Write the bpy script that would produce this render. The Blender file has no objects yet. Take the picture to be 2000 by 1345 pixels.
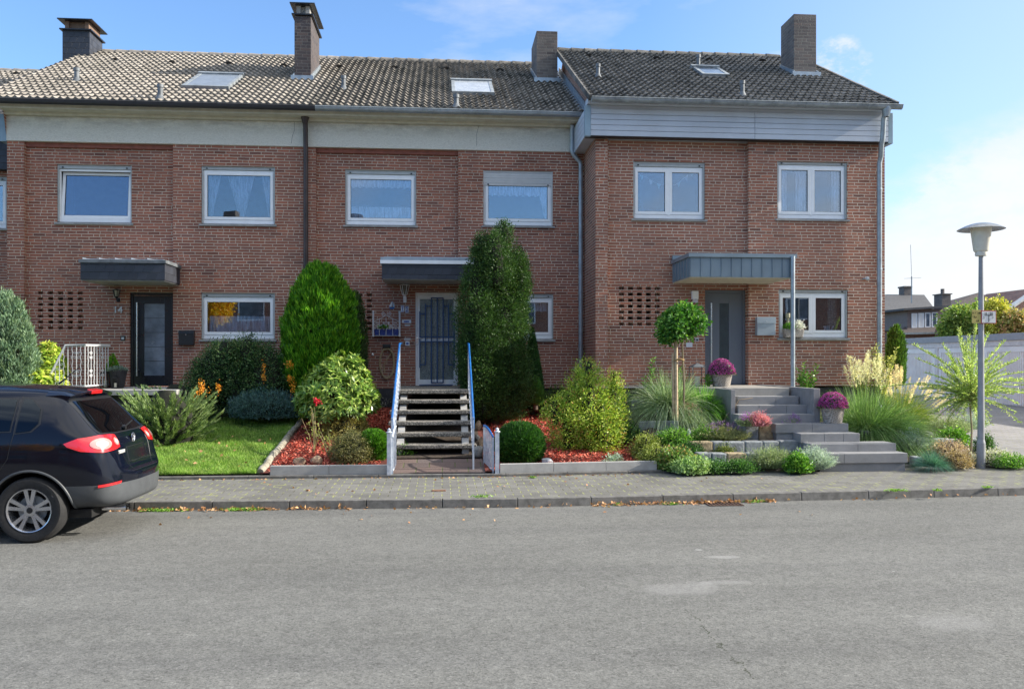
import bpy, bmesh, math, random
import numpy as np
from mathutils import Vector, Matrix, geometry
from mathutils.bvhtree import BVHTree
R = math.radians
sc = bpy.context.scene
COL = sc.collection
# ------------------------------------------------------------------ camera
TH = R(4.72); FPX = 1650.0; CAMH = 1.945; HY = 705.0
cd = bpy.data.cameras.new("camera"); cam = bpy.data.objects.new("camera", cd); COL.objects.link(cam)
cam.location = (0, 0, CAMH); cam.rotation_euler = (R(90), 0, -TH)
cd.sensor_width = 36; cd.lens = FPX / 2000 * 36; cd.shift_y = 32.5 / 2000
cd.clip_start = .1; cd.clip_end = 2000
sc.camera = cam
# ------------------------------------------------------------------ light
SUN_E = R(27); SUN_A = R(3.0)          # elevation, and how far the sun stands in front of the facades
S = Vector((math.cos(SUN_E) * math.cos(SUN_A), -math.cos(SUN_E) * math.sin(SUN_A), math.sin(SUN_E)))
ld = bpy.data.lights.new("sun", 'SUN'); ld.energy = 4.1; ld.angle = R(.6); ld.color = (1, .93, .82)
lo = bpy.data.objects.new("sun", ld); COL.objects.link(lo)
lo.rotation_euler = S.to_track_quat('Z', 'Y').to_euler(); lo.location = (30, 0, 30)
sc.view_settings.view_transform = 'Standard'; sc.view_settings.look = 'None'
sc.view_settings.gamma = 1; sc.view_settings.exposure = 1.22
w = bpy.data.worlds.new("World"); sc.world = w; w.use_nodes = True
nt = w.node_tree; nt.nodes.clear()
def N(nt, t, **k):
    n = nt.nodes.new(t)
    for a, b in k.items():
        if a.startswith('i_'):
            n.inputs[int(a[2:])].default_value = b
        else:
            setattr(n, a, b)
    return n
def L(nt, a, b): nt.links.new(a, b)
def ramp(nt, fac, stops, interp='LINEAR'):
    n = nt.nodes.new('ShaderNodeValToRGB'); cr = n.color_ramp; cr.interpolation = interp
    while len(cr.elements) > 1: cr.elements.remove(cr.elements[-1])
    cr.elements[0].position = stops[0][0]; cr.elements[0].color = tuple(stops[0][1]) + (1,)
    for p, c in stops[1:]:
        e = cr.elements.new(p); e.color = tuple(c) + (1,)
    L(nt, fac, n.inputs[0]); return n.outputs[0]
def mth(nt, op, a, b=None, c=None, clamp=False):
    n = nt.nodes.new('ShaderNodeMath'); n.operation = op; n.use_clamp = clamp
    for i, v in enumerate((a, b, c)):
        if v is None: continue
        if isinstance(v, (int, float)): n.inputs[i].default_value = v
        else: L(nt, v, n.inputs[i])
    return n.outputs[0]
def mixc(nt, f, a, b, blend='MIX'):
    n = nt.nodes.new('ShaderNodeMix'); n.data_type = 'RGBA'; n.blend_type = blend
    for i, v in ((0, f), (6, a), (7, b)):
        if isinstance(v, (int, float)): n.inputs[i].default_value = v
        elif isinstance(v, tuple): n.inputs[i].default_value = v + (1,) if len(v) == 3 else v
        else: L(nt, v, n.inputs[i])
    return n.outputs[2]
def noise(nt, vec, scale, detail=3, rough=.55, dist=0):
    n = nt.nodes.new('ShaderNodeTexNoise'); n.inputs['Scale'].default_value = scale
    n.inputs['Detail'].default_value = detail; n.inputs['Roughness'].default_value = rough
    n.inputs['Distortion'].default_value = dist
    if vec is not None: L(nt, vec, n.inputs['Vector'])
    return n.outputs[0]
sky = N(nt, 'ShaderNodeTexSky', sky_type='NISHITA', sun_disc=False, sun_elevation=SUN_E,
        sun_rotation=R(93), altitude=80, air_density=1.0, dust_density=.9, ozone_density=1.6)
tc = N(nt, 'ShaderNodeTexCoord')
mp = N(nt, 'ShaderNodeMapping'); mp.inputs['Scale'].default_value = (1, 1, 2.6); mp.inputs['Location'].default_value = (.35, .2, .1)
L(nt, tc.outputs['Generated'], mp.inputs[0])
sx = N(nt, 'ShaderNodeSeparateXYZ'); L(nt, tc.outputs['Generated'], sx.inputs[0])
n1 = noise(nt, mp.outputs[0], 1.7, 8, .58, .3)
# clouds gather low and towards the sun's side of the sky
low = mth(nt, 'MULTIPLY', mth(nt, 'SUBTRACT', .42, sx.outputs[2]), mth(nt, 'ADD', .12, mth(nt, 'MULTIPLY', sx.outputs[1], .14)))
side = mth(nt, 'MULTIPLY', mth(nt, 'SUBTRACT', sx.outputs[0], .22), .29)
over = mth(nt, 'MULTIPLY', mth(nt, 'MAXIMUM', mth(nt, 'SUBTRACT', sx.outputs[2], .42), 0), .75)   # cloud deck added above the view, as neutral fill for the shaded facades
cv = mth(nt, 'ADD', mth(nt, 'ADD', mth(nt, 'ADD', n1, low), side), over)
mpc = N(nt, 'ShaderNodeMapping'); mpc.inputs['Scale'].default_value = (1, 1, 1.7); L(nt, tc.outputs['Generated'], mpc.inputs[0]); nb_ = noise(nt, mpc.outputs[0], 17, 9, .66)
for (az, el, r0, k) in ((25.7, 17.5, 2.9, .27), (22.2, 18.0, 1.6, .16), (34.5, 7.0, 8.0, .13)):   # single cumulus heaps
    vd = N(nt, 'ShaderNodeVectorMath', operation='DOT_PRODUCT'); L(nt, tc.outputs['Generated'], vd.inputs[0]); vd.inputs[1].default_value = (math.sin(R(az)) * math.cos(R(el)), math.cos(R(az)) * math.cos(R(el)), math.sin(R(el)))
    mr = N(nt, 'ShaderNodeMapRange'); mr.interpolation_type = 'SMOOTHSTEP'; mr.inputs[1].default_value = math.cos(R(r0)); mr.inputs[2].default_value = math.cos(R(r0 * .25)); mr.inputs[4].default_value = k; L(nt, vd.outputs['Value'], mr.inputs[0])
    cv = mth(nt, 'ADD', cv, mth(nt, 'MULTIPLY', mr.outputs[0], ramp(nt, nb_, [(.36, (0,) * 3), (.62, (1.5,) * 3)])))
cloud = ramp(nt, cv, [(.50, (0, 0, 0)), (.57, (.28,) * 3), (.64, (.75,) * 3), (.76, (1,) * 3)])
n2 = noise(nt, mp.outputs[0], 3.5, 4, .5)
ccol = ramp(nt, n2, [(.3, (2.75, 2.95, 3.2)), (.7, (3.25, 3.3, 3.35))])
ccol = mixc(nt, 1, ccol, ramp(nt, sx.outputs[2], [(.42, (1, 1, 1)), (.62, (1.75, 1.72, 1.66))]), 'MULTIPLY')  # the added deck overhead is made brighter than the clouds in view
skyb = mixc(nt, 1.0, sky.outputs[0], (.62, .77, .94), 'MULTIPLY')
skyb = mixc(nt, ramp(nt, sx.outputs[0], [(.22, (0,) * 3), (.66, (.6,) * 3)]), skyb, (2.2, 2.65, 3.2))   # milky air towards the sun's side
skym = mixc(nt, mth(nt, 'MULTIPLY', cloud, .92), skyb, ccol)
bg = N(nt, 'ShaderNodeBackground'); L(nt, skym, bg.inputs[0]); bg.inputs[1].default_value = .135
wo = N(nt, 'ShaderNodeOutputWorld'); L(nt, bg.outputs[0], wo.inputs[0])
# ------------------------------------------------------------------ measuring: the photograph's lines give real positions on known planes
sT, cT = math.sin(TH), math.cos(TH)
def ray(px, py):
    a = (px - 1000) / FPX; return (sT + cT * a, cT - sT * a, (HY - py) / FPX)
def P(px, py, Y):
    r = ray(px, py); t = Y / r[1]; return Vector((r[0] * t, Y, CAMH + r[2] * t))
def XP(px, Y): return P(px, 500, Y).x
def ZP(px, py, Y): return P(px, py, Y).z
def D(px, py, d):
    r = ray(px, py); return Vector((r[0] * d, r[1] * d, CAMH + r[2] * d))
def lerp_tab(x, tab):
    if x <= tab[0][0]: return tab[0][1]
    for (a, b), (c, d) in zip(tab, tab[1:]):
        if x <= c: return b + (d - b) * (x - a) / (c - a)
    return tab[-1][1]
def yk(x): return lerp_tab(x, [(-30, 11.5), (-6, 11.42), (1, 11.2), (8.4, 11.6), (30, 13)])      # road edge / kerb
def yg(x): return lerp_tab(x, [(-30, 13.5), (-4.4, 13.42), (1, 13.34), (9.2, 14.03), (30, 15.8)])  # garden edge
def slope(x): return lerp_tab(x, [(3.3, .135), (3.7, .40), (7.3, .40), (8.3, .26), (9.6, .08)])
def hz(x, y): return min(.19 + slope(x) * max(0, y - yg(x)), lerp_tab(x, [(3.3, 1.0), (3.8, 1.2), (7.9, 1.2), (9.6, .4)]))
def place(px, py):
    r = ray(px, py); t = 12.9
    while t < 19.5:
        X, Y, Z = r[0] * t, r[1] * t, CAMH + r[2] * t
        if Z <= hz(X, Y): break
        t += .02
    return Vector((X, Y, hz(X, Y)))
# ------------------------------------------------------------------ object helpers
ORG = {}
def tag(o, label=None, cat=None, group=None, kind=None):
    if label: o['label'] = label
    if cat: o['category'] = cat
    if group: o['group'] = group
    if kind: o['kind'] = kind
    return o
def thing(name, loc, label, cat, group=None):
    o = bpy.data.objects.new(name, None); COL.objects.link(o); o.location = loc; o.empty_display_size = .2
    ORG[o] = Vector(loc); return tag(o, label, cat, group)
def link(name, me, mat, parent=None, smooth=False):
    if mat is not None:
        for m in (mat if isinstance(mat, (list, tuple)) else [mat]): me.materials.append(m)
    if smooth and len(me.polygons): me.polygons.foreach_set('use_smooth', [True] * len(me.polygons))
    o = bpy.data.objects.new(name, me); COL.objects.link(o)
    if parent is not None:
        o.parent = parent; org = ORG.get(parent, Vector((0, 0, 0)))
        me.transform(Matrix.Translation(-org)); ORG[o] = org
    me.update(); return o
def np_mesh(name, V, F):
    """V (n,3); F (m,k) with constant k"""
    me = bpy.data.meshes.new(name); V = np.asarray(V, dtype=np.float32); F = np.asarray(F, dtype=np.int32)
    me.vertices.add(len(V)); me.vertices.foreach_set('co', V.ravel())
    k = F.shape[1]; me.loops.add(F.size); me.loops.foreach_set('vertex_index', F.ravel())
    me.polygons.add(len(F)); me.polygons.foreach_set('loop_start', np.arange(0, F.size, k, dtype=np.int32))
    me.update(calc_edges=True); me.validate(); return me
class MB:
    def __init__(s): s.v = []; s.f = []; s.m = []; s.mi = 0
    def add(s, vs, fs):
        b = len(s.v); s.v += [tuple(p) for p in vs]
        for f in fs: s.f.append([b + i for i in f]); s.m.append(s.mi)
        return s
    def box(s, x0, x1, y0, y1, z0, z1):
        return s.add([(x0, y0, z0), (x1, y0, z0), (x1, y1, z0), (x0, y1, z0), (x0, y0, z1), (x1, y0, z1), (x1, y1, z1), (x0, y1, z1)],
                     [(3, 2, 1, 0), (4, 5, 6, 7), (0, 1, 5, 4), (1, 2, 6, 5), (2, 3, 7, 6), (3, 0, 4, 7)])
    def quad(s, *p): return s.add(p, [tuple(range(len(p)))])
    def prism(s, poly, vec):
        n = len(poly); v = Vector(vec); a = [Vector(p) for p in poly]
        return s.add(a + [p + v for p in a], [tuple(range(n)), tuple(range(2 * n - 1, n - 1, -1))] +
                     [(i, (i + 1) % n, n + (i + 1) % n, n + i) for i in range(n)])
    def obox(s, c, ax, ay, az):
        c, ax, ay, az = map(Vector, (c, ax, ay, az)); v = []
        for k in (-1, 1):
            for i, j in ((-1, -1), (1, -1), (1, 1), (-1, 1)): v.append(c + ax * i / 2 + ay * j / 2 + az * k / 2)
        return s.add(v, [(3, 2, 1, 0), (4, 5, 6, 7), (0, 1, 5, 4), (1, 2, 6, 5), (2, 3, 7, 6), (3, 0, 4, 7)])
    def bar(s, a, b, w, h=None):
        a, b = Vector(a), Vector(b); d = (b - a)
        u = d.cross(Vector((0, 0, 1)));
        if u.length < 1e-5: u = Vector((1, 0, 0))
        u.normalize(); n = u.cross(d).normalized(); return s.obox((a + b) / 2, d, u * w, n * (h or w))
    def tube(s, pts, r, n=8, cap=True):
        pts = [Vector(p) for p in pts]; m = len(pts); rs = r if isinstance(r, (list, tuple)) else [r] * m
        vs = []; prev = None
        for i, p in enumerate(pts):
            t = (pts[min(i + 1, m - 1)] - pts[max(i - 1, 0)])
            if t.length < 1e-9: t = Vector((0, 0, 1))
            t.normalize()
            if prev is None:
                u = t.cross(Vector((0, 0, 1)));
                if u.length < 1e-3: u = t.cross(Vector((0, 1, 0)))
            else: u = prev - t * prev.dot(t)
            u.normalize(); prev = u; q = t.cross(u)
            for k in range(n):
                a = 2 * math.pi * k / n; vs.append(p + (u * math.cos(a) + q * math.sin(a)) * rs[i])
        fs = [(i * n + k, i * n + (k + 1) % n, (i + 1) * n + (k + 1) % n, (i + 1) * n + k) for i in range(m - 1) for k in range(n)]
        if cap: fs += [tuple(range(n - 1, -1, -1)), tuple(range((m - 1) * n, m * n))]
        return s.add(vs, fs)
    def lathe(s, c, prof, n=24, axis='z'):
        c = Vector(c); vs = []
        for r, h in prof:
            for k in range(n):
                a = 2 * math.pi * k / n; x, y = r * math.cos(a), r * math.sin(a)
                vs.append(c + (Vector((x, y, h)) if axis == 'z' else Vector((x, h, y)) if axis == 'y' else Vector((h, x, y))))
        m = len(prof)
        return s.add(vs, [(i * n + k, i * n + (k + 1) % n, (i + 1) * n + (k + 1) % n, (i + 1) * n + k) for i in range(m - 1) for k in range(n)])
    def mesh(s, name):
        me = bpy.data.meshes.new(name); me.from_pydata(s.v, [], s.f)
        me.polygons.foreach_set('material_index', s.m); me.update(); return me
    def build(s, name, mat, parent=None, smooth=False, bevel=0, fix=True):
        me = s.mesh(name)
        if fix:
            bm = bmesh.new(); bm.from_mesh(me); bmesh.ops.recalc_face_normals(bm, faces=bm.faces); bm.to_mesh(me); bm.free()
        o = link(name, me, mat, parent, smooth)
        if bevel:
            b = o.modifiers.new('bevel', 'BEVEL'); b.width = bevel; b.segments = 2; b.limit_method = 'ANGLE'; b.angle_limit = R(40)
        if smooth and not bevel:
            try: me.set_sharp_from_angle(angle=R(42))
            except Exception: pass
        return o
def text(name, body, size, loc, mat, parent, rot=(R(90), 0, 0), ext=.004, align='CENTER', bold=0):
    c = bpy.data.curves.new(name, 'FONT'); c.body = body; c.size = size; c.extrude = ext; c.align_x = align; c.offset = bold
    o = bpy.data.objects.new('tmp', c); COL.objects.link(o)
    dg = bpy.context.evaluated_depsgraph_get(); me = bpy.data.meshes.new_from_object(o.evaluated_get(dg))
    bpy.data.objects.remove(o); me.transform(Matrix.Translation(loc) @ Matrix.Rotation(rot[2], 4, 'Z') @ Matrix.Rotation(rot[0], 4, 'X'))
    me.materials.clear(); return link(name, me, mat, parent)
# ------------------------------------------------------------------ materials
def newmat(name):
    m = bpy.data.materials.new(name); m.use_nodes = True; nt = m.node_tree; nt.nodes.clear()
    o = N(nt, 'ShaderNodeOutputMaterial'); b = N(nt, 'ShaderNodeBsdfPrincipled'); L(nt, b.outputs[0], o.inputs[0])
    g = N(nt, 'ShaderNodeNewGeometry'); return m, nt, b, g, o
def bump(nt, b, h, strength=.5, dist=.01):
    n = N(nt, 'ShaderNodeBump'); n.inputs['Strength'].default_value = strength; n.inputs['Distance'].default_value = dist
    L(nt, h, n.inputs['Height']); L(nt, n.outputs[0], b.inputs['Normal'])
def pm(name, col, rough=.6, metal=0, var=.12, vs=6, bs=0, bscale=60, col2=None, spec=.5, coat=0, em=0):
    m, nt, b, g, o = newmat(name)
    n = noise(nt, g.outputs['Position'], vs, 5, .6)
    c2 = col2 or tuple(max(0, c * (1 - var * 2)) for c in col); c1 = col if col2 else tuple(min(1, c * (1 + var)) for c in col)
    L(nt, ramp(nt, n, [(.3, c1), (.7, c2)]), b.inputs['Base Color'])
    b.inputs['Metallic'].default_value = metal; b.inputs['Specular IOR Level'].default_value = spec
    r = ramp(nt, noise(nt, g.outputs['Position'], vs * 2.3, 4), [(.3, (max(0, rough - .06),) * 3), (.7, (min(1, rough + .1),) * 3)])
    L(nt, r, b.inputs['Roughness']); b.inputs['Coat Weight'].default_value = coat
    if coat: b.inputs['Coat Roughness'].default_value = .02
    if bs: bump(nt, b, noise(nt, g.outputs['Position'], bscale, 4), bs, .01)
    return m
def brickmat(name, cA, cB, cC, mortar, H=.0625, W=.25, dirt=.5):
    m, nt, b, g, o = newmat(name)
    s = N(nt, 'ShaderNodeSeparateXYZ'); L(nt, g.outputs['Position'], s.inputs[0])
    wob = noise(nt, g.outputs['Position'], 9, 2)
    wobz = mth(nt, 'MULTIPLY', mth(nt, 'SUBTRACT', wob, .5), .008)
    z = mth(nt, 'DIVIDE', mth(nt, 'ADD', s.outputs[2], wobz), H)
    row = mth(nt, 'FLOOR', z); fz = mth(nt, 'FRACT', z)
    wn = N(nt, 'ShaderNodeTexWhiteNoise', noise_dimensions='1D'); L(nt, row, wn.inputs['W'])
    u = mth(nt, 'DIVIDE', mth(nt, 'ADD', mth(nt, 'ADD', s.outputs[0], s.outputs[1]), wobz), W)
    u = mth(nt, 'ADD', u, mth(nt, 'ADD', mth(nt, 'MULTIPLY', row, .5), mth(nt, 'MULTIPLY', wn.outputs[0], .34)))
    cid = mth(nt, 'FLOOR', u); fu = mth(nt, 'FRACT', u)
    cb = N(nt, 'ShaderNodeCombineXYZ'); L(nt, cid, cb.inputs[0]); L(nt, row, cb.inputs[1])
    w2 = N(nt, 'ShaderNodeTexWhiteNoise', noise_dimensions='2D'); L(nt, cb.outputs[0], w2.inputs['Vector'])
    # some bricks are two headers: joint in the middle
    half = mth(nt, 'LESS_THAN', w2.outputs['Value'], .13)
    fu2 = mth(nt, 'FRACT', mth(nt, 'MULTIPLY', fu, 2)); jw = .0118
    eu = mth(nt, 'MULTIPLY', mth(nt, 'MINIMUM', fu, mth(nt, 'SUBTRACT', 1, fu)), W)
    eu2 = mth(nt, 'MULTIPLY', mth(nt, 'MINIMUM', fu2, mth(nt, 'SUBTRACT', 1, fu2)), W / 2)
    eu2 = mth(nt, 'ADD', eu2, mth(nt, 'MULTIPLY', mth(nt, 'SUBTRACT', 1, half), 1))
    ez = mth(nt, 'MULTIPLY', mth(nt, 'MINIMUM', fz, mth(nt, 'SUBTRACT', 1, fz)), H)
    e = mth(nt, 'MINIMUM', mth(nt, 'MINIMUM', eu, eu2), ez)
    rag = mth(nt, 'MULTIPLY', mth(nt, 'SUBTRACT', noise(nt, g.outputs['Position'], 60, 3), .5), .004)
    e = mth(nt, 'ADD', e, rag)
    msk = N(nt, 'ShaderNodeMapRange'); msk.inputs[1].default_value = jw * .42; msk.inputs[2].default_value = jw * .72
    L(nt, e, msk.inputs[0]); mask = msk.outputs[0]
    col = ramp(nt, w2.outputs['Value'], [(0, cA), (.3, cB), (.6, cC), (.8, cA), (1, cB)])
    sep = N(nt, 'ShaderNodeSeparateColor'); L(nt, w2.outputs['Color'], sep.inputs[0])
    dk = ramp(nt, sep.outputs[1], [(0, (.62, .62, .66)), (.14, (.95,) * 3), (.8, (1.03,) * 3), (.97, (1.22, 1.12, 1.06))])
    col = mixc(nt, 1, col, dk, 'MULTIPLY')
    fine = ramp(nt, noise(nt, g.outputs['Position'], 55, 4, .65), [(.3, (.8,) * 3), (.7, (1.15,) * 3)])
    col = mixc(nt, 1, col, fine, 'MULTIPLY')
    mo = mixc(nt, ramp(nt, noise(nt, g.outputs['Position'], 1.3, 5), [(.35, (0,) * 3), (.65, (1,) * 3)]), mortar, tuple(c * .72 for c in mortar))
    col = mixc(nt, mask, mo, col)
    # soot and damp in broad soft stains
    st = N(nt, 'ShaderNodeMapping'); st.inputs['Scale'].default_value = (1, 1, .45); L(nt, g.outputs['Position'], st.inputs[0])
    stain = ramp(nt, noise(nt, st.outputs[0], .9, 6, .62), [(.36, (1 - .32 * dirt,) * 3), (.56, (1,) * 3), (.75, (1.06, 1.04, 1.02))])
    col = mixc(nt, 1, col, stain, 'MULTIPLY')
    L(nt, col, b.inputs['Base Color']); b.inputs['Roughness'].default_value = .85; b.inputs['Specular IOR Level'].default_value = .25
    hgt = mth(nt, 'ADD', mask, mth(nt, 'MULTIPLY', noise(nt, g.outputs['Position'], 45, 4, .7), .5))
    bump(nt, b, hgt, .7, .006); return m
LEAFK = 1.5
def leafmat(name, c1, c2, c3=None, trans=.3, rough=.5, clump=3.0):
    m, nt, b, g, o = newmat(name); c3 = c3 or c2
    rnd = g.outputs['Random Per Island']; c1, c2, c3 = [tuple(min(.8, v * LEAFK) for v in c) for c in (c1, c2, c3)]
    col = ramp(nt, rnd, [(0, tuple(c * .62 for c in c1)), (.35, c1), (.7, c2), (1, c3)])
    cl = ramp(nt, noise(nt, g.outputs['Position'], clump, 3), [(.3, (.68,) * 3), (.7, (1.25,) * 3)])
    col = mixc(nt, 1, col, cl, 'MULTIPLY'); L(nt, col, b.inputs['Base Color'])
    b.inputs['Roughness'].default_value = rough; b.inputs['Specular IOR Level'].default_value = .35
    t = N(nt, 'ShaderNodeBsdfTranslucent'); L(nt, mixc(nt, 1, col, (1.25, 1.3, .7), 'MULTIPLY'), t.inputs[0])
    mx = N(nt, 'ShaderNodeMixShader'); mx.inputs[0].default_value = trans
    L(nt, b.outputs[0], mx.inputs[1]); L(nt, t.outputs[0], mx.inputs[2]); L(nt, mx.outputs[0], o.inputs[0]); return m
def glassmat(name, tint=(.9, .95, 1), base=.09, refl=(.85, .92, 1)):
    m, nt, b, g, o = newmat(name); nt.nodes.remove(b)
    lw = N(nt, 'ShaderNodeFresnel'); lw.inputs[0].default_value = 1.5
    f = mth(nt, 'ADD', mth(nt, 'MULTIPLY', lw.outputs[0], 1.3), base, clamp=True)
    gl = N(nt, 'ShaderNodeBsdfGlossy'); gl.inputs['Roughness'].default_value = .0; gl.inputs[0].default_value = refl + (1,)
    bp = N(nt, 'ShaderNodeBump'); bp.inputs['Strength'].default_value = .12; bp.inputs['Distance'].default_value = .01
    L(nt, noise(nt, g.outputs['Position'], 1.6, 1), bp.inputs['Height']); L(nt, bp.outputs[0], gl.inputs['Normal'])
    tr = N(nt, 'ShaderNodeBsdfTransparent'); tr.inputs[0].default_value = tint + (1,)
    mx = N(nt, 'ShaderNodeMixShader'); L(nt, f, mx.inputs[0]); L(nt, tr.outputs[0], mx.inputs[1]); L(nt, gl.outputs[0], mx.inputs[2])
    L(nt, mx.outputs[0], o.inputs[0]); return m
M = {}
M['brick'] = brickmat('red_brown_brick', (.36, .142, .092), (.305, .119, .08), (.26, .116, .088), (.62, .51, .40))
M['brick3'] = brickmat('brown_brick', (.37, .16, .104), (.315, .135, .092), (.285, .132, .096), (.64, .54, .43), dirt=.35)
M['dbrick'] = brickmat('dark_chimney_brick', (.085, .072, .075), (.10, .082, .08), (.07, .062, .068), (.16, .15, .145), H=.075, W=.25)
M['gbrick'] = brickmat('grey_chimney_brick', (.19, .165, .15), (.155, .135, .128), (.14, .12, .115), (.22, .21, .19), H=.075, W=.22)
M['fbrick'] = brickmat('far_house_brick', (.24, .12, .09), (.2, .1, .08), (.22, .12, .1), (.36, .3, .26), H=.075)
M['plinth'] = pm('plinth_tar', (.045, .045, .05), .8, bs=.4)
M['white'] = pm('white_plastic', (.86, .87, .88), .35, var=.03)
M['wgrey'] = pm('grey_trim', (.42, .44, .43), .4, var=.06)
M['slatw'] = pm('shutter_slats', (.55, .55, .54), .45, var=.04)
M['sill'] = pm('stone_sill', (.32, .32, .31), .6, var=.15, bs=.2)
M['alu'] = pm('zinc', (.36, .41, .45), .42, .55, var=.12)
M['zinc2'] = pm('weathered_zinc', (.30, .33, .35), .5, .3, var=.2)
M['dgutter'] = pm('dark_gutter', (.035, .035, .042), .45, var=.1)
M['brown'] = pm('brown_pipe', (.055, .035, .032), .4, var=.25, vs=3)
M['black'] = pm('black_metal', (.012, .013, .015), .35, var=.1)
M['slate'] = None
M['concrete'] = pm('concrete', (.36, .35, .33), .85, var=.14, bs=.5, bscale=90)
M['dkerb'] = pm('old_kerb_stone', (.16, .155, .145), .9, var=.22, vs=9, bs=.7, bscale=120)
M['steel'] = pm('brushed_steel', (.62, .62, .62), .28, 1, var=.03)
M['chrome'] = pm('chrome', (.8, .8, .82), .08, 1, var=.01)
M['glass'] = glassmat('window_glass')
M['glassup'] = glassmat('window_glass_upper', base=.13)
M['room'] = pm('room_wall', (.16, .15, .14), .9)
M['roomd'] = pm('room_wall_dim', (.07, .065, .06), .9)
M['lace'] = pm('net_curtain', (.62, .66, .72), .8, var=.05)
M['earth'] = pm('soil', (.06, .042, .03), .95, var=.3, vs=18, bs=.9, bscale=50)
M['wood'] = pm('pale_wood', (.50, .38, .24), .7, var=.2, vs=12, bs=.3)
M['bark'] = pm('bark', (.12, .085, .06), .9, var=.25, vs=20, bs=.6)
M['red'] = pm('red_enamel', (.45, .03, .03), .4)
M['rust'] = pm('rust_red_beam', (.26, .085, .055), .75, var=.15, vs=8)
def slate(name, col, sw=.19, sh=.15):
    m, nt, b, g, o = newmat(name)
    s = N(nt, 'ShaderNodeSeparateXYZ'); L(nt, g.outputs['Position'], s.inputs[0])
    z = mth(nt, 'DIVIDE', s.outputs[2], sh); row = mth(nt, 'FLOOR', z); fz = mth(nt, 'FRACT', z)
    sl = mth(nt, 'MULTIPLY', mth(nt, 'POWER', mth(nt, 'SUBTRACT', 1, fz), 2), .25)
    u = mth(nt, 'ADD', mth(nt, 'ADD', mth(nt, 'DIVIDE', mth(nt, 'ADD', s.outputs[0], s.outputs[1]), sw), mth(nt, 'MULTIPLY', row, .37)), sl)
    fu = mth(nt, 'FRACT', u); cid = mth(nt, 'FLOOR', u)
    cb = N(nt, 'ShaderNodeCombineXYZ'); L(nt, cid, cb.inputs[0]); L(nt, row, cb.inputs[1])
    w2 = N(nt, 'ShaderNodeTexWhiteNoise', noise_dimensions='2D'); L(nt, cb.outputs[0], w2.inputs['Vector'])
    e = mth(nt, 'MINIMUM', mth(nt, 'MULTIPLY', fu, sw), mth(nt, 'MULTIPLY', fz, sh))
    mr = N(nt, 'ShaderNodeMapRange'); mr.inputs[1].default_value = .003; mr.inputs[2].default_value = .009; L(nt, e, mr.inputs[0])
    c = ramp(nt, w2.outputs['Value'], [(0, tuple(k * .75 for k in col)), (1, tuple(k * 1.3 for k in col))])
    L(nt, mixc(nt, mr.outputs[0], tuple(k * .35 for k in col), c), b.inputs['Base Color']); b.inputs['Roughness'].default_value = .55
    hh = mth(nt, 'ADD', mr.outputs[0], mth(nt, 'MULTIPLY', mth(nt, 'SUBTRACT', fu, fz), .8)); bump(nt, b, hh, .6, .008); return m
M['slate'] = slate('slate_cladding', (.028, .032, .044))
def tilemat(name, cA, cB, cM, moss=.5):
    m, nt, b, g, o = newmat(name); rnd = g.outputs['Random Per Island']
    base = ramp(nt, rnd, [(0, cA), (.5, cB), (1, tuple(c * 1.18 for c in cA))])
    n = noise(nt, g.outputs['Position'], 7, 6, .68); n2 = noise(nt, g.outputs['Position'], .8, 4)
    k = ramp(nt, mth(nt, 'ADD', mth(nt, 'MULTIPLY', n, .7), mth(nt, 'MULTIPLY', n2, .3)), [(.44, (0,) * 3), (.62, (moss,) * 3)])
    L(nt, mixc(nt, k, base, cM), b.inputs['Base Color']); b.inputs['Roughness'].default_value = .8; b.inputs['Specular IOR Level'].default_value = .3
    bump(nt, b, noise(nt, g.outputs['Position'], 60, 4), .5, .01); return m
M['tile'] = tilemat('weathered_roof_tile', (.31, .28, .245), (.245, .22, .19), (.095, .09, .075), .6)
M['tile2'] = tilemat('mossy_roof_tile', (.27, .24, .205), (.20, .18, .155), (.035, .037, .032), .85)
M['tile3'] = tilemat('dark_roof_tile', (.19, .18, .165), (.13, .125, .115), (.03, .03, .027), .85)
M['ftile'] = tilemat('far_roof_tile', (.11, .11, .115), (.09, .09, .095), (.05, .05, .05), .5)
M['ftile2'] = tilemat('far_brown_roof', (.10, .08, .075), (.08, .065, .06), (.05, .04, .04), .5)
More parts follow.
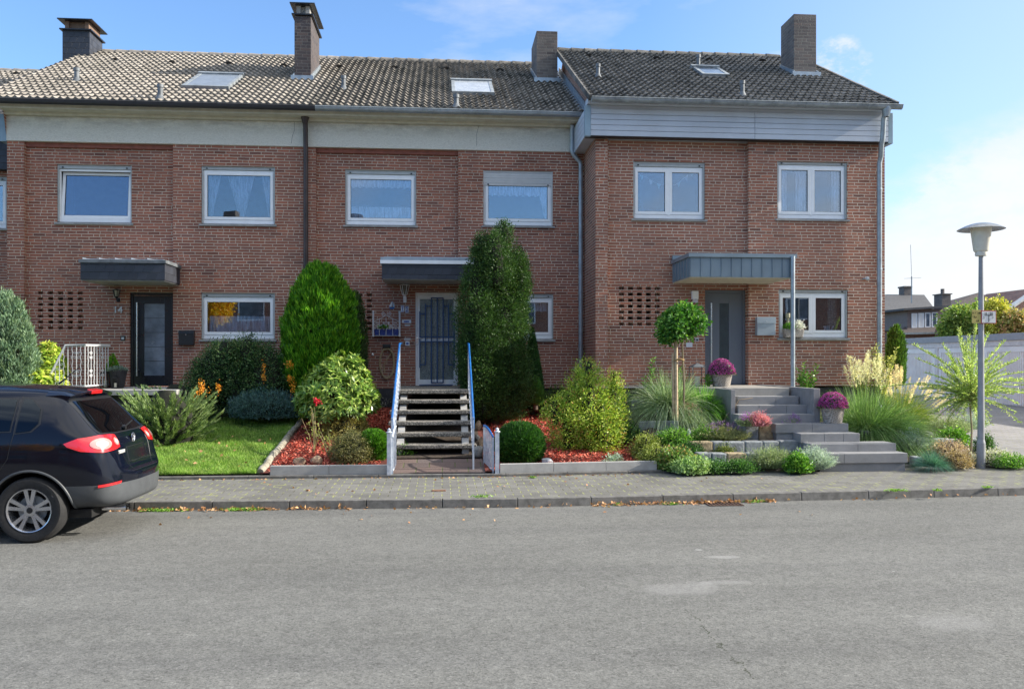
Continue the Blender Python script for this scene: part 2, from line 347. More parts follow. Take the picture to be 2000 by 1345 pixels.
# ------------------------------------------------------------------ ground, road, pavement
def strip_mesh(xs, f0, f1, z, ny=1):
    V = []; F = []
    for i, x in enumerate(xs):
        a, b = f0(x), f1(x)
        for j in range(ny + 1):
            y = a + (b - a) * j / ny; V.append((x, y, z(x, y) if callable(z) else z))
    for i in range(len(xs) - 1):
        for j in range(ny):
            k = i * (ny + 1) + j; F.append((k, k + ny + 1, k + ny + 2, k + 1))
    return np_mesh('m', V, F)
def surf(name, xs, f0, f1, z, mat, ny=1, kind='structure', smooth=False):
    o = link(name, strip_mesh(xs, f0, f1, z, ny), mat, None, smooth); o['kind'] = kind; return o
def asphalt():
    m, nt, b, g, o = newmat('asphalt'); p = g.outputs['Position']
    vo = N(nt, 'ShaderNodeTexVoronoi'); vo.inputs['Scale'].default_value = 105; L(nt, p, vo.inputs['Vector'])
    vo2 = N(nt, 'ShaderNodeTexVoronoi'); vo2.inputs['Scale'].default_value = 48; L(nt, p, vo2.inputs['Vector'])
    sc1 = N(nt, 'ShaderNodeSeparateColor'); L(nt, vo.outputs['Color'], sc1.inputs[0])
    sc2 = N(nt, 'ShaderNodeSeparateColor'); L(nt, vo2.outputs['Color'], sc2.inputs[0])
    v = mth(nt, 'ADD', mth(nt, 'MULTIPLY', sc1.outputs[0], .6), mth(nt, 'MULTIPLY', sc2.outputs[0], .4))
    c = ramp(nt, v, [(0, (.075, .075, .070)), (.3, (.132, .132, .124)), (.55, (.160, .160, .150)), (.8, (.188, .187, .176)), (1, (.25, .248, .232))])
    st = N(nt, 'ShaderNodeMapping'); st.inputs['Scale'].default_value = (.35, 1, 1); L(nt, p, st.inputs[0])
    big = ramp(nt, noise(nt, st.outputs[0], .7, 6, .6), [(.32, (.84,) * 3), (.55, (1,) * 3), (.72, (1.12,) * 3)])
    c = mixc(nt, 1, c, big, 'MULTIPLY')
    med = ramp(nt, noise(nt, p, 7, 5, .7), [(.34, (.86,) * 3), (.66, (1.08,) * 3)]); c = mixc(nt, 1, c, med, 'MULTIPLY')
    bd = N(nt, 'ShaderNodeMapping'); bd.inputs['Scale'].default_value = (.05, 1.5, 1); L(nt, p, bd.inputs[0])
    c = mixc(nt, 1, c, ramp(nt, noise(nt, bd.outputs[0], 1, 4, .55), [(.34, (.90, .90, .91)), (.5, (1,) * 3), (.66, (1.06, 1.06, 1.055))]), 'MULTIPLY')
    # scuffed pale spots worn into the surface
    dist = noise(nt, p, 3.5, 4, .6)
    for (x, y, rx, ry, k) in [tuple(list(place0(1340, 1148)[:2]) + [.42, .2, .26]), tuple(list(place0(1405, 1087)[:2]) + [.17, .07, .5]), tuple(list(place0(1860, 1215)[:2]) + [.36, .22, .2]),
                              tuple(list(place0(1365, 1073)[:2]) + [.05, .03, .8]), tuple(list(place0(290, 1237)[:2]) + [.012, .012, .9]), tuple(list(place0(1745, 1115)[:2]) + [.02, .015, .9]), tuple(list(place0(1420, 1137)[:2]) + [.28, .08, .28])]:
        mpn = N(nt, 'ShaderNodeMapping', vector_type='POINT'); mpn.inputs['Location'].default_value = (-x / rx, -y / ry, 0)
        mpn.inputs['Scale'].default_value = (1 / rx, 1 / ry, 0); L(nt, p, mpn.inputs[0])
        ln = N(nt, 'ShaderNodeVectorMath', operation='LENGTH'); L(nt, mpn.outputs[0], ln.inputs[0])
        d = mth(nt, 'ADD', ln.outputs['Value'], mth(nt, 'MULTIPLY', mth(nt, 'SUBTRACT', dist, .5), 2.2))
        f = ramp(nt, d, [(.55, (k,) * 3), (1.0, (0,) * 3)]); c = mixc(nt, f, c, (.33, .325, .32))
    # one thin crack
    a, bb = place0(1340, 1190), place0(1480, 1330)
    dx, dy = bb.x - a.x, bb.y - a.y; l = math.hypot(dx, dy); ux, uy = dx / l, dy / l
    s = N(nt, 'ShaderNodeSeparateXYZ'); L(nt, p, s.inputs[0])
    X = mth(nt, 'SUBTRACT', s.outputs[0], a.x); Y = mth(nt, 'SUBTRACT', s.outputs[1], a.y)
    al = mth(nt, 'ADD', mth(nt, 'MULTIPLY', X, ux), mth(nt, 'MULTIPLY', Y, uy))
    ac = mth(nt, 'ADD', mth(nt, 'MULTIPLY', X, -uy), mth(nt, 'MULTIPLY', Y, ux))
    ac = mth(nt, 'ABSOLUTE', mth(nt, 'ADD', ac, mth(nt, 'MULTIPLY', mth(nt, 'SUBTRACT', noise(nt, p, 5, 4, .7), .5), .3)))
    inl = mth(nt, 'MULTIPLY', mth(nt, 'GREATER_THAN', al, 0), mth(nt, 'LESS_THAN', al, l))
    gap = mth(nt, 'GREATER_THAN', noise(nt, p, 9, 2), .47)
    ck = mth(nt, 'MULTIPLY', mth(nt, 'MULTIPLY', mth(nt, 'LESS_THAN', ac, .006), inl), gap)
    c = mixc(nt, mth(nt, 'MULTIPLY', ck, .85), c, (.03, .035, .02)); L(nt, c, b.inputs['Base Color'])
    b.inputs['Roughness'].default_value = .88; b.inputs['Specular IOR Level'].default_value = .3
    bump(nt, b, mth(nt, 'ADD', mth(nt, 'MULTIPLY', sc1.outputs[1], .7), mth(nt, 'MULTIPLY', sc2.outputs[1], .6)), .55, .006); return m
def place0(px, py, z=0):
    r = ray(px, py); t = (z - CAMH) / r[2]; return Vector((r[0] * t, r[1] * t, z))
def paving(name, rw, rl, c1, c2, moss, joint, ang=0, mossk=.62, off=.5):
    m, nt, b, g, o = newmat(name)
    mp = N(nt, 'ShaderNodeMapping'); mp.inputs['Rotation'].default_value = (0, 0, ang); L(nt, g.outputs['Position'], mp.inputs[0])
    s = N(nt, 'ShaderNodeSeparateXYZ'); L(nt, mp.outputs[0], s.inputs[0])
    wob = mth(nt, 'MULTIPLY', mth(nt, 'SUBTRACT', noise(nt, mp.outputs[0], 7, 3), .5), .012)
    v = mth(nt, 'DIVIDE', mth(nt, 'ADD', s.outputs[1], wob), rw); row = mth(nt, 'FLOOR', v); fv = mth(nt, 'FRACT', v)
    u = mth(nt, 'ADD', mth(nt, 'DIVIDE', mth(nt, 'ADD', s.outputs[0], wob), rl), mth(nt, 'MULTIPLY', row, off)); fu = mth(nt, 'FRACT', u); cid = mth(nt, 'FLOOR', u)
    cb = N(nt, 'ShaderNodeCombineXYZ'); L(nt, cid, cb.inputs[0]); L(nt, row, cb.inputs[1])
    w2 = N(nt, 'ShaderNodeTexWhiteNoise', noise_dimensions='2D'); L(nt, cb.outputs[0], w2.inputs['Vector'])
    eu = mth(nt, 'MULTIPLY', mth(nt, 'MINIMUM', fu, mth(nt, 'SUBTRACT', 1, fu)), rl)
    ev = mth(nt, 'MULTIPLY', mth(nt, 'MINIMUM', fv, mth(nt, 'SUBTRACT', 1, fv)), rw)
    c = mixc(nt, w2.outputs['Value'], c1, c2)
    c = mixc(nt, 1, c, ramp(nt, noise(nt, g.outputs['Position'], 60, 4, .7), [(.3, (.75,) * 3), (.7, (1.2,) * 3)]), 'MULTIPLY')
    c = mixc(nt, 1, c, ramp(nt, noise(nt, g.outputs['Position'], 1.1, 5), [(.35, (.84,) * 3), (.65, (1.08,) * 3)]), 'MULTIPLY')
    jv = mth(nt, 'LESS_THAN', ev, .0035); ju = mth(nt, 'LESS_THAN', eu, .0095)
    c = mixc(nt, mth(nt, 'MULTIPLY', jv, .75), c, joint)
    nm = noise(nt, g.outputs['Position'], 4.5, 3); nm2 = noise(nt, g.outputs['Position'], .9, 2)
    mo = ramp(nt, mth(nt, 'ADD', mth(nt, 'MULTIPLY', nm, .65), mth(nt, 'MULTIPLY', nm2, .35)), [(.43, joint), (.50, moss)])
    c = mixc(nt, mth(nt, 'MULTIPLY', ju, .95), c, mo)
    nz = ramp(nt, nm, [(.0, (0,) * 3), (mossk, (0,) * 3), (mossk + .04, (.8,) * 3)])
    near = mth(nt, 'LESS_THAN', mth(nt, 'MINIMUM', eu, ev), .022)
    c = mixc(nt, mth(nt, 'MULTIPLY', near, nz), c, moss)
    L(nt, c, b.inputs['Base Color']); b.inputs['Roughness'].default_value = .9; b.inputs['Specular IOR Level'].default_value = .25
    e = N(nt, 'ShaderNodeMapRange'); e.inputs[1].default_value = 0; e.inputs[2].default_value = .01; L(nt, mth(nt, 'MINIMUM', eu, ev), e.inputs[0])
    bump(nt, b, mth(nt, 'ADD', e.outputs[0], mth(nt, 'MULTIPLY', noise(nt, g.outputs['Position'], 120, 3), .6)), .6, .006); return m
M['asphalt'] = asphalt()
M['pave'] = paving('grey_paving', .165, .245, (.19, .186, .172), (.145, .142, .132), (.27, .28, .12), (.10, .095, .07))
M['pavered'] = paving('red_brown_slabs', .32, .42, (.17, .12, .105), (.125, .10, .095), (.10, .11, .05), (.04, .035, .03), mossk=.9)
M['court'] = paving('court_paving', .2, .4, (.27, .265, .255), (.235, .23, .225), (.2, .2, .08), (.12, .115, .1), ang=.25, mossk=.8)
xs = [-60, -30, -20, -12, -6, -4.4, -2, 0, 1, 3, 5, 8.4, 9.2, 12, 20, 30, 60]
surf('ground', [-400, 400], lambda x: -300, lambda x: 700, -.06, pm('far_ground', (.10, .11, .06), .95, var=.3, vs=.3))
surf('road', xs, lambda x: -9.0, yk, 0, M['asphalt'])
surf('sidewalk', xs, lambda x: yk(x) + .12, lambda x: yg(x) + .0, lambda x, y: .105 + .008 * (y - yk(x)), M['pave'], 2)
surf('opposite_sidewalk', [-60, 60], lambda x: -12.5, lambda x: -9, .1, M['pave'])
kb = MB(); rnd = random.Random(3); x = -30.0
while x < 30:
    a, b_ = x + .004, x + .996
    kb.add([(a, yk(a), -.02), (b_, yk(b_), -.02), (b_, yk(b_) + .125, -.02), (a, yk(a) + .125, -.02),
            (a, yk(a) + .012, .112 + rnd.uniform(-.003, .003)), (b_, yk(b_) + .012, .112), (b_, yk(b_) + .125, .113), (a, yk(a) + .125, .113)],
           [(3, 2, 1, 0), (4, 5, 6, 7), (0, 1, 5, 4), (1, 2, 6, 5), (2, 3, 7, 6), (3, 0, 4, 7)]); x += 1
kb.build('kerb', M['dkerb'], bevel=.008)['kind'] = 'structure'
kb = MB(); x = -30.0
while x < 10.2:
    a, b_ = x + .003, x + .997
    kb.add([(a, yg(a) - .03, 0), (b_, yg(b_) - .03, 0), (b_, yg(b_) + .05, 0), (a, yg(a) + .05, 0),
            (a, yg(a) - .03, .165), (b_, yg(b_) - .03, .165), (b_, yg(b_) + .05, .17), (a, yg(a) + .05, .17)],
           [(3, 2, 1, 0), (4, 5, 6, 7), (0, 1, 5, 4), (1, 2, 6, 5), (2, 3, 7, 6), (3, 0, 4, 7)]); x += 1
kb.build('garden_kerb', M['dkerb'], bevel=.006)['kind'] = 'structure'
def rng_x(a, b, n): return [a + (b - a) * i / n for i in range(n + 1)]
M['lawnsoil'] = pm('lawn_base', (.05, .085, .02), .95, var=.35, vs=9, bs=.8)
M['mulchbase'] = pm('mulch_base', (.16, .035, .022), .95, var=.4, vs=25, bs=1, bscale=60)
surf('lawn', rng_x(-20, -2.84, 40), lambda x: yg(x) + .05, lambda x: 20.5, hz, M['lawnsoil'], 12, smooth=True)
surf('mulch_bed', rng_x(-2.84, -.9, 10), lambda x: yg(x) + .05, lambda x: 19, hz, M['mulchbase'], 12)
surf('mulch_bed', rng_x(.68, 3.45, 12), lambda x: yg(x) + .05, lambda x: 19, hz, M['mulchbase'], 12)
surf('garden_soil', rng_x(-.9, .68, 3), lambda x: 14.3, lambda x: 19, hz, M['earth'], 8)
surf('garden_soil', rng_x(3.45, 10.2, 24), lambda x: yg(x) + .05, lambda x: 19, hz, M['earth'], 14)
surf('garden_path', rng_x(-.9, .68, 3), lambda x: yg(x) + .045, lambda x: 14.62, lambda x, y: .175 + .13 * (y - 13.38), M['pavered'], 3)
CZ = lambda x, y: .13 + .006 * max(0, y - 13.5) + .0105 * max(0, y - 13.5)
surf('courtyard', [10.2, 12, 16, 22, 34, 60], lambda x: yg(x), lambda x: 46, CZ, M['court'], 8)
# ------------------------------------------------------------------ roofs
class Roof:
    def __init__(s, Ye, Ze, Yr, Zr):
        s.a = Vector((0, Ye, Ze)); d = Vector((0, Yr - Ye, Zr - Ze)); s.len = d.length; s.d = d.normalized()
        s.n = Vector((0, -s.d.z, s.d.y)); s.k = (Zr - Ze) / (Yr - Ye); s.Yr, s.Zr = Yr, Zr
    def pos(s, X, t, h=0): p = s.a + s.d * t + s.n * h; return Vector((X, p.y, p.z))
    def hit(s, px, py):
        r = Vector(ray(px, py)); o = Vector((0, 0, CAMH)); t = (s.a - o).dot(s.n) / r.dot(s.n); p = o + r * t
        return p.x, (p - s.a).dot(s.d), p
def tiles(name, rf, x0, x1, mat, parent, tw=.150, th=.295, amp=.042, holes=()):
    nc = int(round((x1 - x0) / tw)); tw = (x1 - x0) / nc; nr = int(math.ceil(rf.len / th)); th = rf.len / nr
    us = np.array([0, .12, .25, .38, .5, .65, .82, 1.0]); pr = amp * np.array([.35, .78, 1, .80, .35, .05, .0, .33])
    k = len(us); V = []; F = []; rs = np.random.RandomState(5)
    for j in range(nr):
        for i in range(nc):
            xc = x0 + (i + .5) * tw; tcn = (j + .5) * th
            if any(a < xc < b and c < tcn < d for a, b, c, d in holes): continue
            dz = rs.uniform(-.004, .004); dt = rs.uniform(-.006, .006); b0 = len(V)
            for (t, h) in ((j * th - .03 + dt, .004), (j * th - .03 + dt, .052), (j * th + th * .5, .02), ((j + 1) * th - .0, .006)):
                for u, p in zip(us, pr): V.append(tuple(rf.pos(x0 + (i + u) * tw, t, p + h + dz)))
            for r_ in range(3):
                for c in range(k - 1):
                    a = b0 + r_ * k + c; F.append((a, a + 1, a + k + 1, a + k))
    me = np_mesh(name, V, F); o = link(name, me, mat, parent, True)
    try: me.set_sharp_from_angle(angle=R(50))
    except Exception: pass
    return o
def ridge_tiles(rf, x0, x1, mat, parent):
    mb = MB(); x = x0; n = int(round((x1 - x0) / .36)); st = (x1 - x0) / n
    for i in range(n):
        xa = x0 + i * st; r0, r1 = .125, .105; vs = []
        for (xx, r) in ((xa, r0), (xa + st + .03, r1)):
            for k in range(9):
                a = math.pi * (k / 8) * 1.1 - .157; vs.append((xx, rf.Yr + r * 1.05 * math.cos(a), rf.Zr - .015 + r * math.sin(a)))
        mb.add(vs, [(k, k + 1, k + 10, k + 9) for k in range(8)] + [tuple(range(9))])
    return mb.build('ridge_tiles', mat, parent, True, fix=False)
def gutter(x0, x1, y, z, r, mat, parent, ribs=True, rib=None):
    mb = MB(); n = 8
    for (a, b) in ((x0, x1),):
        vs = []
        for xx in (a, b):
            for k in range(n + 1):
                t = math.pi + math.pi * k / n; vs.append((xx, y + r * math.cos(t), z + r * 1.15 * math.sin(t)))
        vs2 = [(vx, y + (vy - y) * .93, z + (vz - z) * .93 + .0) for vx, vy, vz in vs]; m = n + 1
        mb.add(vs, [(k, k + 1, m + k + 1, m + k) for k in range(n)] + [tuple(range(m)), tuple(range(2 * m - 1, m - 1, -1))])
    mb.tube([(x0, y - r, z + .004), (x1, y - r, z + .004)], .011, 6)
    if ribs:
        x = x0 + .5
        while x < x1 - .2:
            vs = []
            for dx in (-.012, .012):
                for k in range(n + 1):
                    t = math.pi + math.pi * k / n; vs.append((x + dx, y + (r + .006) * math.cos(t), z + (r + .006) * 1.15 * math.sin(t)))
            m = n + 1; mb.add(vs, [(k, k + 1, m + k + 1, m + k) for k in range(n)] + [tuple(range(m)), tuple(range(2 * m - 1, m - 1, -1))]); x += .66
    return mb.build('gutter', mat, parent, True)
def chimney(parent, rf, pxl, pxr, pyb, pyt, pxs, mat, Y=None):
    X_, t_, p = rf.hit((pxl + pxr) / 2, pyb); Y = Y or p.y
    x0, x1 = XP(pxl, Y), XP(pxr, Y); z1 = ZP((pxl + pxr) / 2, pyt, Y)
    ex = x1 if pxs > pxr else x0; r = ray(pxs, 500); Yb = ex / (r[0] / r[1]); Yb = min(max(Yb, Y + .45), Y + 1.4)
    mb = MB(); zb = p.z - 1; mb.box(x0, x1, Y, Yb, zb, z1)
    o = mb.build('chimney', mat, parent, bevel=.008)
    f = MB(); f.box(x0 - .07, x1 + .07, Y - .10, Y - .004, p.z - .06, p.z + .10)
    zz = p.z + (Yb - Y) * rf.k
    for sx, e in ((-1, x0), (1, x1)):
        f.prism([(e, Y - .06, p.z - .03), (e, Yb, zz), (e, Yb, zz + .13), (e, Y - .06, p.z + .13)], (sx * .03, 0, 0))
    f.build('flashing', M['alu'], o)
    return o, (x0, x1, Y, Yb, z1)
def chimney_cap(o, b, brick):
    x0, x1, Y, Yb, z = b; e = .06
    m = MB(); m.box(x0 - e, x1 + e, Y - e, Yb + e, z + .002, z + .035)
    m.box(x0 - e - .04, x1 + e + .04, Y - e - .04, Yb + e + .04, z + .26, z + .285); m.build('cover_plate', M['black'], o)
    k = MB()
    for xa, xb in ((x0 + .04, x0 + .14), (x1 - .14, x1 - .04)): k.box(xa, xb, Y + .05, Yb - .05, z + .036, z + .258)
    k.box(x0 + .14, x1 - .14, Y + .12, Y + .2, z + .036, z + .258); k.build('flue_block', brick, o)
def vent_pipe(rf, px, pyt, pyb, r, mat, parent):
    X, t, p = rf.hit(px, pyb); h = ZP(px, pyt, p.y) - p.z
    m = MB(); m.tube([p - Vector((0, 0, .1)), p + Vector((0, 0, h))], r, 12); m.tube([p + Vector((0, 0, h - .04)), p + Vector((0, 0, h + .03))], r * 1.25, 12)
    o = m.build('vent_pipe', mat, parent, True)
    f = MB(); f.lathe(p + Vector((0, 0, -.02)), [(r * 2.3, 0), (r * 1.7, .05), (r * 1.1, .12)], 14); f.build('collar', M['zincd'], o, True)
def skylight(rf, px0, px1, pyt, pyb, parent, pane, lift=.09):
    xm = (px0 + px1) / 2; ta, tb = rf.hit(xm, pyb)[1], rf.hit(xm, pyt)[1]; ym = (pyt + pyb) / 2
    xa, xb = rf.hit(px0, ym)[0], rf.hit(px1, ym)[0]; m = MB(); fw = .075
    def bx(x0, x1, t0, t1, h0, h1): m.prism([rf.pos(x0, t0, h0), rf.pos(x1, t0, h0), rf.pos(x1, t0, h1), rf.pos(x0, t0, h1)], rf.d * (t1 - t0))
    bx(xa, xa + fw, ta, tb, -.02, lift); bx(xb - fw, xb, ta, tb, -.02, lift); bx(xa + fw, xb - fw, ta, ta + fw, -.02, lift); bx(xa - .02, xb + .02, tb - fw, tb + .06, -.02, lift + .03)
    o = m.build('skylight', M['zinc2'], parent)
    q = MB(); q.prism([rf.pos(xa + fw, ta + fw, lift - .03), rf.pos(xb - fw, ta + fw, lift - .03), rf.pos(xb - fw, ta + fw, lift - .01), rf.pos(xa + fw, ta + fw, lift - .01)], rf.d * (tb - ta - 2 * fw))
    q.build('pane', pane, o); return (xa + .02, xb - .02, ta + .02, tb - .02)
def vent_tiles(rf, pts, mat, parent):
    for px, py in pts:
        X, t, p = rf.hit(px, py); m = MB(); vs = []
        for tt, r in ((t - .08, .085), (t + .14, .02)):
            for k in range(7):
                a = math.pi * k / 6; vs.append(rf.pos(X + r * 1.3 * math.cos(a), tt, .03 + r * math.sin(a)))
        m.add(vs, [(k, k + 1, k + 8, k + 7) for k in range(6)] + [tuple(range(7))]); m.build('vent_tile', mat, parent)
# ------------------------------------------------------------------ walls, windows, doors
def wall(mb, Y, x0, x1, z0, z1, holes=(), depth=.13):
    xs_ = sorted({x0, x1, *[h[0] for h in holes], *[h[1] for h in holes]}); zs = sorted({z0, z1, *[h[2] for h in holes], *[h[3] for h in holes]})
    for a, b in zip(xs_, xs_[1:]):
        for c, d in zip(zs, zs[1:]):
            mx, mz = (a + b) / 2, (c + d) / 2
            if any(h[0] < mx < h[1] and h[2] < mz < h[3] for h in holes): continue
            mb.quad((a, Y, c), (b, Y, c), (b, Y, d), (a, Y, d))
    for h in holes:
        a, b, c, d = h[:4]; dp = h[4] if len(h) > 4 else depth; Z = Y + dp
        mb.quad((a, Y, c), (a, Y, d), (a, Z, d), (a, Z, c)); mb.quad((b, Y, c), (b, Z, c), (b, Z, d), (b, Y, d))
        mb.quad((a, Y, c), (a, Z, c), (b, Z, c), (b, Y, c)); mb.quad((a, Y, d), (b, Y, d), (b, Z, d), (a, Z, d))
        if len(h) > 5: mb.quad((a, Z, c), (b, Z, c), (b, Z, d), (a, Z, d))
def curtain(x0, x1, z0, z1, Y, parent, n=40, amp=.018, wave=.07, mat=None, scallop=0, x0b=None, x1b=None, seed=1, name='curtain'):
    rs = random.Random(seed); V = []; F = []; ph = [rs.uniform(0, 6) for _ in range(3)]; x0b = x0 if x0b is None else x0b; x1b = x1 if x1b is None else x1b; nr = 6
    for j in range(nr + 1):
        t = j / nr; a, b = x0b + (x0 - x0b) * t, x1b + (x1 - x1b) * t
        for i in range(n + 1):
            u = i / n; x = a + (b - a) * u; q = x0 + (x1 - x0) * u
            y = Y + amp * (math.sin(q / wave * 6.28 + ph[0]) + .5 * math.sin(q / wave * 2.9 + ph[1]))
            z = z0 + (z1 - z0) * t
            if j == 0 and scallop: z += scallop * abs(math.sin(q / wave * 1.57))
            V.append((x, y, z))
    for j in range(nr):
        for i in range(n): k = j * (n + 1) + i; F.append((k, k + 1, k + n + 2, k + n + 1))
    return link(name, np_mesh('c', V, F), mat or M['lace'], parent, True)
def lacemat(name, col, alpha):
    m, nt, b, g, o = newmat(name); L(nt, ramp(nt, noise(nt, g.outputs['Position'], 30, 3), [(.3, tuple(c * .75 for c in col)), (.7, col)]), b.inputs['Base Color']); b.inputs['Roughness'].default_value = .9
    t = N(nt, 'ShaderNodeBsdfTransparent'); mx = N(nt, 'ShaderNodeMixShader')
    mp = N(nt, 'ShaderNodeMapping'); mp.inputs['Scale'].default_value = (1, 1, .12); L(nt, g.outputs['Position'], mp.inputs[0])
    L(nt, ramp(nt, noise(nt, mp.outputs[0], 26, 3, .6), [(.36, (alpha * .45,) * 3), (.6, (alpha,) * 3)]), mx.inputs[0]); L(nt, t.outputs[0], mx.inputs[1]); L(nt, b.outputs[0], mx.inputs[2]); L(nt, mx.outputs[0], o.inputs[0]); return m
M['sheer'] = lacemat('sheer_curtain', (.85, .88, .92), .9)
M['lacew'] = lacemat('lace_curtain', (.9, .92, .95), 1.0)
def frame(mb, x0, x1, z0, z1, y0, y1, wd, wb=None):
    wb = wb or wd; mb.box(x0, x0 + wd, y0, y1, z0, z1); mb.box(x1 - wd, x1, y0, y1, z0, z1)
    mb.box(x0 + wd, x1 - wd, y0, y1, z0, z0 + wb); mb.box(x0 + wd, x1 - wd, y0, y1, z1 - wd, z1)
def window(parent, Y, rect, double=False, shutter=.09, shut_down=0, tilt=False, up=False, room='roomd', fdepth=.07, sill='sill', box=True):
    x0, x1, z0, z1 = rect; g = M['glassup' if up else 'glass']
    ya = Y + fdepth; m = MB(); frame(m, x0 + .002, x1 - .002, z0 + .03, z1 - shutter, ya, ya + .06, .045, .085)
    wn = m.build('window', M['white'], parent, bevel=.004)
    if shutter:
        s = MB(); n = max(1, int((shutter + shut_down) / .05)); hh = (shutter + shut_down) / n
        for i in range(n): s.box(x0 + .03, x1 - .03, ya - .03 + (.004 if i % 2 else 0), ya - .004, z1 - (i + 1) * hh + .004, z1 - i * hh)
        s.box(x0 + .004, x0 + .03, ya - .045, ya - .002, z0 + .03, z1 - .003); s.box(x1 - .03, x1 - .004, ya - .045, ya - .002, z0 + .03, z1 - .003)
        so = s.build('roller_shutter', M['slatw'] if shut_down else M['wgrey'], wn)
        for xx in (x0 + .11, x1 - .11): t = MB(); t.box(xx - .018, xx + .018, ya - .045, ya - .031, z1 - shutter - shut_down + .015, z1 - shutter - shut_down + .04); t.build('shutter_stop', M['black'], so)
    zt = z1 - shutter - .045; zb = z0 + .115; xa, xb = x0 + .047, x1 - .047
    spans = [(xa, xb)] if not double else [(xa, (xa + xb) / 2 - .01), ((xa + xb) / 2 + .01, xb)]
    if double:
        q = MB(); q.box((xa + xb) / 2 - .03, (xa + xb) / 2 + .03, ya - .008, ya + .04, zb - .02, zt + .02); q.build('mullion', M['white'], wn, bevel=.003)
    for a, b in spans:
        q = MB(); frame(q, a + .004, b - .004, zb + .002, zt - .002, ya - .012, ya + .045, .062)
        gq = MB(); gq.box(a + .066, b - .066, ya + .014, ya + .02, zb + .064, zt - .064)
        gb = MB(); frame(gb, a + .0655, b - .0655, zb + .0635, zt - .0635, ya + .0, ya + .022, .007)
        if tilt:
            for mm in (q, gq, gb): mm.v = [(vx, vy + .10 * (vz - zb) / (zt - zb) + .02, vz) for vx, vy, vz in mm.v]
        so = q.build('sash', M['white'], wn, bevel=.004); gq.build('pane', g, so); gb.build('seal', M['black'], so)
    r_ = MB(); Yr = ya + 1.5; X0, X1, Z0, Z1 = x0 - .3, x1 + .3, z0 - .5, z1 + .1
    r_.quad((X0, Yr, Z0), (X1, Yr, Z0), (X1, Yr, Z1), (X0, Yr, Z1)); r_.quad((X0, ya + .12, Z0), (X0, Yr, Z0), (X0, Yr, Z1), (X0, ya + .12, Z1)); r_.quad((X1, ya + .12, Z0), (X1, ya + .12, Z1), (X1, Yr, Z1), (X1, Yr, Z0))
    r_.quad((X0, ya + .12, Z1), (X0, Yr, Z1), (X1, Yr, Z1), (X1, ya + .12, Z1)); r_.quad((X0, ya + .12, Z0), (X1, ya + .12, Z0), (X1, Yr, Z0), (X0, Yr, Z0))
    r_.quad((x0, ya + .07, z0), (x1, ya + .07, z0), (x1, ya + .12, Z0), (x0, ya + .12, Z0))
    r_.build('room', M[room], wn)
    s = MB(); s.prism([(x0 - .04, Y - .05, z0 - .035), (x0 - .04, Y + .10, z0 - .035), (x0 - .04, Y + .10, z0 + .028), (x0 - .04, Y - .05, z0 + .002)], (x1 - x0 + .08, 0, 0))
    s.build('sill', M[sill], wn, bevel=.004); return wn, ya
Y2, Y3, YR = 18.8, 17.35, .12
ZT2, ZT3 = 6.63, 6.57
def rect(px0, px1, pyt, pyb, Y):
    pm_ = (px0 + px1) / 2; return (XP(px0, Y), XP(px1, Y), ZP(pm_, pyb, Y), ZP(pm_, pyt, Y))
def screen(pxs, pys, Y):
    out = []; H = .0625; z0 = round(ZP((pxs[0] + pxs[-1]) / 2, pys[1], Y) / H) * H; x0 = XP(pxs[0], Y); st = (XP(pxs[1], Y) - x0) / (len(pxs) * 0 + 4)
    for i in range(5):
        for j in range(7):
            x = x0 + i * st; z = z0 + j * 2 * H; out.append((x, x + .108, z + .003, z + H - .003 + .006, .30 if 0 < i < 4 and 0 < j < 6 else .10, 1))
    return out
def pilaster_walls(mb, secs, z0, z1):
    """secs: (x0,x1,Y,holes); returns joined by returns"""
    for i, (a, b, Y, h) in enumerate(secs):
        wall(mb, Y, a, b, z0, z1, h)
        if i: pa = secs[i - 1][2]; mb.quad((a, pa, z0), (a, Y, z0), (a, Y, z1), (a, pa, z1))
def shell(mb, x0, x1, Y, rf, z0, zt, left=True, right=True):
    Yb = 2 * rf.Yr - rf.a.y; ze = rf.a.z - .12; zr = rf.Zr - .1; ye = rf.a.y + .25
    for on, x in ((left, x0), (right, x1)):
        if on: mb.add([(x, Y, z0), (x, Y, zt), (x, ye, ze + .1), (x, rf.Yr, zr), (x, Yb, ze), (x, Yb, z0)], [(0, 1, 2, 3, 4, 5)])
    mb.quad((x0, Yb, z0), (x1, Yb, z0), (x1, Yb, ze), (x0, Yb, ze))
    mb.quad((x0, rf.Yr, zr), (x1, rf.Yr, zr), (x1, Yb, ze), (x0, Yb, ze))
    mb.quad((x0, rf.a.y + .02, rf.a.z - .03), (x1, rf.a.y + .02, rf.a.z - .03), (x1, rf.Yr, rf.Zr - .03), (x0, rf.Yr, rf.Zr - .03))
M['zincd'] = pm('dull_zinc', (.15, .165, .18), .6, .2, var=.2)
roof12 = Roof(18.35, 7.38, 24.0, 10.38); roof0 = Roof(19.85, 7.30, 25.5, 10.28); roof3 = Roof(16.93, 7.27, 22.0, 10.06)
stucco = None
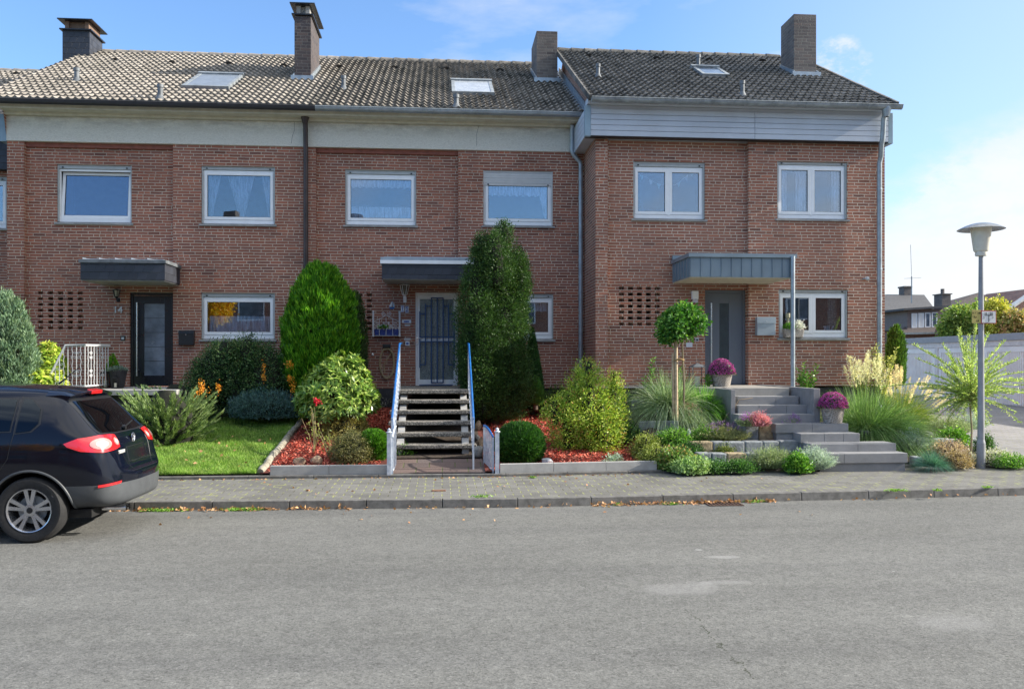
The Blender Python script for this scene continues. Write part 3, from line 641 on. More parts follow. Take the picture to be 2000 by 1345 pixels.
def stuccomat():
    m, nt, b, g, o = newmat('roughcast'); p = g.outputs['Position']
    mp = N(nt, 'ShaderNodeMapping'); mp.inputs['Scale'].default_value = (1, 1, 3.2); mp.inputs['Rotation'].default_value = (0, .12, 0); L(nt, p, mp.inputs[0])
    n = noise(nt, mp.outputs[0], 22, 5, .6, 1.2)
    s = N(nt, 'ShaderNodeSeparateXYZ'); L(nt, p, s.inputs[0])
    c = ramp(nt, n, [(.3, (.56, .53, .45)), (.55, (.72, .69, .60)), (.8, (.80, .77, .69))])
    tz = N(nt, 'ShaderNodeMapRange'); tz.inputs[1].default_value = 6.85; tz.inputs[2].default_value = 7.16; L(nt, s.outputs[2], tz.inputs[0])
    d = mth(nt, 'MULTIPLY', tz.outputs[0], ramp(nt, noise(nt, mp.outputs[0], 3.5, 5, .65), [(.35, (0,) * 3), (.65, (.62,) * 3)]))
    c = mixc(nt, d, c, (.28, .27, .24)); L(nt, c, b.inputs['Base Color']); b.inputs['Roughness'].default_value = .95; bump(nt, b, n, .9, .012); return m
M['stucco'] = stuccomat(); M['cream'] = pm('cream_board', (.62, .59, .48), .7, var=.08)
def fascia_band(parent, x0, x1, Y):
    m = MB(); m.box(x0, x1, Y - .03, Y + .3, ZT2, 7.16); o = m.build('fascia', M['stucco'], parent)
    m = MB(); m.box(x0, x1, Y - .13, Y + .2, 7.162, 7.26); m.box(x0, x1, Y - .40, Y - .133, 7.22, 7.37); m.build('eaves_board', M['cream'], o)
    return o
def crack(parent, pts, Y, wd=.006):
    m = MB(); ps = [P(a, b, Y) for a, b in pts]
    for a, b in zip(ps, ps[1:]):
        d = (b - a).normalized(); n = Vector((d.z, 0, -d.x)) * wd / 2; m.quad(a + n, b + n, b - n, a - n)
    m.build('crack', M['black'], parent)
# ---- house 1 (number 14)
X10, X1a, X1b, X12, X2a, X2b, X23 = -9.23, -8.883, -5.80, -2.979, -2.759, .354, 3.172
h1 = thing('brick_house', ((X10 + X12) / 2, Y2, 0), 'red brick terraced house numbered 14 with black front door and slate-edged canopy', 'house')
r1a = rect(111, 257, 322, 436, Y2 + YR); r1b = rect(393, 537, 325, 439, Y2); g1 = rect(393, 537, 572, 664, Y2); d1 = rect(253, 339.5, 571, 751, Y2 + YR)
scr1 = screen([74, 151.5], [567, 643], Y2 + YR)
mb = MB(); pilaster_walls(mb, [(X10, X1a, Y2, []), (X1a, X1b, Y2 + YR, [r1a, (d1[0], d1[1], 1.36, d1[3], .12)] + scr1), (X1b, X12, Y2, [r1b, g1])], 1.34, ZT2)
shell(mb, X10, X12, Y2, roof12, .5, ZT2, True, False); mb.build('wall', M['brick'], h1)
mb = MB(); mb.box(X10 + .02, X12, Y2 + .05, Y2 + .3, .4, 1.335); mb.build('plinth', M['plinth'], h1)
fb = fascia_band(h1, X10, X12, Y2); crack(fb, [(570, 227), (575, 240), (575, 255), (571, 266), (569, 280)], Y2 - .032)
mb = MB(); mb.box(X1a + .003, X1b - .003, Y2 + .06, Y2 + YR - .003, ZT2 - .10, ZT2 - .003); mb.build('beam', M['rust'], h1)
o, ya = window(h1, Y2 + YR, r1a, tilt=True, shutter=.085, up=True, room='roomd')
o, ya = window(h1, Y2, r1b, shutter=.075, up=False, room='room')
w_ = r1b[1] - r1b[0]; zz0, zz1 = r1b[2] + .19, r1b[3] - .15; xx0, xx1 = r1b[0] + .115, r1b[1] - .115; wi = xx1 - xx0; yc = ya + .14
curtain(xx0, xx0 + wi * .19, zz0, zz1, yc, o, 24, x0b=xx0, x1b=xx0 + wi * .05, mat=M['sheer'], seed=3)
curtain(xx0 + wi * .29, xx0 + wi * .73, zz0, zz1, yc, o, 50, x0b=xx0 + wi * .48, x1b=xx0 + wi * .56, mat=M['sheer'], seed=4)
curtain(xx0 + wi * .84, xx1, zz0, zz1, yc, o, 24, x0b=xx0 + wi * .96, x1b=xx1, mat=M['sheer'], seed=5)
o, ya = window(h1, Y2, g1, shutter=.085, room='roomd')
curtain(g1[0] + .12, g1[1] - .12, g1[2] + .16, g1[2] + .53, ya + .12, o, 90, mat=M['lacew'], wave=.09, seed=6)
sk1 = skylight(roof12, 371, 463, 151, 176, h1, pm('skylight_blind', (.20, .235, .28), .35))
tiles('roof', roof12, -9.62, -2.83, M['tile'], h1, holes=[sk1])
ridge_tiles(roof12, -9.6, -2.83, M['tile'], h1)
mb = MB(); mb.prism([roof12.pos(-9.63, -.02, -.04), roof12.pos(-9.63, roof12.len, -.04), roof12.pos(-9.63, roof12.len, .06), roof12.pos(-9.63, -.02, .06)], (.03, 0, 0)); mb.build('verge_board', M['black'], h1)
gutter(-9.72, -2.69, 18.27, 7.35, .072, M['dgutter'], h1, ribs=False)
vent_pipe(roof12, 313, 168, 196, .055, M['zincd'], h1); vent_pipe(roof12, 150, 136, 161, .055, M['zincd'], h1)
vent_tiles(roof12, [(228, 121), (338, 126), (449, 128), (556, 132)], M['black'], h1)
ch, cb_ = chimney(h1, roof12, 575, 607.5, 158, 31, 630, M['dbrick']); chimney_cap(ch, cb_, M['concrete'])
cc = thing('slate_chimney', (-9.2, 23, 9), 'short slate-clad chimney with black cover plate at the left end of the roofs', 'chimney')
Yc = 23.2; xa, xb = XP(122, Yc), XP(175, Yc); zt = ZP(150, 60, Yc); rr_ = ray(200, 500); Ybk = xb / (rr_[0] / rr_[1])
mb = MB(); mb.box(xa, xb, Yc, Ybk, 9, zt); mb.build('stack', M['slate'], cc)
chimney_cap(cc, (xa, xb, Yc, Ybk, zt), pm('flue_brick', (.20, .13, .09), .8))
# brown downpipe
def downpipe(pts, r, mat, parent, hopper=None, clips=()):
    m = MB(); m.tube(pts, r, 12)
    if hopper: p = Vector(hopper); m.lathe(p, [(r * 1.9, .0), (r * 1.8, -.06), (r * 1.0, -.2)], 14)
    o = m.build('downpipe', mat, parent, True)
    for z in clips:
        c = MB(); c.tube([(pts[-1][0], pts[-1][1], z - .02), (pts[-1][0], pts[-1][1], z + .02)], r * 1.12, 12); c.build('pipe_clip', mat, o)
    return o
xp = XP(597, 18.68); downpipe([(xp, 18.62, 7.22), (xp, 18.66, 7.0), (xp, 18.70, 6.4), (xp, 18.70, 1.0)], .052, M['brown'], h1, (xp, 18.60, 7.28), (5.2, 4.0, 3.1, 6.3))
def slate_canopy(parent, px0, px1, pyt, pys, pyb, Yf, Yw, top='alu', strip='alu', caps=0, band=False):
    x0, x1 = XP(px0, Yf), XP(px1, Yf); pm_ = (px0 + px1) / 2; zt, zs, zb = (ZP(pm_, v, Yf) for v in (pyt, pys, pyb))
    m = MB(); m.box(x0, x1, Yf, Yw - .004, zb, zs); o = m.build('canopy', M['slate'], parent)
    m = MB(); m.box(x0 - .03, x1 + .03, Yf - .03, Yw - .004, zs + .002, zt); m.build('canopy_edge', M[strip], o, bevel=.006)
    m = MB(); m.box(x0 + .04, x1 - .04, Yf + .05, Yw - .01, zt + .002, zt + .02)
    m.build('canopy_top', M[top], o)
    m = MB(); m.box(x0 + .02, x1 - .02, Yf + .02, Yw - .01, zb - .012, zb - .003); m.build('soffit', M['wgrey'], o)
    if band: m = MB(); m.box(x0 - .035, x1 + .035, Yf - .036, Yf - .031, zs + .004, zs + .55 * (zt - zs)); m.build('white_strip', M['white'], o)
    if caps:
        m = MB()
        for i in range(caps): xx = x0 + .05 + i * (x1 - x0 - .2) / (caps - .4); m.prism([(xx, Yf - .02, zt + .003), (xx + .13, Yf - .02, zt + .003), (xx, Yf - .02, zt + .035)], (0, .2, 0))
        m.build('gravel_stop', M['white'], o)
    return o
slate_canopy(h1, 157, 322, 507, 514, 547, 17.8, Y2 + YR, caps=5, strip='zincd')
def door_base(parent, r, Y, mat, fw=.06, z0=1.40):
    m = MB(); x0, x1, z1 = r[0] + .003, r[1] - .003, r[3] - .003
    m.box(x0, x0 + fw, Y, Y + .07, z0, z1); m.box(x1 - fw, x1, Y, Y + .07, z0, z1); m.box(x0 + fw, x1 - fw, Y, Y + .07, z1 - fw, z1)
    o = m.build('door', mat, parent, bevel=.004); return o, (x0 + fw + .004, x1 - fw - .004, z0, z1 - fw - .004)
def bars_around(mb, b, g, y0, y1):
    mb.box(b[0], g[0], y0, y1, b[2], b[3]); mb.box(g[1], b[1], y0, y1, b[2], b[3]); mb.box(g[0], g[1], y0, y1, b[2], g[2]); mb.box(g[0], g[1], y0, y1, g[3], b[3])
Yd = Y2 + YR + .05; M['dblack'] = pm('black_door', (.010, .012, .018), .3, var=.05, vs=2); M['frost'] = pm('frosted_glass', (.16, .20, .25), .18, var=.25, vs=2.5, spec=.8)
o, b = door_base(h1, d1, Yd, M['dblack']); gx = (XP(281, Yd), XP(321, Yd), ZP(300, 733, Yd), ZP(300, 593, Yd))
m = MB(); bars_around(m, b, gx, Yd + .015, Yd + .06); lf = m.build('door_leaf', M['dblack'], o, bevel=.003)
m = MB(); m.box(gx[0], gx[1], Yd + .028, Yd + .04, gx[2], gx[3]); m.build('pane', M['frost'], lf)
m = MB(); [m.box(gx[0], gx[1], Yd + .022, Yd + .0275, gx[2] + k * (gx[3] - gx[2]) / 5 - .004, gx[2] + k * (gx[3] - gx[2]) / 5 + .004) for k in range(1, 5)]; m.build('pane_bar', M['black'], lf)
xh = XP(267.5, Yd - .05); m = MB(); m.tube([(xh, Yd - .05, ZP(267, 734, Yd)), (xh, Yd - .05, ZP(267, 591, Yd))], .016, 10)
for k in (605, 722): m.tube([(xh, Yd - .05, ZP(267, k, Yd)), (xh + .02, Yd + .02, ZP(267, k, Yd))], .01, 8)
m.build('handle', M['steel'], lf, True)
# ---- house 2 (number 12)
h2 = thing('brick_house', ((X12 + X23) / 2, Y2, 0), 'middle red brick terraced house numbered 12 with white door behind blue grille', 'house')
r2a = rect(674, 813, 332, 441, Y2 + YR); r2b = rect(944, 1080, 333, 442, Y2); g2 = rect(944, 1081, 573, 664, Y2); d2 = rect(811, 897, 571, 751, Y2 + YR)
scr2 = screen([639, 716.5], [568, 644], Y2 + YR)
mb = MB(); pilaster_walls(mb, [(X12, X2a, Y2, []), (X2a, X2b, Y2 + YR, [r2a, (d2[0], d2[1], 1.36, d2[3], .12)] + scr2), (X2b, X23, Y2, [r2b, g2])], 1.34, ZT2)
shell(mb, X12, X23, Y2, roof12, .5, ZT2, False, False); mb.build('wall', M['brick'], h2)
mb = MB(); mb.box(X12, X23, Y2 + .05, Y2 + .3, .4, 1.335); mb.build('plinth', M['plinth'], h2)
fb = fascia_band(h2, X12, X23 - .10, Y2); crack(fb, [(937, 235), (934, 250), (931, 262), (931, 285)], Y2 - .032)
mb = MB(); mb.box(X2a + .003, X2b - .003, Y2 + .06, Y2 + YR - .003, ZT2 - .10, ZT2 - .003); mb.build('beam', M['rust'], h2)
o, ya = window(h2, Y2 + YR, r2a, shutter=.09, up=True)
curtain(r2a[0] + .12, r2a[1] - .12, r2a[3] - .38, r2a[3] - .15, ya + .06, o, 110, mat=M['lacew'], scallop=.02, seed=7, amp=.012); curtain(r2a[0] + .12, r2a[1] - .12, r2a[2] + .16, r2a[2] + .44, ya + .06, o, 110, mat=M['lacew'], seed=8, amp=.012, wave=.045)
o, ya = window(h2, Y2, r2b, shutter=.09, shut_down=.25, up=True)
curtain(r2b[0] + .12, r2b[1] - .12, r2b[3] - .56, r2b[3] - .33, ya + .06, o, 100, mat=M['lacew'], scallop=.025, seed=9, amp=.012)
curtain(r2b[1] - .30, r2b[1] - .12, r2b[2] + .16, r2b[3] - .5, ya + .08, o, 20, x0b=r2b[1] - .16, mat=M['lacew'], seed=19, amp=.012)
o, ya = window(h2, Y2, g2, shutter=.09); curtain(g2[0] + .12, g2[1] - .12, g2[3] - .40, g2[3] - .15, ya + .12, o, 80, mat=M['sheer'], scallop=.02, seed=10)
sk1 = skylight(roof12, 882, 962, 164, 187, h2, pm('skylight_white', (.42, .45, .48), .2))
tiles('roof', roof12, -2.83, 3.16, M['tile2'], h2, holes=[sk1]); ridge_tiles(roof12, -2.83, 3.1, M['tile2'], h2)
gutter(-2.69, 3.08, 18.27, 7.35, .072, M['alu'], h2)
vent_pipe(roof12, 671, 151, 176, .05, M['zincd'], h2); vent_pipe(roof12, 891, 188, 212, .055, M['zincd'], h2)
vent_tiles(roof12, [(664, 134), (771, 136), (872, 138), (976, 141)], M['black'], h2)
ch, cb_ = chimney(h2, roof12, 1048, 1089, 162, 61, 1038, M['gbrick'])
m = MB(); k = roof12
for t in np.arange(.05, 4.9, .12):
    m.prism([k.pos(3.03, t, .05), k.pos(3.165, t, .05), k.pos(3.165, t, .065), k.pos(3.03, t, .065)], k.d * .105)
m.prism([k.pos(3.135, 0, .07), k.pos(3.165, 0, .07), k.pos(3.165, 0, .19), k.pos(3.135, 0, .19)], k.d * 4.95)
m.build('flashing', M['alu'], h2)
xp = XP(1117, 18.66); xq = XP(1134.5, 18.66)
downpipe([(xp, 18.62, 7.2), (xp, 18.66, 7.1), (xp, 18.66, 6.62), (xp + .03, 18.66, 6.55), (xq - .03, 18.68, 6.40), (xq, 18.68, 6.32), (xq, 18.68, 1.0)], .05, M['alu'], h2, None, (5.6, 4.05, 3.5, 2.3))
slate_canopy(h2, 746, 934, 503, 516, 545, 17.8, Y2 + YR, band=True)
Yd = Y2 + YR + .04; M['pvc'] = pm('white_door', (.84, .85, .85), .35, var=.04); M['ornglass'] = pm('ornamental_glass', (.06, .09, .09), .2, var=.5, vs=45, col2=(.24, .28, .27), spec=.8, bs=.6, bscale=40)
M['blue'] = pm('blue_paint', (.012, .06, .17), .4, var=.15); M['bluer'] = pm('bright_blue_handrail', (.012, .12, .38), .35, var=.15)
o, b = door_base(h2, d2, Yd, M['pvc'], .05); gx = (XP(820, Yd), XP(886, Yd), ZP(853, 741, Yd), ZP(853, 584, Yd))
m = MB(); bars_around(m, b, gx, Yd + .01, Yd + .06); zmid = ZP(853, 663, Yd); m.box(gx[0], gx[1], Yd + .008, Yd + .06, zmid - .035, zmid + .035); lf = m.build('door_leaf', M['pvc'], o, bevel=.003)
for a, c in ((gx[2], zmid - .035), (zmid + .035, gx[3])):
    m = MB(); m.box(gx[0], gx[1], Yd + .03, Yd + .04, a, c); m.build('pane', M['ornglass'], lf)
m = MB(); zi = lambda v: ZP(853, v, Yd - .03); xi = lambda v: XP(v, Yd - .03); bw = .027
def vb(px, a, b_): m.box(xi(px) - bw / 2, xi(px) + bw / 2, Yd - .05, Yd - .03, zi(b_), zi(a))
def hb(a, b_, py): m.box(xi(a), xi(b_), Yd - .047, Yd - .033, zi(py) - bw / 2, zi(py) + bw / 2)
for px, a, c in ((820, 608, 718), (887, 608, 718), (831, 593, 712), (876, 593, 712), (842.5, 581, 747), (865.5, 581, 747), (854, 581, 747)): vb(px, a, c)
for a, c, py in ((820, 831, 613), (876, 887, 613), (831, 842, 598), (866, 876, 598), (842, 866, 582), (820, 887, 658), (820, 887, 667), (820, 831, 712), (876, 887, 712), (842, 866, 747)): hb(a, c, py)
m.build('iron_grille', M['blue'], lf)
m = MB(); hx = XP(814.5, Yd - .02); m.box(hx - .02, hx + .02, Yd - .012, Yd + .009, zi(674), zi(655)); m.tube([(hx, Yd - .01, zi(660)), (hx, Yd - .05, zi(660)), (hx + .07, Yd - .05, zi(660))], .009, 8); m.build('handle', M['steel'], lf, True)
m = MB(); m.box(d2[0] + .1, d2[1] - .15, Y2 - .45, Y2 - .02, 1.415, 1.43); tag(m.build('doormat', M['blue']), 'blue doormat on the top landing before the white door', 'doormat')
# ---- house 3 (end of the row)
h3 = thing('brick_house', ((X23 + 9.43) / 2, Y3, 0), 'forward-set brown brick end house with grey door, zinc canopy and grey boarded fascia', 'house')
X3a, X3b, X3c = 3.431, 6.439, 9.431
r3a = rect(1237, 1377, 316, 429, Y3 + YR); r3b = rect(1518, 1655, 316, 429, Y3); g3 = rect(1521, 1656, 565, 661, Y3); d3 = rect(1377, 1457.5, 566, 753, Y3 + YR)
scr3 = screen([1209, 1279], [561, 638], Y3 + YR)
mb = MB(); pilaster_walls(mb, [(X23 + .002, X3a, Y3, []), (X3a, X3b, Y3 + YR, [r3a, (d3[0], d3[1], 1.42, d3[3], .12)] + scr3), (X3b, X3c, Y3, [r3b, g3])], 1.42, ZT3)
shell(mb, X23 + .002, X3c, Y3, roof3, .3, ZT3); mb.build('wall', M['brick3'], h3)
mb = MB(); mb.box(X23 + .01, X3c, Y3 + .06, Y3 + .3, .3, 1.385); mb.build('plinth', M['plinth'], h3)
mb = MB(); mb.box(X23 - .01, X3b - .9, Y3 - .04, Y3 + .2, 1.387, 1.418); mb.build('plinth_ledge', M['concrete'], h3)
M['board'] = pm('grey_boarding', (.52, .56, .62), .5, var=.05, vs=2); M['trim3'] = pm('blue_grey_trim', (.26, .36, .43), .4, var=.05)
xL, xR, Yf = 2.93, 9.40, 17.14
mb = MB(); nb = 5; hb_ = (7.13 - ZT3) / nb; xm_ = XP(1474.5, Yf)
mb.box(xL + .03, xR - .01, Yf + .025, Y3 + .2, ZT3 + .012, 7.2); mb.box(xL + .03, xR - .01, Yf - .10, Yf + .2, 7.205, 7.33); mb.box(xL + .03, X23 + .2, Yf + .24, 18.75, ZT3 + .016, 7.196)
for i in range(nb):
    z0 = ZT3 + i * hb_; mb.box(xL + .11, xm_ - .004, Yf, Yf + .024, z0 + .005, z0 + hb_ - .004); mb.box(xm_ + .004, xR - .004, Yf, Yf + .024, z0 + .005, z0 + hb_ - .004)
    mb.box(xL, xL + .029, Yf + .12, 18.74, z0 + .005, z0 + hb_ - .004)
fa = mb.build('fascia', M['board'], h3, bevel=.003)
mb = MB(); mb.box(xL - .012, xL + .107, Yf - .008, Yf + .117, ZT3 - .012, 7.19); mb.box(xR, xR + .10, Yf + .0, Y3 + 3, ZT3 - .03, 7.19); mb.build('corner_trim', M['trim3'], fa, bevel=.004)
mb = MB(); mb.box(xL + .02, xR + .05, Yf + .012, Y3 - .003, ZT3 - .008, ZT3 + .003); mb.build('soffit', M['black'], fa)
o, ya = window(h3, Y3 + YR, r3a, double=True, shutter=.10, up=True)
M['bunt'] = [pm('bunting_mint', (.3, .6, .6), .8), pm('bunting_white', (.75, .75, .75), .8)]
bt = MB(); ptsb = [(1245, 338), (1262, 346), (1280, 357), (1294, 361), (1318, 362), (1334, 350), (1348, 338), (1356, 335)]
pb = [P(a, b_, ya + .06 + Y3 * 0) for a, b_ in ptsb]; bt.mi = 1; bt.tube(pb, .004, 4)
for i in range(len(pb) - 1):
    if i == 3: continue
    q = (pb[i] + pb[i + 1]) / 2; d_ = (pb[i + 1] - pb[i]).normalized() * .05; bt.mi = i % 2; bt.prism([q - d_, q + d_, q + Vector((0, 0, -.11))], (0, .004, 0))
bt.build('bunting', M['bunt'], o)
o, ya = window(h3, Y3, r3b, double=True, shutter=.06, up=True)
xa_, xb_ = r3b[0] + .12, r3b[1] - .12
curtain(xa_, xa_ + .14, r3b[2] + .16, r3b[3] - .1, ya + .08, o, 14, mat=M['sheer'], seed=11); curtain(xa_ + .35, xa_ + .55, r3b[2] + .16, r3b[3] - .1, ya + .08, o, 14, mat=M['sheer'], seed=12); curtain(xb_ - .16, xb_, r3b[2] + .16, r3b[3] - .1, ya + .08, o, 14, mat=M['sheer'], seed=13)
o, ya = window(h3, Y3, g3, double=True, shutter=.07)
M['patt'] = pm('patterned_curtain', (.32, .33, .27), .9, var=.4, vs=30)
xc_ = XP(1625, ya + .2); curtain(xc_ - .10, xc_ + .10, g3[2] + .1, g3[3] - .1, ya + .2, o, 30, mat=M['patt'], seed=14, amp=.02)
sk1 = skylight(roof3, 1362, 1412, 138, 152, h3, M['frost'])
tiles('roof', roof3, 3.0, 9.44, M['tile3'], h3, holes=[sk1]); ridge_tiles(roof3, 3.02, 8.98, M['tile3'], h3)
gutter(3.0, 9.52, 16.84, 7.25, .072, M['zinc2'], h3)
for a in ((1168, 128, 153), (1450, 161, 189), (1364, 110, 136)): vent_pipe(roof3, *a, .045, M['zincd'], h3)
vent_tiles(roof3, [(1150, 113), (1280, 118), (1382, 121), (1486, 123)], M['black'], h3)
ch, cb_ = chimney(h3, roof3, 1550.5, 1594.5, 151, 28, 1525, M['gbrick'])
mb = MB(); k = roof3
for t in np.arange(0, k.len - .3, .345): mb.prism([k.pos(9.44, t, -.03), k.pos(9.50, t, -.03), k.pos(9.50, t, .085), k.pos(9.44, t, .085)], k.d * .36)
mb.build('verge_tiles', M['tile3'], h3); mb = MB()
for t in np.arange(0, k.len - .1, .345): mb.prism([k.pos(2.96, t, -.05), k.pos(3.0, t, -.05), k.pos(3.0, t, .07), k.pos(2.96, t, .07)], k.d * .35)
mb.build('verge_tiles', M['tile3'], h3)
xp = XP(1724, 17.02); xq = XP(1718, 17.25)
downpipe([(xp, 16.9, 7.16), (xp, 16.98, 7.0), (xp, 17.02, 6.62), (xp - .01, 17.05, 6.5), (xq + .01, 17.22, 6.28), (xq, 17.26, 6.15), (xq, 17.26, .6)], .052, M['alu'], h3, (xp, 16.87, 7.22), (5.6, 3.9, 2.3))
# zinc canopy
M['zinc'] = pm('standing_seam_zinc', (.23, .29, .33), .4, .35, var=.08, vs=2)
Yf = 16.1; x0, x1 = XP(1347, Yf), XP(1550, Yf); zt, zb = ZP(1450, 503, Yf), ZP(1450, 541, Yf)
mb = MB(); mb.box(x0, x1, Yf, Y3 - .003, zb, zt - .002)
n = 10
for i in range(n + 1): xx = x0 + .02 + (x1 - x0 - .04) * i / n; mb.box(xx - .006, xx + .006, Yf - .022, Yf - .001, zb + .01, zt - .01)
for i in range(6): yy = Yf + .1 + i * .2; mb.box(x0 - .022, x0 - .001, yy - .006, yy + .006, zb + .01, zt - .01)
o = mb.build('canopy', M['zinc'], h3)
mb = MB(); mb.box(x0 - .03, x1 + .05, Yf - .05, Yf + .05, zt, zt + .075); mb.box(x0 - .03, x0 + .05, Yf + .05, Y3 - .003, zt, zt + .075)
mb.box(x0 + .05, x1 + .03, Yf + .05, Y3 - .01, zt, zt + .05)
for i in range(n): xx = x0 + .1 + (x1 - x0 - .1) * i / n; mb.box(xx - .006, xx + .006, Yf + .06, Y3 - .04, zt + .051, zt + .085)
mb.box(XP(1315, Y3), X3b - .002, Y3 + .05, Y3 + YR - .003, zt + .05, zt + .19); mb.box(X3b + .002, XP(1515, Y3), Y3 - .02, Y3 - .003, zt + .05, zt + .17); mb.build('canopy_roof', M['zinc'], o)
mb = MB(); mb.box(x0 + .01, x1 - .01, Yf + .01, Y3 - .01, zb - .014, zb - .003); mb.build('soffit', M['cream'], o)
xp_ = XP(1546, Yf - .0); mb = MB(); mb.tube([(xp_, Yf - .06, zt + .03), (xp_, Yf - .06, 1.44)], .042, 14); mb.build('canopy_post', M['alu'], o, True)
Yd = Y3 + YR + .05; M['greydoor'] = pm('grey_door', (.13, .15, .18), .45, var=.04, vs=2)
o, b = door_base(h3, d3, Yd, M['greydoor'], z0=1.45); gx = (XP(1405.5, Yd), XP(1424, Yd), ZP(1415, 727, Yd), ZP(1415, 592, Yd))
m = MB(); bars_around(m, b, gx, Yd + .015, Yd + .06); lf = m.build('door_leaf', M['greydoor'], o, bevel=.003)
m = MB(); m.box(gx[0], gx[1], Yd + .03, Yd + .04, gx[2], gx[3]); m.build('pane', pm('dark_frosted', (.035, .06, .07), .15, spec=.8), lf)
xh = XP(1389.5, Yd - .05); m = MB(); m.tube([(xh, Yd - .05, 1.65), (xh, Yd - .05, ZP(1389, 592, Yd))], .016, 10)
for k in (1.75, 2.9): m.tube([(xh, Yd - .05, k), (xh, Yd + .02, k)], .01, 8)
m.build('handle', M['steel'], lf, True)
# ---- house 0 (sliver at the left edge)
h0 = thing('brick_house', (-12.2, 20.3, 0), 'set-back dark brick house cut off by the left edge of the photo', 'house')
Y0 = 20.3; r0 = (XP(-90, Y0), XP(13, Y0), ZP(0, 447, Y0), ZP(0, 345, Y0))
mb = MB(); wall(mb, Y0, -15.6, X10, .5, 6.5, [r0]); shell(mb, -15.6, X10 - .005, Y0, roof0, .5, 6.5, True, False); mb.build('wall', M['brick'], h0)
window(h0, Y0, r0, shutter=.08, up=True)
mb = MB(); mb.box(-15.6, X10 - .01, Y0 - .2, Y0 + .1, 6.3, 7.12); mb.build('fascia', M['slate'], h0)
mb = MB(); mb.box(X10 - .15, X10 - .012, Y0 - 1.5, Y0 - .203, 6.62, 7.2); mb.build('corner_trim', M['trim3'], h0)
tiles('roof', roof0, -15.6, -9.0, M['tile'], h0); ridge_tiles(roof0, -15.6, -9.0, M['tile'], h0); vent_tiles(roof0, [(35, 148)], M['black'], h0)
gutter(-15.6, -9.66, 19.77, 7.26, .07, M['dgutter'], h0, ribs=False)
# ---- houses across the street, behind the camera: seen only as reflections
ho = thing('opposite_house', (-2, -14, 0), 'long dark brick terrace across the street, mirrored in the ground floor windows', 'house')
mb = MB(); mb.box(-30, 44, -24, -13, 0, 6.6); mb.build('wall', M['brick'], ho)
mb = MB(); mb.prism([(-30, -12.7, 6.6), (-30, -24.3, 6.6), (-30, -18.5, 10.2)], (74, 0, 0)); mb.build('roof', M['tile3'], ho)
for x in (-22, -14, -6, 2, 10, 18, 26):
    mb = MB(); mb.box(x, x + .8, -18.6, -17.8, 9.3, 11.6); mb.build('chimney', M['gbrick'], ho)
for x in range(-28, 40, 4):
    for z in (1.6, 4.3):
        mb = MB(); frame(mb, x, x + 1.6, z, z + 1.3, -12.995, -12.95, .08); wn = mb.build('window', M['white'], ho)
        mb = MB(); mb.box(x + .08, x + 1.52, -12.99, -12.97, z + .08, z + 1.22); mb.build('pane', M['frost'], wn)
# ------------------------------------------------------------------ background to the right
gL, gR = D(1752, 700, 38), D(2000, 700, 29.5); gd = (gR - gL); gd.z = 0; glen = gd.length; gd.normalize(); gn = Vector((gd.y, -gd.x, 0))
if gn.x > 0: gn = -gn
gar = thing('garage_row', (gL.x, gL.y, .3), 'long row of flat-roofed pale concrete garages with white ribbed doors', 'garage')
M['gwhite'] = pm('garage_door_white', (.88, .84, .78), .5, var=.05, vs=2); M['gconc'] = pm('garage_concrete', (.74, .70, .65), .8, var=.1); M['gedge'] = pm('garage_roof_edge', (.33, .34, .35), .6, var=.06)
def gp(s, o, z): return gL + gd * s + gn * o + Vector((0, 0, z - gL.z))
GZ = .30; GT = 2.94; m = MB(); step = 3.0; n = 6
def gbox(m, s0, s1, o0, o1, z0, z1): m.prism([gp(s0, o0, z0), gp(s1, o0, z0), gp(s1, o1, z0), gp(s0, o1, z0)], (0, 0, z1 - z0))
gbox(m, 0, n * step + .2, -6, -.12, GZ, GT - .25)
for i in range(n + 1): gbox(m, i * step, i * step + .22, -.118, 0, GZ, GT - .45)
gbox(m, 0, n * step + .22, -.118, .0, GT - .448, GT - .25); m.build('wall', M['gconc'], gar)
m = MB(); gbox(m, -.1, n * step + .32, -6.1, .06, GT - .248, GT); m.build('roof_edge', M['gedge'], gar, bevel=.01)
for i in range(n):
    m = MB(); a, b = i * step + .24, (i + 1) * step - .02; frame_o = .035
    gbox(m, a, b, -.10, -.05, GZ + .03, GT - .46); gbox(m, a, a + .2, -.049, -.02, GZ + .03, GT - .46); gbox(m, b - .2, b, -.049, -.02, GZ + .03, GT - .46); gbox(m, a + .2, b - .2, -.049, -.02, GT - .66, GT - .46)
    s_ = a + .26
    while s_ < b - .26: gbox(m, s_, s_ + .055, -.049, -.028, GZ + .05, GT - .67); s_ += .11
    m.build('garage_door', M['gwhite'], gar)
# far houses
M['clad'] = pm('brown_cladding', (.20, .155, .14), .7, var=.08); M['fwall'] = M['fbrick']
def PD(px, py, Y): return P(px, py, Y)
fa_ = thing('far_house', (24, 60, 0), 'far house with grey tiled roof and thin aerial, just right of the brick corner', 'house')
Ya = 62
x0, x1 = XP(1640, Ya), XP(1806, Ya + 3); ze, zr = ZP(1740, 622, Ya), ZP(1740, 575, Ya + 6)
m = MB(); m.box(x0, XP(1768, Ya), Ya + .3, Ya + 12, 0, ze); m.build('wall', M['fbrick'], fa_)
m = MB(); ap = XP(1805, Ya + 6); m.add([(x0, Ya, ze), (XP(1842, Ya), Ya, ze - .1), (ap, Ya + 6, zr), (x0, Ya + 6, zr), (x0, Ya + 12, ze), (XP(1842, Ya), Ya + 12, ze)], [(0, 1, 2, 3), (3, 2, 5, 4), (1, 5, 2)]); m.build('roof', M['ftile'], fa_)
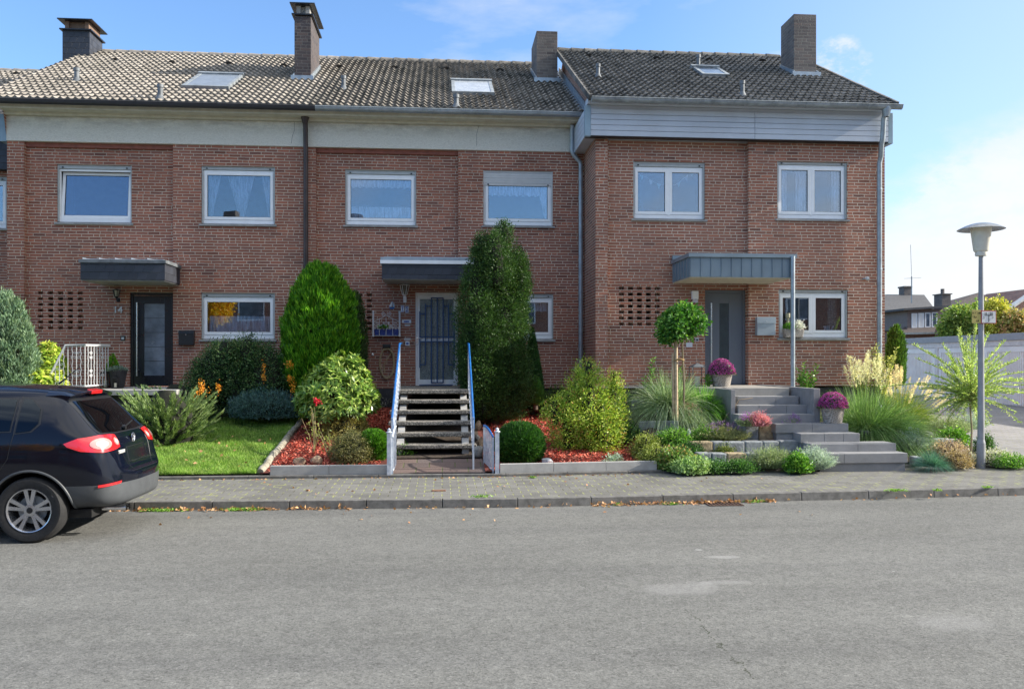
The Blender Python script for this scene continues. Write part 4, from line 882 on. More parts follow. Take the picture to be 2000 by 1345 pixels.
m = MB(); xg = XP(1763, Ya); m.prism([(x0, Ya - .1, ze - .12), (xg + .3, Ya - .1, ze - .12), (xg + .3, Ya - .1, ze + .05), (x0, Ya - .1, ze + .05)], (0, -.12, 0)); m.build('gutter', M['zinc2'], fa_)
m = MB(); m.box(XP(1763, Ya + 6), XP(1777, Ya + 6), Ya + 5.8, Ya + 6.6, zr - 1, ZP(1770, 562, Ya + 6)); m.box(XP(1762, Ya + 6), XP(1778, Ya + 6), Ya + 5.7, Ya + 6.7, ZP(1770, 562, Ya + 6) + .002, ZP(1770, 559, Ya + 6)); m.build('chimney', M['gbrick'], fa_)
m = MB(); xa = XP(1780.5, Ya + 2); zA = lambda v: ZP(1780, v, Ya + 2); m.tube([(xa, Ya + 2, zA(592)), (xa, Ya + 2, zA(540))], .05, 6); m.tube([(xa, Ya + 2, zA(540)), (XP(1778.5, Ya + 2), Ya + 2, zA(478))], .02, 6); m.tube([(XP(1766, Ya + 2), Ya + 2, zA(544)), (XP(1799, Ya + 2), Ya + 2, zA(542))], .014, 5); m.build('aerial', M['zinc2'], fa_)
fb_ = thing('far_house', (28, 50, 0), 'low far house with brown clad dormer and four narrow windows above the garages', 'house')
Yb = 50
zE = ZP(1800, 651, Yb); m = MB(); m.box(XP(1752, Yb), XP(1990, Yb), Yb + .2, Yb + 9, 0, zE + .05); m.build('wall', M['fbrick'], fb_)
xL_, xR_ = XP(1748, Yb), XP(1990, Yb + 2)
m = MB(); zS = ZP(1800, 640, Yb + 1.4); m.add([(xL_, Yb - .2, zE), (xR_, Yb - .2, ZP(1990, 640, Yb)), (xR_, Yb + 6, ZP(1990, 571, Yb + 6)), (XP(1850, Yb + 6), Yb + 6, ZP(1850, 588, Yb + 6)), (XP(1772, Yb + 1.6), Yb + 1.6, ZP(1772, 634, Yb + 1.6))], [(0, 1, 2, 3, 4)]); m.build('roof', M['ftile2'], fb_)
m = MB(); m.bar((xL_, Yb - .25, zE - .03), (XP(1880, Yb), Yb - .25, ZP(1880, 648, Yb) - .03), .14, .12); m.build('gutter', M['zinc2'], fb_)
Yd_ = Yb + .9; dx0, dx1 = XP(1772, Yd_), XP(1843, Yd_); dz0, dz1 = ZP(1808, 643, Yd_), ZP(1808, 604, Yd_)
m = MB(); m.box(dx0, dx1, Yd_, Yd_ + 5, dz0, dz1); dm = m.build('dormer', M['clad'], fb_)
m = MB(); m.prism([(dx0 - .5, Yd_ - .5, ZP(1765, 607, Yd_)), (dx1 + .1, Yd_ - .5, ZP(1843, 601, Yd_)), (dx1 + .1, Yd_ - .5, ZP(1843, 597, Yd_)), (dx0 - .5, Yd_ - .5, ZP(1765, 603, Yd_))], (0, 6, 0)); m.build('dormer_roof', M['ftile'], dm)
for i, (a, b) in enumerate(((1780, 1791), (1793, 1804), (1806, 1817), (1819, 1830))):
    r = (XP(a, Yd_), XP(b, Yd_), ZP(a, 640.5 - .5 * i, Yd_), ZP(a, 611.5 - .6 * i, Yd_)); m = MB(); frame(m, *r, Yd_ - .05, Yd_ - .003, .07); wn = m.build('window', M['white'], fb_)
    m = MB(); m.box(r[0] + .07, r[1] - .07, Yd_ - .03, Yd_ - .004, r[2] + .07, r[3] - .07); m.build('pane', M['gwhite'] if i < 2 else M['frost'], wn)
fc_ = thing('far_house', (40, 58, 0), 'far house with long dark roof and brick gable at the right edge of the photo', 'house')
Yc_ = 56; A = P(1852, 594, Yc_); B = P(2030, 566, Yc_ - 4)
m = MB(); m.add([A, B, P(2030, 640, Yc_ - 7), P(1852, 640, Yc_ - 4), A + Vector((0, 8, -3)), B + Vector((0, 8, -3))], [(0, 1, 2, 3), (0, 4, 5, 1)]); m.build('roof', M['ftile'], fc_)
m = MB(); g1_ = P(1925, 655, 44); m.prism([P(1930, 665, 44), P(2040, 665, 44), P(2040, 560, 44), P(1996, 590, 44), P(1955, 618, 44), P(1930, 636, 44)], (0, 5, 0)); m.build('wall', M['fbrick'], fc_)
m = MB(); m.prism([P(1950, 622, 43.9), P(2040, 560, 43.9), P(2040, 556, 43.9), P(1950, 617, 43.9)], (0, .5, 0)); m.build('verge', M['gconc'], fc_)
m = MB(); q0, q1 = P(1989, 637, 43.9), P(2012, 608, 43.9); frame(m, q0.x, q1.x, q0.z, q1.z, 43.85, 43.99, .08); wn = m.build('window', M['white'], fc_); m = MB(); m.box(q0.x + .08, q1.x - .08, 43.9, 43.98, q0.z + .08, q1.z - .08); m.build('pane', M['frost'], wn)
m = MB(); Yk = 52; m.box(XP(1840, Yk), XP(1857, Yk), Yk, Yk + .9, 3, ZP(1848, 575, Yk)); m.box(XP(1838.5, Yk), XP(1858.5, Yk), Yk - .1, Yk + 1, ZP(1848, 575, Yk) + .003, ZP(1848, 573, Yk)); m.tube([(XP(1848, Yk), Yk + .4, ZP(1848, 574, Yk)), (XP(1848, Yk), Yk + .4, ZP(1848, 563, Yk))], .12, 8); m.build('chimney', M['gbrick'], fb_)
# ------------------------------------------------------------------ street lamp
lp = place0(1916, 914, .12); lx, ly = lp.x, lp.y
lamp = thing('street_lamp', (lx, ly, .12), 'grey street lamp with white bowl shade and flat metal hat at the garden edge', 'street lamp')
M['pole'] = pm('painted_pole', (.30, .31, .33), .5, var=.15, vs=4, bs=.2, bscale=30); M['bowl'] = pm('opal_bowl', (.72, .69, .60), .3, var=.05)
zl = lambda v: ZP(1917, v, ly)
m = MB(); m.tube([(lx, ly, .1), (lx, ly, .55)], .068, 20); m.lathe((lx, ly, .55), [(.068, 0), (.056, .06)], 20); m.tube([(lx, ly, .60), (lx, ly, 1.9), (lx, ly, zl(498))], [.056, .049, .036], 20); m.build('pole', M['pole'], lamp, True)
m = MB(); z0, z1 = zl(500), zl(444); hh = z1 - z0
m.lathe((lx, ly, z0), [(.0, 0), (.085, 0), (.092, .015), (.092, hh * .14), (.102, hh * .15), (.118, hh * .2), (.168, hh * .98), (.172, hh), (0, hh)], 32); m.build('lamp_shade', M['bowl'], lamp, True)
m = MB(); m.lathe((lx, ly, z1 - .01), [(0, -.0), (.17, 0), (.36, -.035), (.372, -.03), (.36, -.018), (.25, .035), (.17, .062), (.12, .075), (.05, .08), (0, .08)], 36); m.build('lamp_hat', pm('hat_metal', (.34, .35, .36), .3, .8, var=.2, vs=9), lamp, True)
def plate(name, px0, px1, py0, py1, Y, mat, label, writing, border=None, wmat=None, rise=0):
    r = (XP(px0, Y), XP(px1, Y), ZP(px0, py1, Y), ZP(px0, py0, Y)); t = thing(name, ((r[0] + r[1]) / 2, Y, r[2]), label, 'sign')
    m = MB(); m.box(r[0], r[1], Y, Y + .012, r[2], r[3]); m.build('plate', border or mat, t, bevel=.002)
    if border: m = MB(); m.box(r[0] + .015, r[1] - .015, Y - .004, Y - .001, r[2] + .015, r[3] - .015); m.build('face', mat, t)
    for s_, sz, u, v in writing: text('lettering', s_, sz, Vector((r[0] + (r[1] - r[0]) * u, Y - .006, r[2] + (r[3] - r[2]) * v)), wmat or M['black'], t, ext=.001)
    return r, t
sy = ly - .062
plate('sign', 1898.5, 1915.5, 605, 631, sy, pm('sign_yellow', (.44, .37, .11), .5, var=.08), 'yellow utility marker plate left half on the street lamp', [('N T 100', .045, .5, .70), ('6,6', .045, .35, .40), ('1,8', .045, .6, .12)])
r_, t_ = plate('sign', 1916, 1946, 606, 632, sy, pm('sign_white', (.72, .72, .70), .4, var=.04), 'white hydrant plate with red border on the street lamp', [('H 150', .06, .5, .68), ('7', .05, .75, .36), ('3', .05, .18, .36)], border=pm('sign_red', (.40, .05, .04), .4))
m = MB(); cx_, cz_ = (r_[0] + r_[1]) / 2, (r_[2] + r_[3]) / 2; m.box(cx_ - .075, cx_ + .075, sy - .007, sy - .0045, cz_ + .025, cz_ + .037); m.box(cx_ - .006, cx_ + .006, sy - .007, sy - .0045, r_[2] + .03, cz_ + .0245); m.build('symbol', M['black'], t_)
# ------------------------------------------------------------------ iron work drawn on vertical planes
def spiral(m, c, r, turns, a0, dirn, r_, ax=Vector((1, 0, 0)), n=18):
    pts = []
    for i in range(n + 1):
        t = i / n; a = a0 + dirn * turns * 2 * math.pi * t; rr = r * (1 - .8 * t); pts.append(c + ax * math.cos(a) * rr + Vector((0, 0, 1)) * math.sin(a) * rr)
    m.tube(pts, r_, 5); return pts[0]
# steps of house 2
M['wash'] = pm('washed_concrete', (.30, .27, .23), .9, var=.1, vs=3, bs=.9, bscale=70)
mm = M['wash'].node_tree; b_ = [n_ for n_ in mm.nodes if n_.type == 'BSDF_PRINCIPLED'][0]; g_ = [n_ for n_ in mm.nodes if n_.type == 'NEW_GEOMETRY'][0]
vo = N(mm, 'ShaderNodeTexVoronoi'); vo.inputs['Scale'].default_value = 75; L(mm, g_.outputs['Position'], vo.inputs['Vector']); sp_ = N(mm, 'ShaderNodeSeparateColor'); L(mm, vo.outputs['Color'], sp_.inputs[0])
L(mm, ramp(mm, sp_.outputs[0], [(0, (.045, .042, .038)), (.4, (.12, .11, .096)), (.7, (.24, .22, .19)), (1, (.42, .385, .33))]), b_.inputs['Base Color'])
st2 = thing('front_steps', (-.2, 15.2, .3), 'open-riser flight of washed concrete treads leading to the white door', 'steps')
m = MB(); m.box(-.92, .52, 16.0, Y2 + .1, 1.33, 1.405); m.build('landing', M['wash'], st2, bevel=.012)
for k in range(1, 6):
    y0 = 16.0 - .31 * k; z = 1.405 - .178 * k; ex = .012 * k; m = MB(); m.box(-.90 - (.05 if k > 1 else .0), .50 + ex + (.03 if k > 3 else 0), y0 + .02, y0 + .38, z - .065, z); m.build('tread', M['wash'], st2, bevel=.012)
for x in (-.78, .34):
    m = MB(); m.prism([(x, 14.75, .25), (x, 14.55, .27), (x, 14.52, .45), (x, 16.1, 1.39 - .075), (x, 18.8, 1.32), (x, 18.8, 1.1), (x, 16.3, 1.1)], (.12, 0, 0)); m.build('stringer', M['concrete'], st2)
def stair_rail(x, label, side):
    t = thing('stair_railing', (x, 14.8, .17), label, 'railing'); A, B = Vector((x, 16.0, 2.27)), Vector((x, 13.62, 1.06))
    m = MB(); m.tube([A + Vector((0, .9, .03)), A, (A + B) / 2 + Vector((0, 0, .02)), B + Vector((0, .1, .02)), B + Vector((0, 0, -.04)), B + Vector((0, .02, -.2))], .019, 8); m.build('handrail', M['bluer'], t, True)
    wi_ = pm('chipped_white_iron', (.62, .65, .70), .5, var=.25, vs=14, col2=(.30, .36, .45)) if 'chip' not in M else M['chip']; M['chip'] = wi_
    d = B - A
    for k in (0.0, 1.0):
        p = A + d * k; m = MB(); m.box(x - .014, x + .014, p.y - .014, p.y + .014, (1.40 if k == 0 else .17), p.z - .02); m.build('post', wi_, t)
    m = MB(); m.bar(A + Vector((0, 0, -.72)), B + Vector((0, 0, -.70)), .02); m.build('bottom_rail', wi_, t)
    for i in range(1, 18):
        p = A + d * (i / 18); m = MB(); m.tube([p + Vector((side * .012 * math.sin(q * 2.2), 0, -.03 - .67 * q / 6)) for q in range(7)], .0075, 5)
        if i % 3 == 0: spiral(m, p + Vector((0, .04, -.3)), .04, 1.2, 0, 1, .005, Vector((0, 1, 0))); spiral(m, p + Vector((0, -.04, -.3)), .04, 1.2, math.pi, -1, .005, Vector((0, 1, 0)))
        m.build('baluster', wi_, t, True)
stair_rail(-.80, 'white iron stair railing with bright blue handrail left of the steps', 1); stair_rail(.50, 'white iron stair railing with bright blue handrail half hidden by the yew', -1)
def gate_post(x, y, label):
    t = thing('gate_post', (x, y, .15), label, 'gate post'); m = MB(); m.box(x - .032, x + .032, y - .032, y + .032, .15, .82); m.lathe((x, y, .82), [(.045, 0), (.05, .012), (.02, .03), (.03, .05), (.0, .08)], 10); m.build('post', M['chip'], t)
gate_post(XP(760, 13.37), 13.37, 'chipped white square gate post left of the garden path'); gate_post(XP(971, 13.37), 13.37, 'chipped white square gate post right of the garden path beside the round clipped bush')
def gate_leaf(x0, y0, x1, y1, label, blue):
    t = thing('garden_gate', (x0, y0, .15), label, 'gate'); a, b = Vector((x0, y0, 0)), Vector((x1, y1, 0)); dd = (b - a); n = 8; tp = lambda s: .74 + .14 * math.sin(s * 1.6)
    m = MB(); m.tube([a + dd * (i / 8) + Vector((0, 0, tp(i / 8))) for i in range(9)], .018, 7); m.build('top_rail', M['bluer'] if blue else M['chip'], t, True)
    m = MB(); m.bar(a + Vector((0, 0, .22)), b + Vector((0, 0, .22)), .02); m.build('bottom_rail', M['chip'], t)
    for i in range(n + 1):
        p = a + dd * (i / n); m = MB(); w_ = .014 if i in (0, n) else .007; m.box(p.x - w_, p.x + w_, p.y - w_, p.y + w_, .2 if i not in (0, n) else .15, tp(i / n) - .01)
        if 0 < i < n and i % 2: spiral(m, p + Vector((0, .03, .5)), .045, 1.2, 0, 1, .006, Vector((0, 1, 0)))
        m.build('bar', M['chip'], t)
gate_leaf(XP(963, 13.42), 13.42, XP(945.5, 13.95), 13.95, 'white iron garden gate leaf with blue top rail, open at the right of the path', True)
gate_leaf(XP(766, 13.42), 13.42, XP(772.5, 13.95), 13.95, 'white iron garden gate leaf, open at the left of the path', False)
# concrete edging blocks
M['edge'] = pm('concrete_edging', (.38, .375, .36), .85, var=.1, vs=5, bs=.4, bscale=110)
def edging(x0, x1, label, n):
    t = thing('garden_edging', ((x0 + x1) / 2, yg(x0), .15), label, 'edging')
    for i in range(n):
        a = x0 + (x1 - x0) * i / n + .002; b = x0 + (x1 - x0) * (i + 1) / n - .002; m = MB(); m.add([(a, yg(a) + .02, .166), (b, yg(b) + .02, .166), (b, yg(b) + .10, .166), (a, yg(a) + .10, .166), (a, yg(a) + .02, .315), (b, yg(b) + .02, .315), (b, yg(b) + .10, .315), (a, yg(a) + .10, .315)], [(3, 2, 1, 0), (4, 5, 6, 7), (0, 1, 5, 4), (1, 2, 6, 5), (2, 3, 7, 6), (3, 0, 4, 7)]); m.build('block', M['edge'], t, bevel=.006)
edging(XP(528, 13.45), XP(757, 13.45), 'low concrete edging left of the path at the foot of the red mulch', 2); edging(XP(976, 13.45), XP(1287, 13.45), 'low concrete edging right of the path at the foot of the red mulch', 3)
# rocks
def rock(name, c, s, mat, label, cat='rock', group=None, seed=1, parent=None):
    bm = bmesh.new(); bmesh.ops.create_icosphere(bm, subdivisions=3, radius=1); rs = random.Random(seed); cut = [(Vector([rs.gauss(0, 1) for _ in range(3)]).normalized(), rs.uniform(.55, .85)) for _ in range(11)]
    for v in bm.verts:
        for n_, d_ in cut:
            k = v.co.dot(n_) - d_
            if k > 0: v.co -= n_ * k * .92
        v.co = Vector((v.co.x * s[0], v.co.y * s[1], v.co.z * s[2])) + Vector(c)
    me = bpy.data.meshes.new('r'); bm.to_mesh(me); bm.free(); o = link(name, me, mat, parent)
    if parent is None: tag(o, label, cat, group)
    return o
M['rockg'] = pm('grey_rock', (.24, .235, .22), .9, var=.3, vs=12, bs=.8, bscale=40); M['rockb'] = pm('blue_white_rock', (.62, .63, .66), .7, col2=(.16, .18, .22), vs=9, bs=.6, bscale=30); M['rockt'] = pm('tan_rock', (.36, .27, .18), .9, var=.3, vs=12, bs=.8, bscale=40)
def rk(px, py, wpx, hpx, mat, label, seed, cat='rock'):
    p = place(px, py); s = wpx / 2 / 120; h = hpx / 2 / 118; rock('rock', (p.x, p.y + s * .6, p.z + h * .75), (s, s * .8, h), mat, label, cat, None, seed)
rk(585, 912, 28, 22, M['rockt'], 'tan field stone at the front edge of the left mulch bed', 3); rk(616, 911, 26, 24, M['rockt'], 'upright brown field stone behind the left edging, right of the tan one', 4)
rk(1070, 909, 30, 18, M['rockb'], 'blue and white streaked rock in the right mulch bed', 5); rk(1182, 905, 30, 8, M['rockt'], 'flat reddish stone lying beside the grey succulent', 6)
rk(934, 840, 20, 26, M['rockt'], 'rounded tan stone stacked beside the upper treads', 7); rk(931, 862, 16, 20, M['rockg'], 'grey stone stacked beside the middle treads', 8); rk(939, 872, 14, 26, M['rockt'], 'narrow upright stone beside the lowest tread', 9); rk(935, 893, 30, 26, M['rockg'], 'dark boulder at the foot of the steps', 10)
rk(1010, 832, 24, 14, M['rockt'], 'small tan stone showing behind the round clipped bush', 16)
rk(1293, 858, 22, 20, M['rockg'], 'grey speckled boulder left of the staked tree', 11); rk(1347, 856, 14, 22, M['rockb'], 'pale upright stone right of the staked tree', 12); rk(1303, 888, 26, 14, M['rockb'], 'pale flat stone low in the rockery', 13)
ts = thing('stone_edging', (-2.85, 15, .3), 'line of weathered pale half-round edging logs between the lawn and the left mulch bed', 'edging'); y = 13.5; i = 0; M['lichen'] = pm('lichen_stone', (.40, .38, .31), .95, col2=(.17, .15, .11), vs=11, bs=.9, bscale=40)
while y < 17.6:
    l = .42 + .16 * ((i * 37) % 5) / 5; a, b = Vector((-2.84 + .012 * math.sin(i * 2.1), y, hz(-2.9, y) + .01)), Vector((-2.84 + .012 * math.sin(i * 2.1 + 2), y + l - .015, hz(-2.9, y + l) + .01)); m = MB(); m.tube([a.lerp(b, q) + Vector((.006 * math.sin(i + q * 9), 0, .008 * math.sin(i * 3 + q * 7))) for q in np.linspace(0, 1, 6)], [.052, .06, .064, .06, .063, .052], 9); m.build('edging_stone', M['lichen'], ts, True); y += l; i += 1
# ------------------------------------------------------------------ garden of house 3: steps and retaining rows
M['slab'] = pm('grey_block_step', (.245, .245, .25), .7, var=.1, vs=3, bs=.5, bscale=80)
st3 = thing('front_steps', (6.5, 15, .2), 'broad flight of grey block steps climbing to the grey door', 'steps')
def xs3(px, d): return D(px, 700, d).x
info = [(13.9, 1600, 1781, (0.42)), (14.2, 1582, 1757.6, 0), (14.5, 1562, 1683, 0), (14.8, 1512, 1659.7, 0), (15.1, 1437, 1593, 0), (15.4, 1437, 1575.7, 0), (15.7, 1437, 1558.6, 0)]
for k, (d, pl, pr, _) in enumerate(info):
    z = .26 + .1475 * (k + 1) if k else .42; Y = D(1600, 700, d).y; a, b = xs3(pl, d), xs3(pr, d); cuts = {0: (.28,), 1: (.55,), 2: (.4, .72), 3: (.5,), 4: (.78,), 5: (.3, .7), 6: (.62,)}[k]; ed = [0, *cuts, 1]
    for u, v in zip(ed, ed[1:]): m = MB(); m.box(a + (b - a) * u + .002, a + (b - a) * v - .002, Y + .014 * 0, Y + .40, z - .16, z); m.build('step_block', M['slab'], st3, bevel=.006)

    m = MB(); m.box(a + .03, b - .03, Y + .03, Y + .42, .0, z - .163); m.build('step_base', M['slab'], st3)
zt3 = .26 + .1475 * 8; Yt = D(1500, 700, 16.0).y; m = MB(); m.box(xs3(1418, 16), xs3(1543, 16), Yt, Y3 + .1, zt3 - .16, zt3); m.box(XP(1330, 17), xs3(1418, 16) - .003, Yt + .25, Y3 + .1, zt3 - .16, zt3); m.build('landing', pm('landing_slab', (.34, .32, .29), .8, var=.08, bs=.2), st3, bevel=.006)
Yc3 = D(1590, 700, 15.1).y; m = MB(); m.box(6.615, 6.735, Yc3, Y3 - .01, .5, zt3 + .015); m.build('cheek_wall', pm('cheek_slab', (.26, .255, .26), .7, var=.14, vs=5, bs=.3), st3, bevel=.006)
m = MB(); a = xs3(1427.5, 15.3); m.box(a, xs3(1436.5, 15.3), D(1430, 700, 15.3).y, Yt + .3, .5, zt3 - .01); m.build('cheek_wall', M['slab'], st3, bevel=.006)
m = MB(); m.box(XP(1340, 17), xs3(1427, 15.9), Yt + .2, Yt + .26, .6, zt3 - .17); m.build('riser_panel', M['slab'], st3)
surf('entrance_path', rng_x(XP(1640, 13.8), 8.05, 3), lambda x: yg(x) + .05, lambda x: 14.1, lambda x, y: .18 + .13 * (y - yg(x)), pm('path_slab', (.30, .295, .29), .8, var=.1, bs=.3))
M['blockg'] = pm('tumbled_block', (.25, .27, .28), .85, var=.22, vs=8, bs=.9, bscale=35); M['blockt'] = pm('tan_block', (.42, .33, .20), .85, var=.3, vs=12, bs=.8)
def rwall(pts, h, label, seed, n=None):
    a, b = pts; t = thing('retaining_wall', ((a.x + b.x) / 2, (a.y + b.y) / 2, min(a.z, b.z) - h), label, 'retaining wall'); d = b - a; l = d.length; d.normalize(); nrm = Vector((-d.y, d.x, 0)); rs = random.Random(seed); s = 0; i = 0
    while s < l - .08:
        w_ = min(rs.uniform(.22, .40), l - s); c = a + d * (s + w_ / 2) + nrm * .1 + Vector((0, 0, -h / 2 + rs.uniform(-.006, .006))); bm = MB(); bm.obox(c, d * (w_ - .01), nrm * .2, Vector((0, 0, h)))
        o = bm.build('block', M['blockt'] if rs.random() < .1 else M['blockg'], t, bevel=.022); s += w_; i += 1
def rpx(a, b, h, label, seed):
    A, B = place(*a), place(*b); A.z = hz(A.x, A.y + .1) + h - .035; B.z = hz(B.x, B.y + .1) + h - .035; rwall((A, B), h, label, seed)
rpx((1362, 913), (1500, 911), .23, 'lowest row of rough grey blocks behind the front lavender', 1)
rpx((1350, 891), (1668, 886), .23, 'long middle row of rough grey blocks crossing the rockery', 2)
rpx((1455, 866), (1540, 866), .34, 'short tall row of grey blocks under the pink heather', 3)
rpx((1246, 848), (1332, 848), .23, 'row of blue-grey blocks left of the staked tree', 5); rpx((1232, 806), (1300, 806), .23, 'highest block row beneath the big striped grass', 6)
rpx((1690, 866), (1772, 868), .23, 'curved row of dark blocks right of the block steps', 7); rpx((1785, 906), (1803, 906), .15, 'pair of blocks ending the lowest step on the right', 8)
rpx((1800, 826), (1870, 830), .15, 'short block row behind the arching grass near the willow', 9); rpx((1815, 872), (1930, 868), .16, 'block row behind the street lamp under the willow', 10)
# ------------------------------------------------------------------ small things
def lantern(name, px, pyb, pyt, w_, Y, label, zb=None, metal='black'):
    p = P(px, pyb, Y); z1 = ZP(px, pyt, Y); x = p.x; z = zb if zb is not None else p.z; h = z1 - z; t = thing(name, (x, Y, z), label, 'lantern'); r = w_ / 2; m = MB()
    m.box(x - r, x + r, Y - r, Y + r, z, z + .02)
    for i in (-1, 1):
        for j in (-1, 1): m.bar((x + i * (r - .008), Y + j * (r - .008), z + .02), (x + i * (r - .008), Y + j * (r - .008), z + h * .72), .014)
    m.box(x - r, x + r, Y - r, Y + r, z + h * .72, z + h * .74); m.add([(x - r, Y - r, z + h * .74), (x + r, Y - r, z + h * .74), (x + r, Y + r, z + h * .74), (x - r, Y + r, z + h * .74), (x, Y, z + h * .88)], [(0, 1, 4), (1, 2, 4), (2, 3, 4), (3, 0, 4)])
    m.build('frame', M[metal], t); m = MB(); m.tube([Vector((x, Y, z + h * .93)) + Vector((math.cos(a), 0, math.sin(a))) * h * .07 for a in np.linspace(0, 6.28, 13)], .005, 5); m.build('ring_handle', M[metal], t)
    m = MB(); m.tube([(x, Y, z + .02), (x, Y, z + h * .38)], r * .42, 14); m.build('candle', pm('candle_wax', (.75, .70, .55), .5), t, True)
lantern('lantern', 206, 755, 718, .16, 17.85, 'tall black lantern with white candle on the landing beside the black door', 1.40); lantern('lantern', 225.5, 755, 731, .12, 17.6, 'small black lantern in front of the dark planter by the black door', 1.40)
lantern('lantern', 1362, 752, 702, .27, 16.45, 'large open metal lantern with pale candle near the grey door', zt3, 'zincd')
# porch slab of house 1
ps = thing('porch_slab', (XP(255, 17.5), 17.5, 1.2), 'grey porch slab under the black front door with dark gap beneath', 'porch'); m = MB(); m.box(XP(165, 16.7), XP(345, 16.7), 16.7, Y2 + .1, 1.29, 1.395); m.build('slab', M['concrete'], ps, bevel=.01)
m = MB(); m.box(XP(180, 17), XP(335, 17), 16.95, Y2, .6, 1.285); m.build('base', M['plinth'], ps)
for i in range(5): m = MB(); x1_ = XP(165, 16.7) - .003 - .3 * i; m.box(x1_ - .3, x1_, 16.7, 17.9, .4, 1.395 - .17 * (i + 1)); m.build('step', M['concrete'], ps, bevel=.008)
# white railing house 1
wr = thing('porch_railing', (XP(165, 16.72), 16.72, 1.2), 'white ornamental iron railing beside the porch steps of house 14', 'railing')
M['wiron'] = pm('white_iron', (.58, .59, .60), .4, var=.06)
xa, xb, xc = XP(166, 16.74), XP(128, 16.74), XP(78, 16.74); za, zc = ZP(128, 674, 16.74), ZP(78, 772, 16.74)
m = MB(); m.tube([(XP(214, 17.9), 17.9, 2.26), (xa, 16.74, za), (xb, 16.74, za), (xc, 16.74, zc)], .022, 8); m.build('handrail', M['wiron'], wr, True)
m = MB(); m.bar((xa, 17.9, 1.47), (xa, 16.74, 1.47), .025); m.bar((xa, 16.74, 1.47), (xb, 16.74, 1.47), .025); m.bar((xb, 16.74, 1.47), (xc, 16.74, zc - .75), .025); m.build('bottom_rail', M['wiron'], wr)
def balu(x, y, zt_, zb_, k, ax):
    m = MB(); m.tube([Vector((x, y, zb_ + (zt_ - zb_) * q / 10)) + ax * (.008 * (-1) ** q if k % 2 else 0) for q in range(11)], .0085, 5)
    if k % 4 == 2:
        for zz in (.3, .75):
            z = zb_ + (zt_ - zb_) * zz
            for sx in (-1, 1):
                for sz in (-1, 1): spiral(m, Vector((x, y, z + sz * .045)) + ax * sx * .035, .034, 1.0, 0 if sx > 0 else math.pi, sx, .006, ax, 10)
    m.build('baluster', M['wiron'], wr, True)
k = 0; x = xa
while x > xc + .05:
    f = min(1, max(0, (xb - x) / (xb - xc))); balu(x, 16.74, za + (zc - za) * f, 1.47 + (zc - .75 - 1.47) * f, k, Vector((1, 0, 0))); x -= .078; k += 1
for i in range(1, 9): balu(xa, 16.74 + i * .14, za, 1.47, i, Vector((0, 1, 0)))
# planters house 1
def pot(name, px, Y, zb, r0, r1, h, mat, label, cat='plant pot', tex=None):
    x = XP(px, Y); t = thing(name, (x, Y, zb), label, cat); m = MB(); m.lathe((x, Y, zb), [(0, 0), (r0, 0), (r1, h), (r1 * 1.06, h), (r1 * 1.06, h + .025), (r1 * .9, h + .025), (r1 * .88, h - .03), (0, h - .03)], 26); m.build('pot', mat, t, True); return t, Vector((x, Y, zb + h))
P_POT1 = pot('potted_conifer', 220, 18.05, 1.40, .10, .13, .28, pm('red_pot', (.20, .05, .045), .5), 'bright green little conifer in a dark red pot beside the black door', 'potted plant')
P_POT2 = pot('potted_plant', 230, 17.85, 1.40, .12, .18, .34, pm('anthracite_pot', (.03, .03, .035), .6), 'anthracite planter with grey-green succulents beside the black door', 'potted plant')
def wickermat():
    m, nt, b, g, o = newmat('wicker'); s = N(nt, 'ShaderNodeSeparateXYZ'); tc = N(nt, 'ShaderNodeTexCoord'); L(nt, g.outputs['Position'], s.inputs[0])
    h1_ = mth(nt, 'SINE', mth(nt, 'MULTIPLY', s.outputs[2], 230)); h2_ = mth(nt, 'SINE', mth(nt, 'MULTIPLY', mth(nt, 'ADD', s.outputs[0], mth(nt, 'MULTIPLY', s.outputs[1], .6)), 130))
    h = mth(nt, 'MULTIPLY', h1_, h2_); n = noise(nt, g.outputs['Position'], 25, 4)
    c = mixc(nt, n, (.28, .24, .20), (.50, .46, .42)); c = mixc(nt, mth(nt, 'LESS_THAN', h, -.45), c, (.12, .10, .08)); L(nt, c, b.inputs['Base Color']); b.inputs['Roughness'].default_value = .8; bump(nt, b, h, .7, .008); return m
M['wicker'] = wickermat()
# mailboxes, lamps, numbers
def mailbox(px0, px1, py0, py1, Y, mat, label, flap=None, depth=.11):
    r = rect(px0, px1, py0, py1, Y - depth); t = thing('mailbox', ((r[0] + r[1]) / 2, Y, r[2]), label, 'mailbox'); m = MB(); m.box(r[0], r[1], Y - depth, Y - .004, r[2], r[3]); m.build('body', mat, t, bevel=.008)
    m = MB(); zz = r[3] - (r[3] - r[2]) * (.34 if flap else .22); m.prism([(r[0] - .004, Y - depth - .012, zz), (r[0] - .004, Y - depth - .002, zz), (r[0] - .004, Y - depth - .002, r[3] - .004), (r[0] - .004, Y - depth - .006, r[3] - .004)], (r[1] - r[0] + .008, 0, 0)); m.build('flap', flap or mat, t, bevel=.002)
    m = MB(); m.tube([((r[0] + r[1]) / 2, Y - depth - .004, r[3] - .09), ((r[0] + r[1]) / 2, Y - depth - .016, r[3] - .09)], .01, 10); m.build('lock', M['steel'], t); return r
M['mbgrey'] = pm('mailbox_grey', (.36, .42, .46), .35, .2, var=.04)
mailbox(348.5, 378, 645, 674, Y2, pm('mailbox_black', (.015, .016, .018), .35), 'black metal mailbox on the brick between the black door and the window'); mailbox(1479, 1515, 619, 655, Y3, M['mbgrey'], 'silver-grey mailbox on the brick right of the grey door', M['mbgrey'], .13)
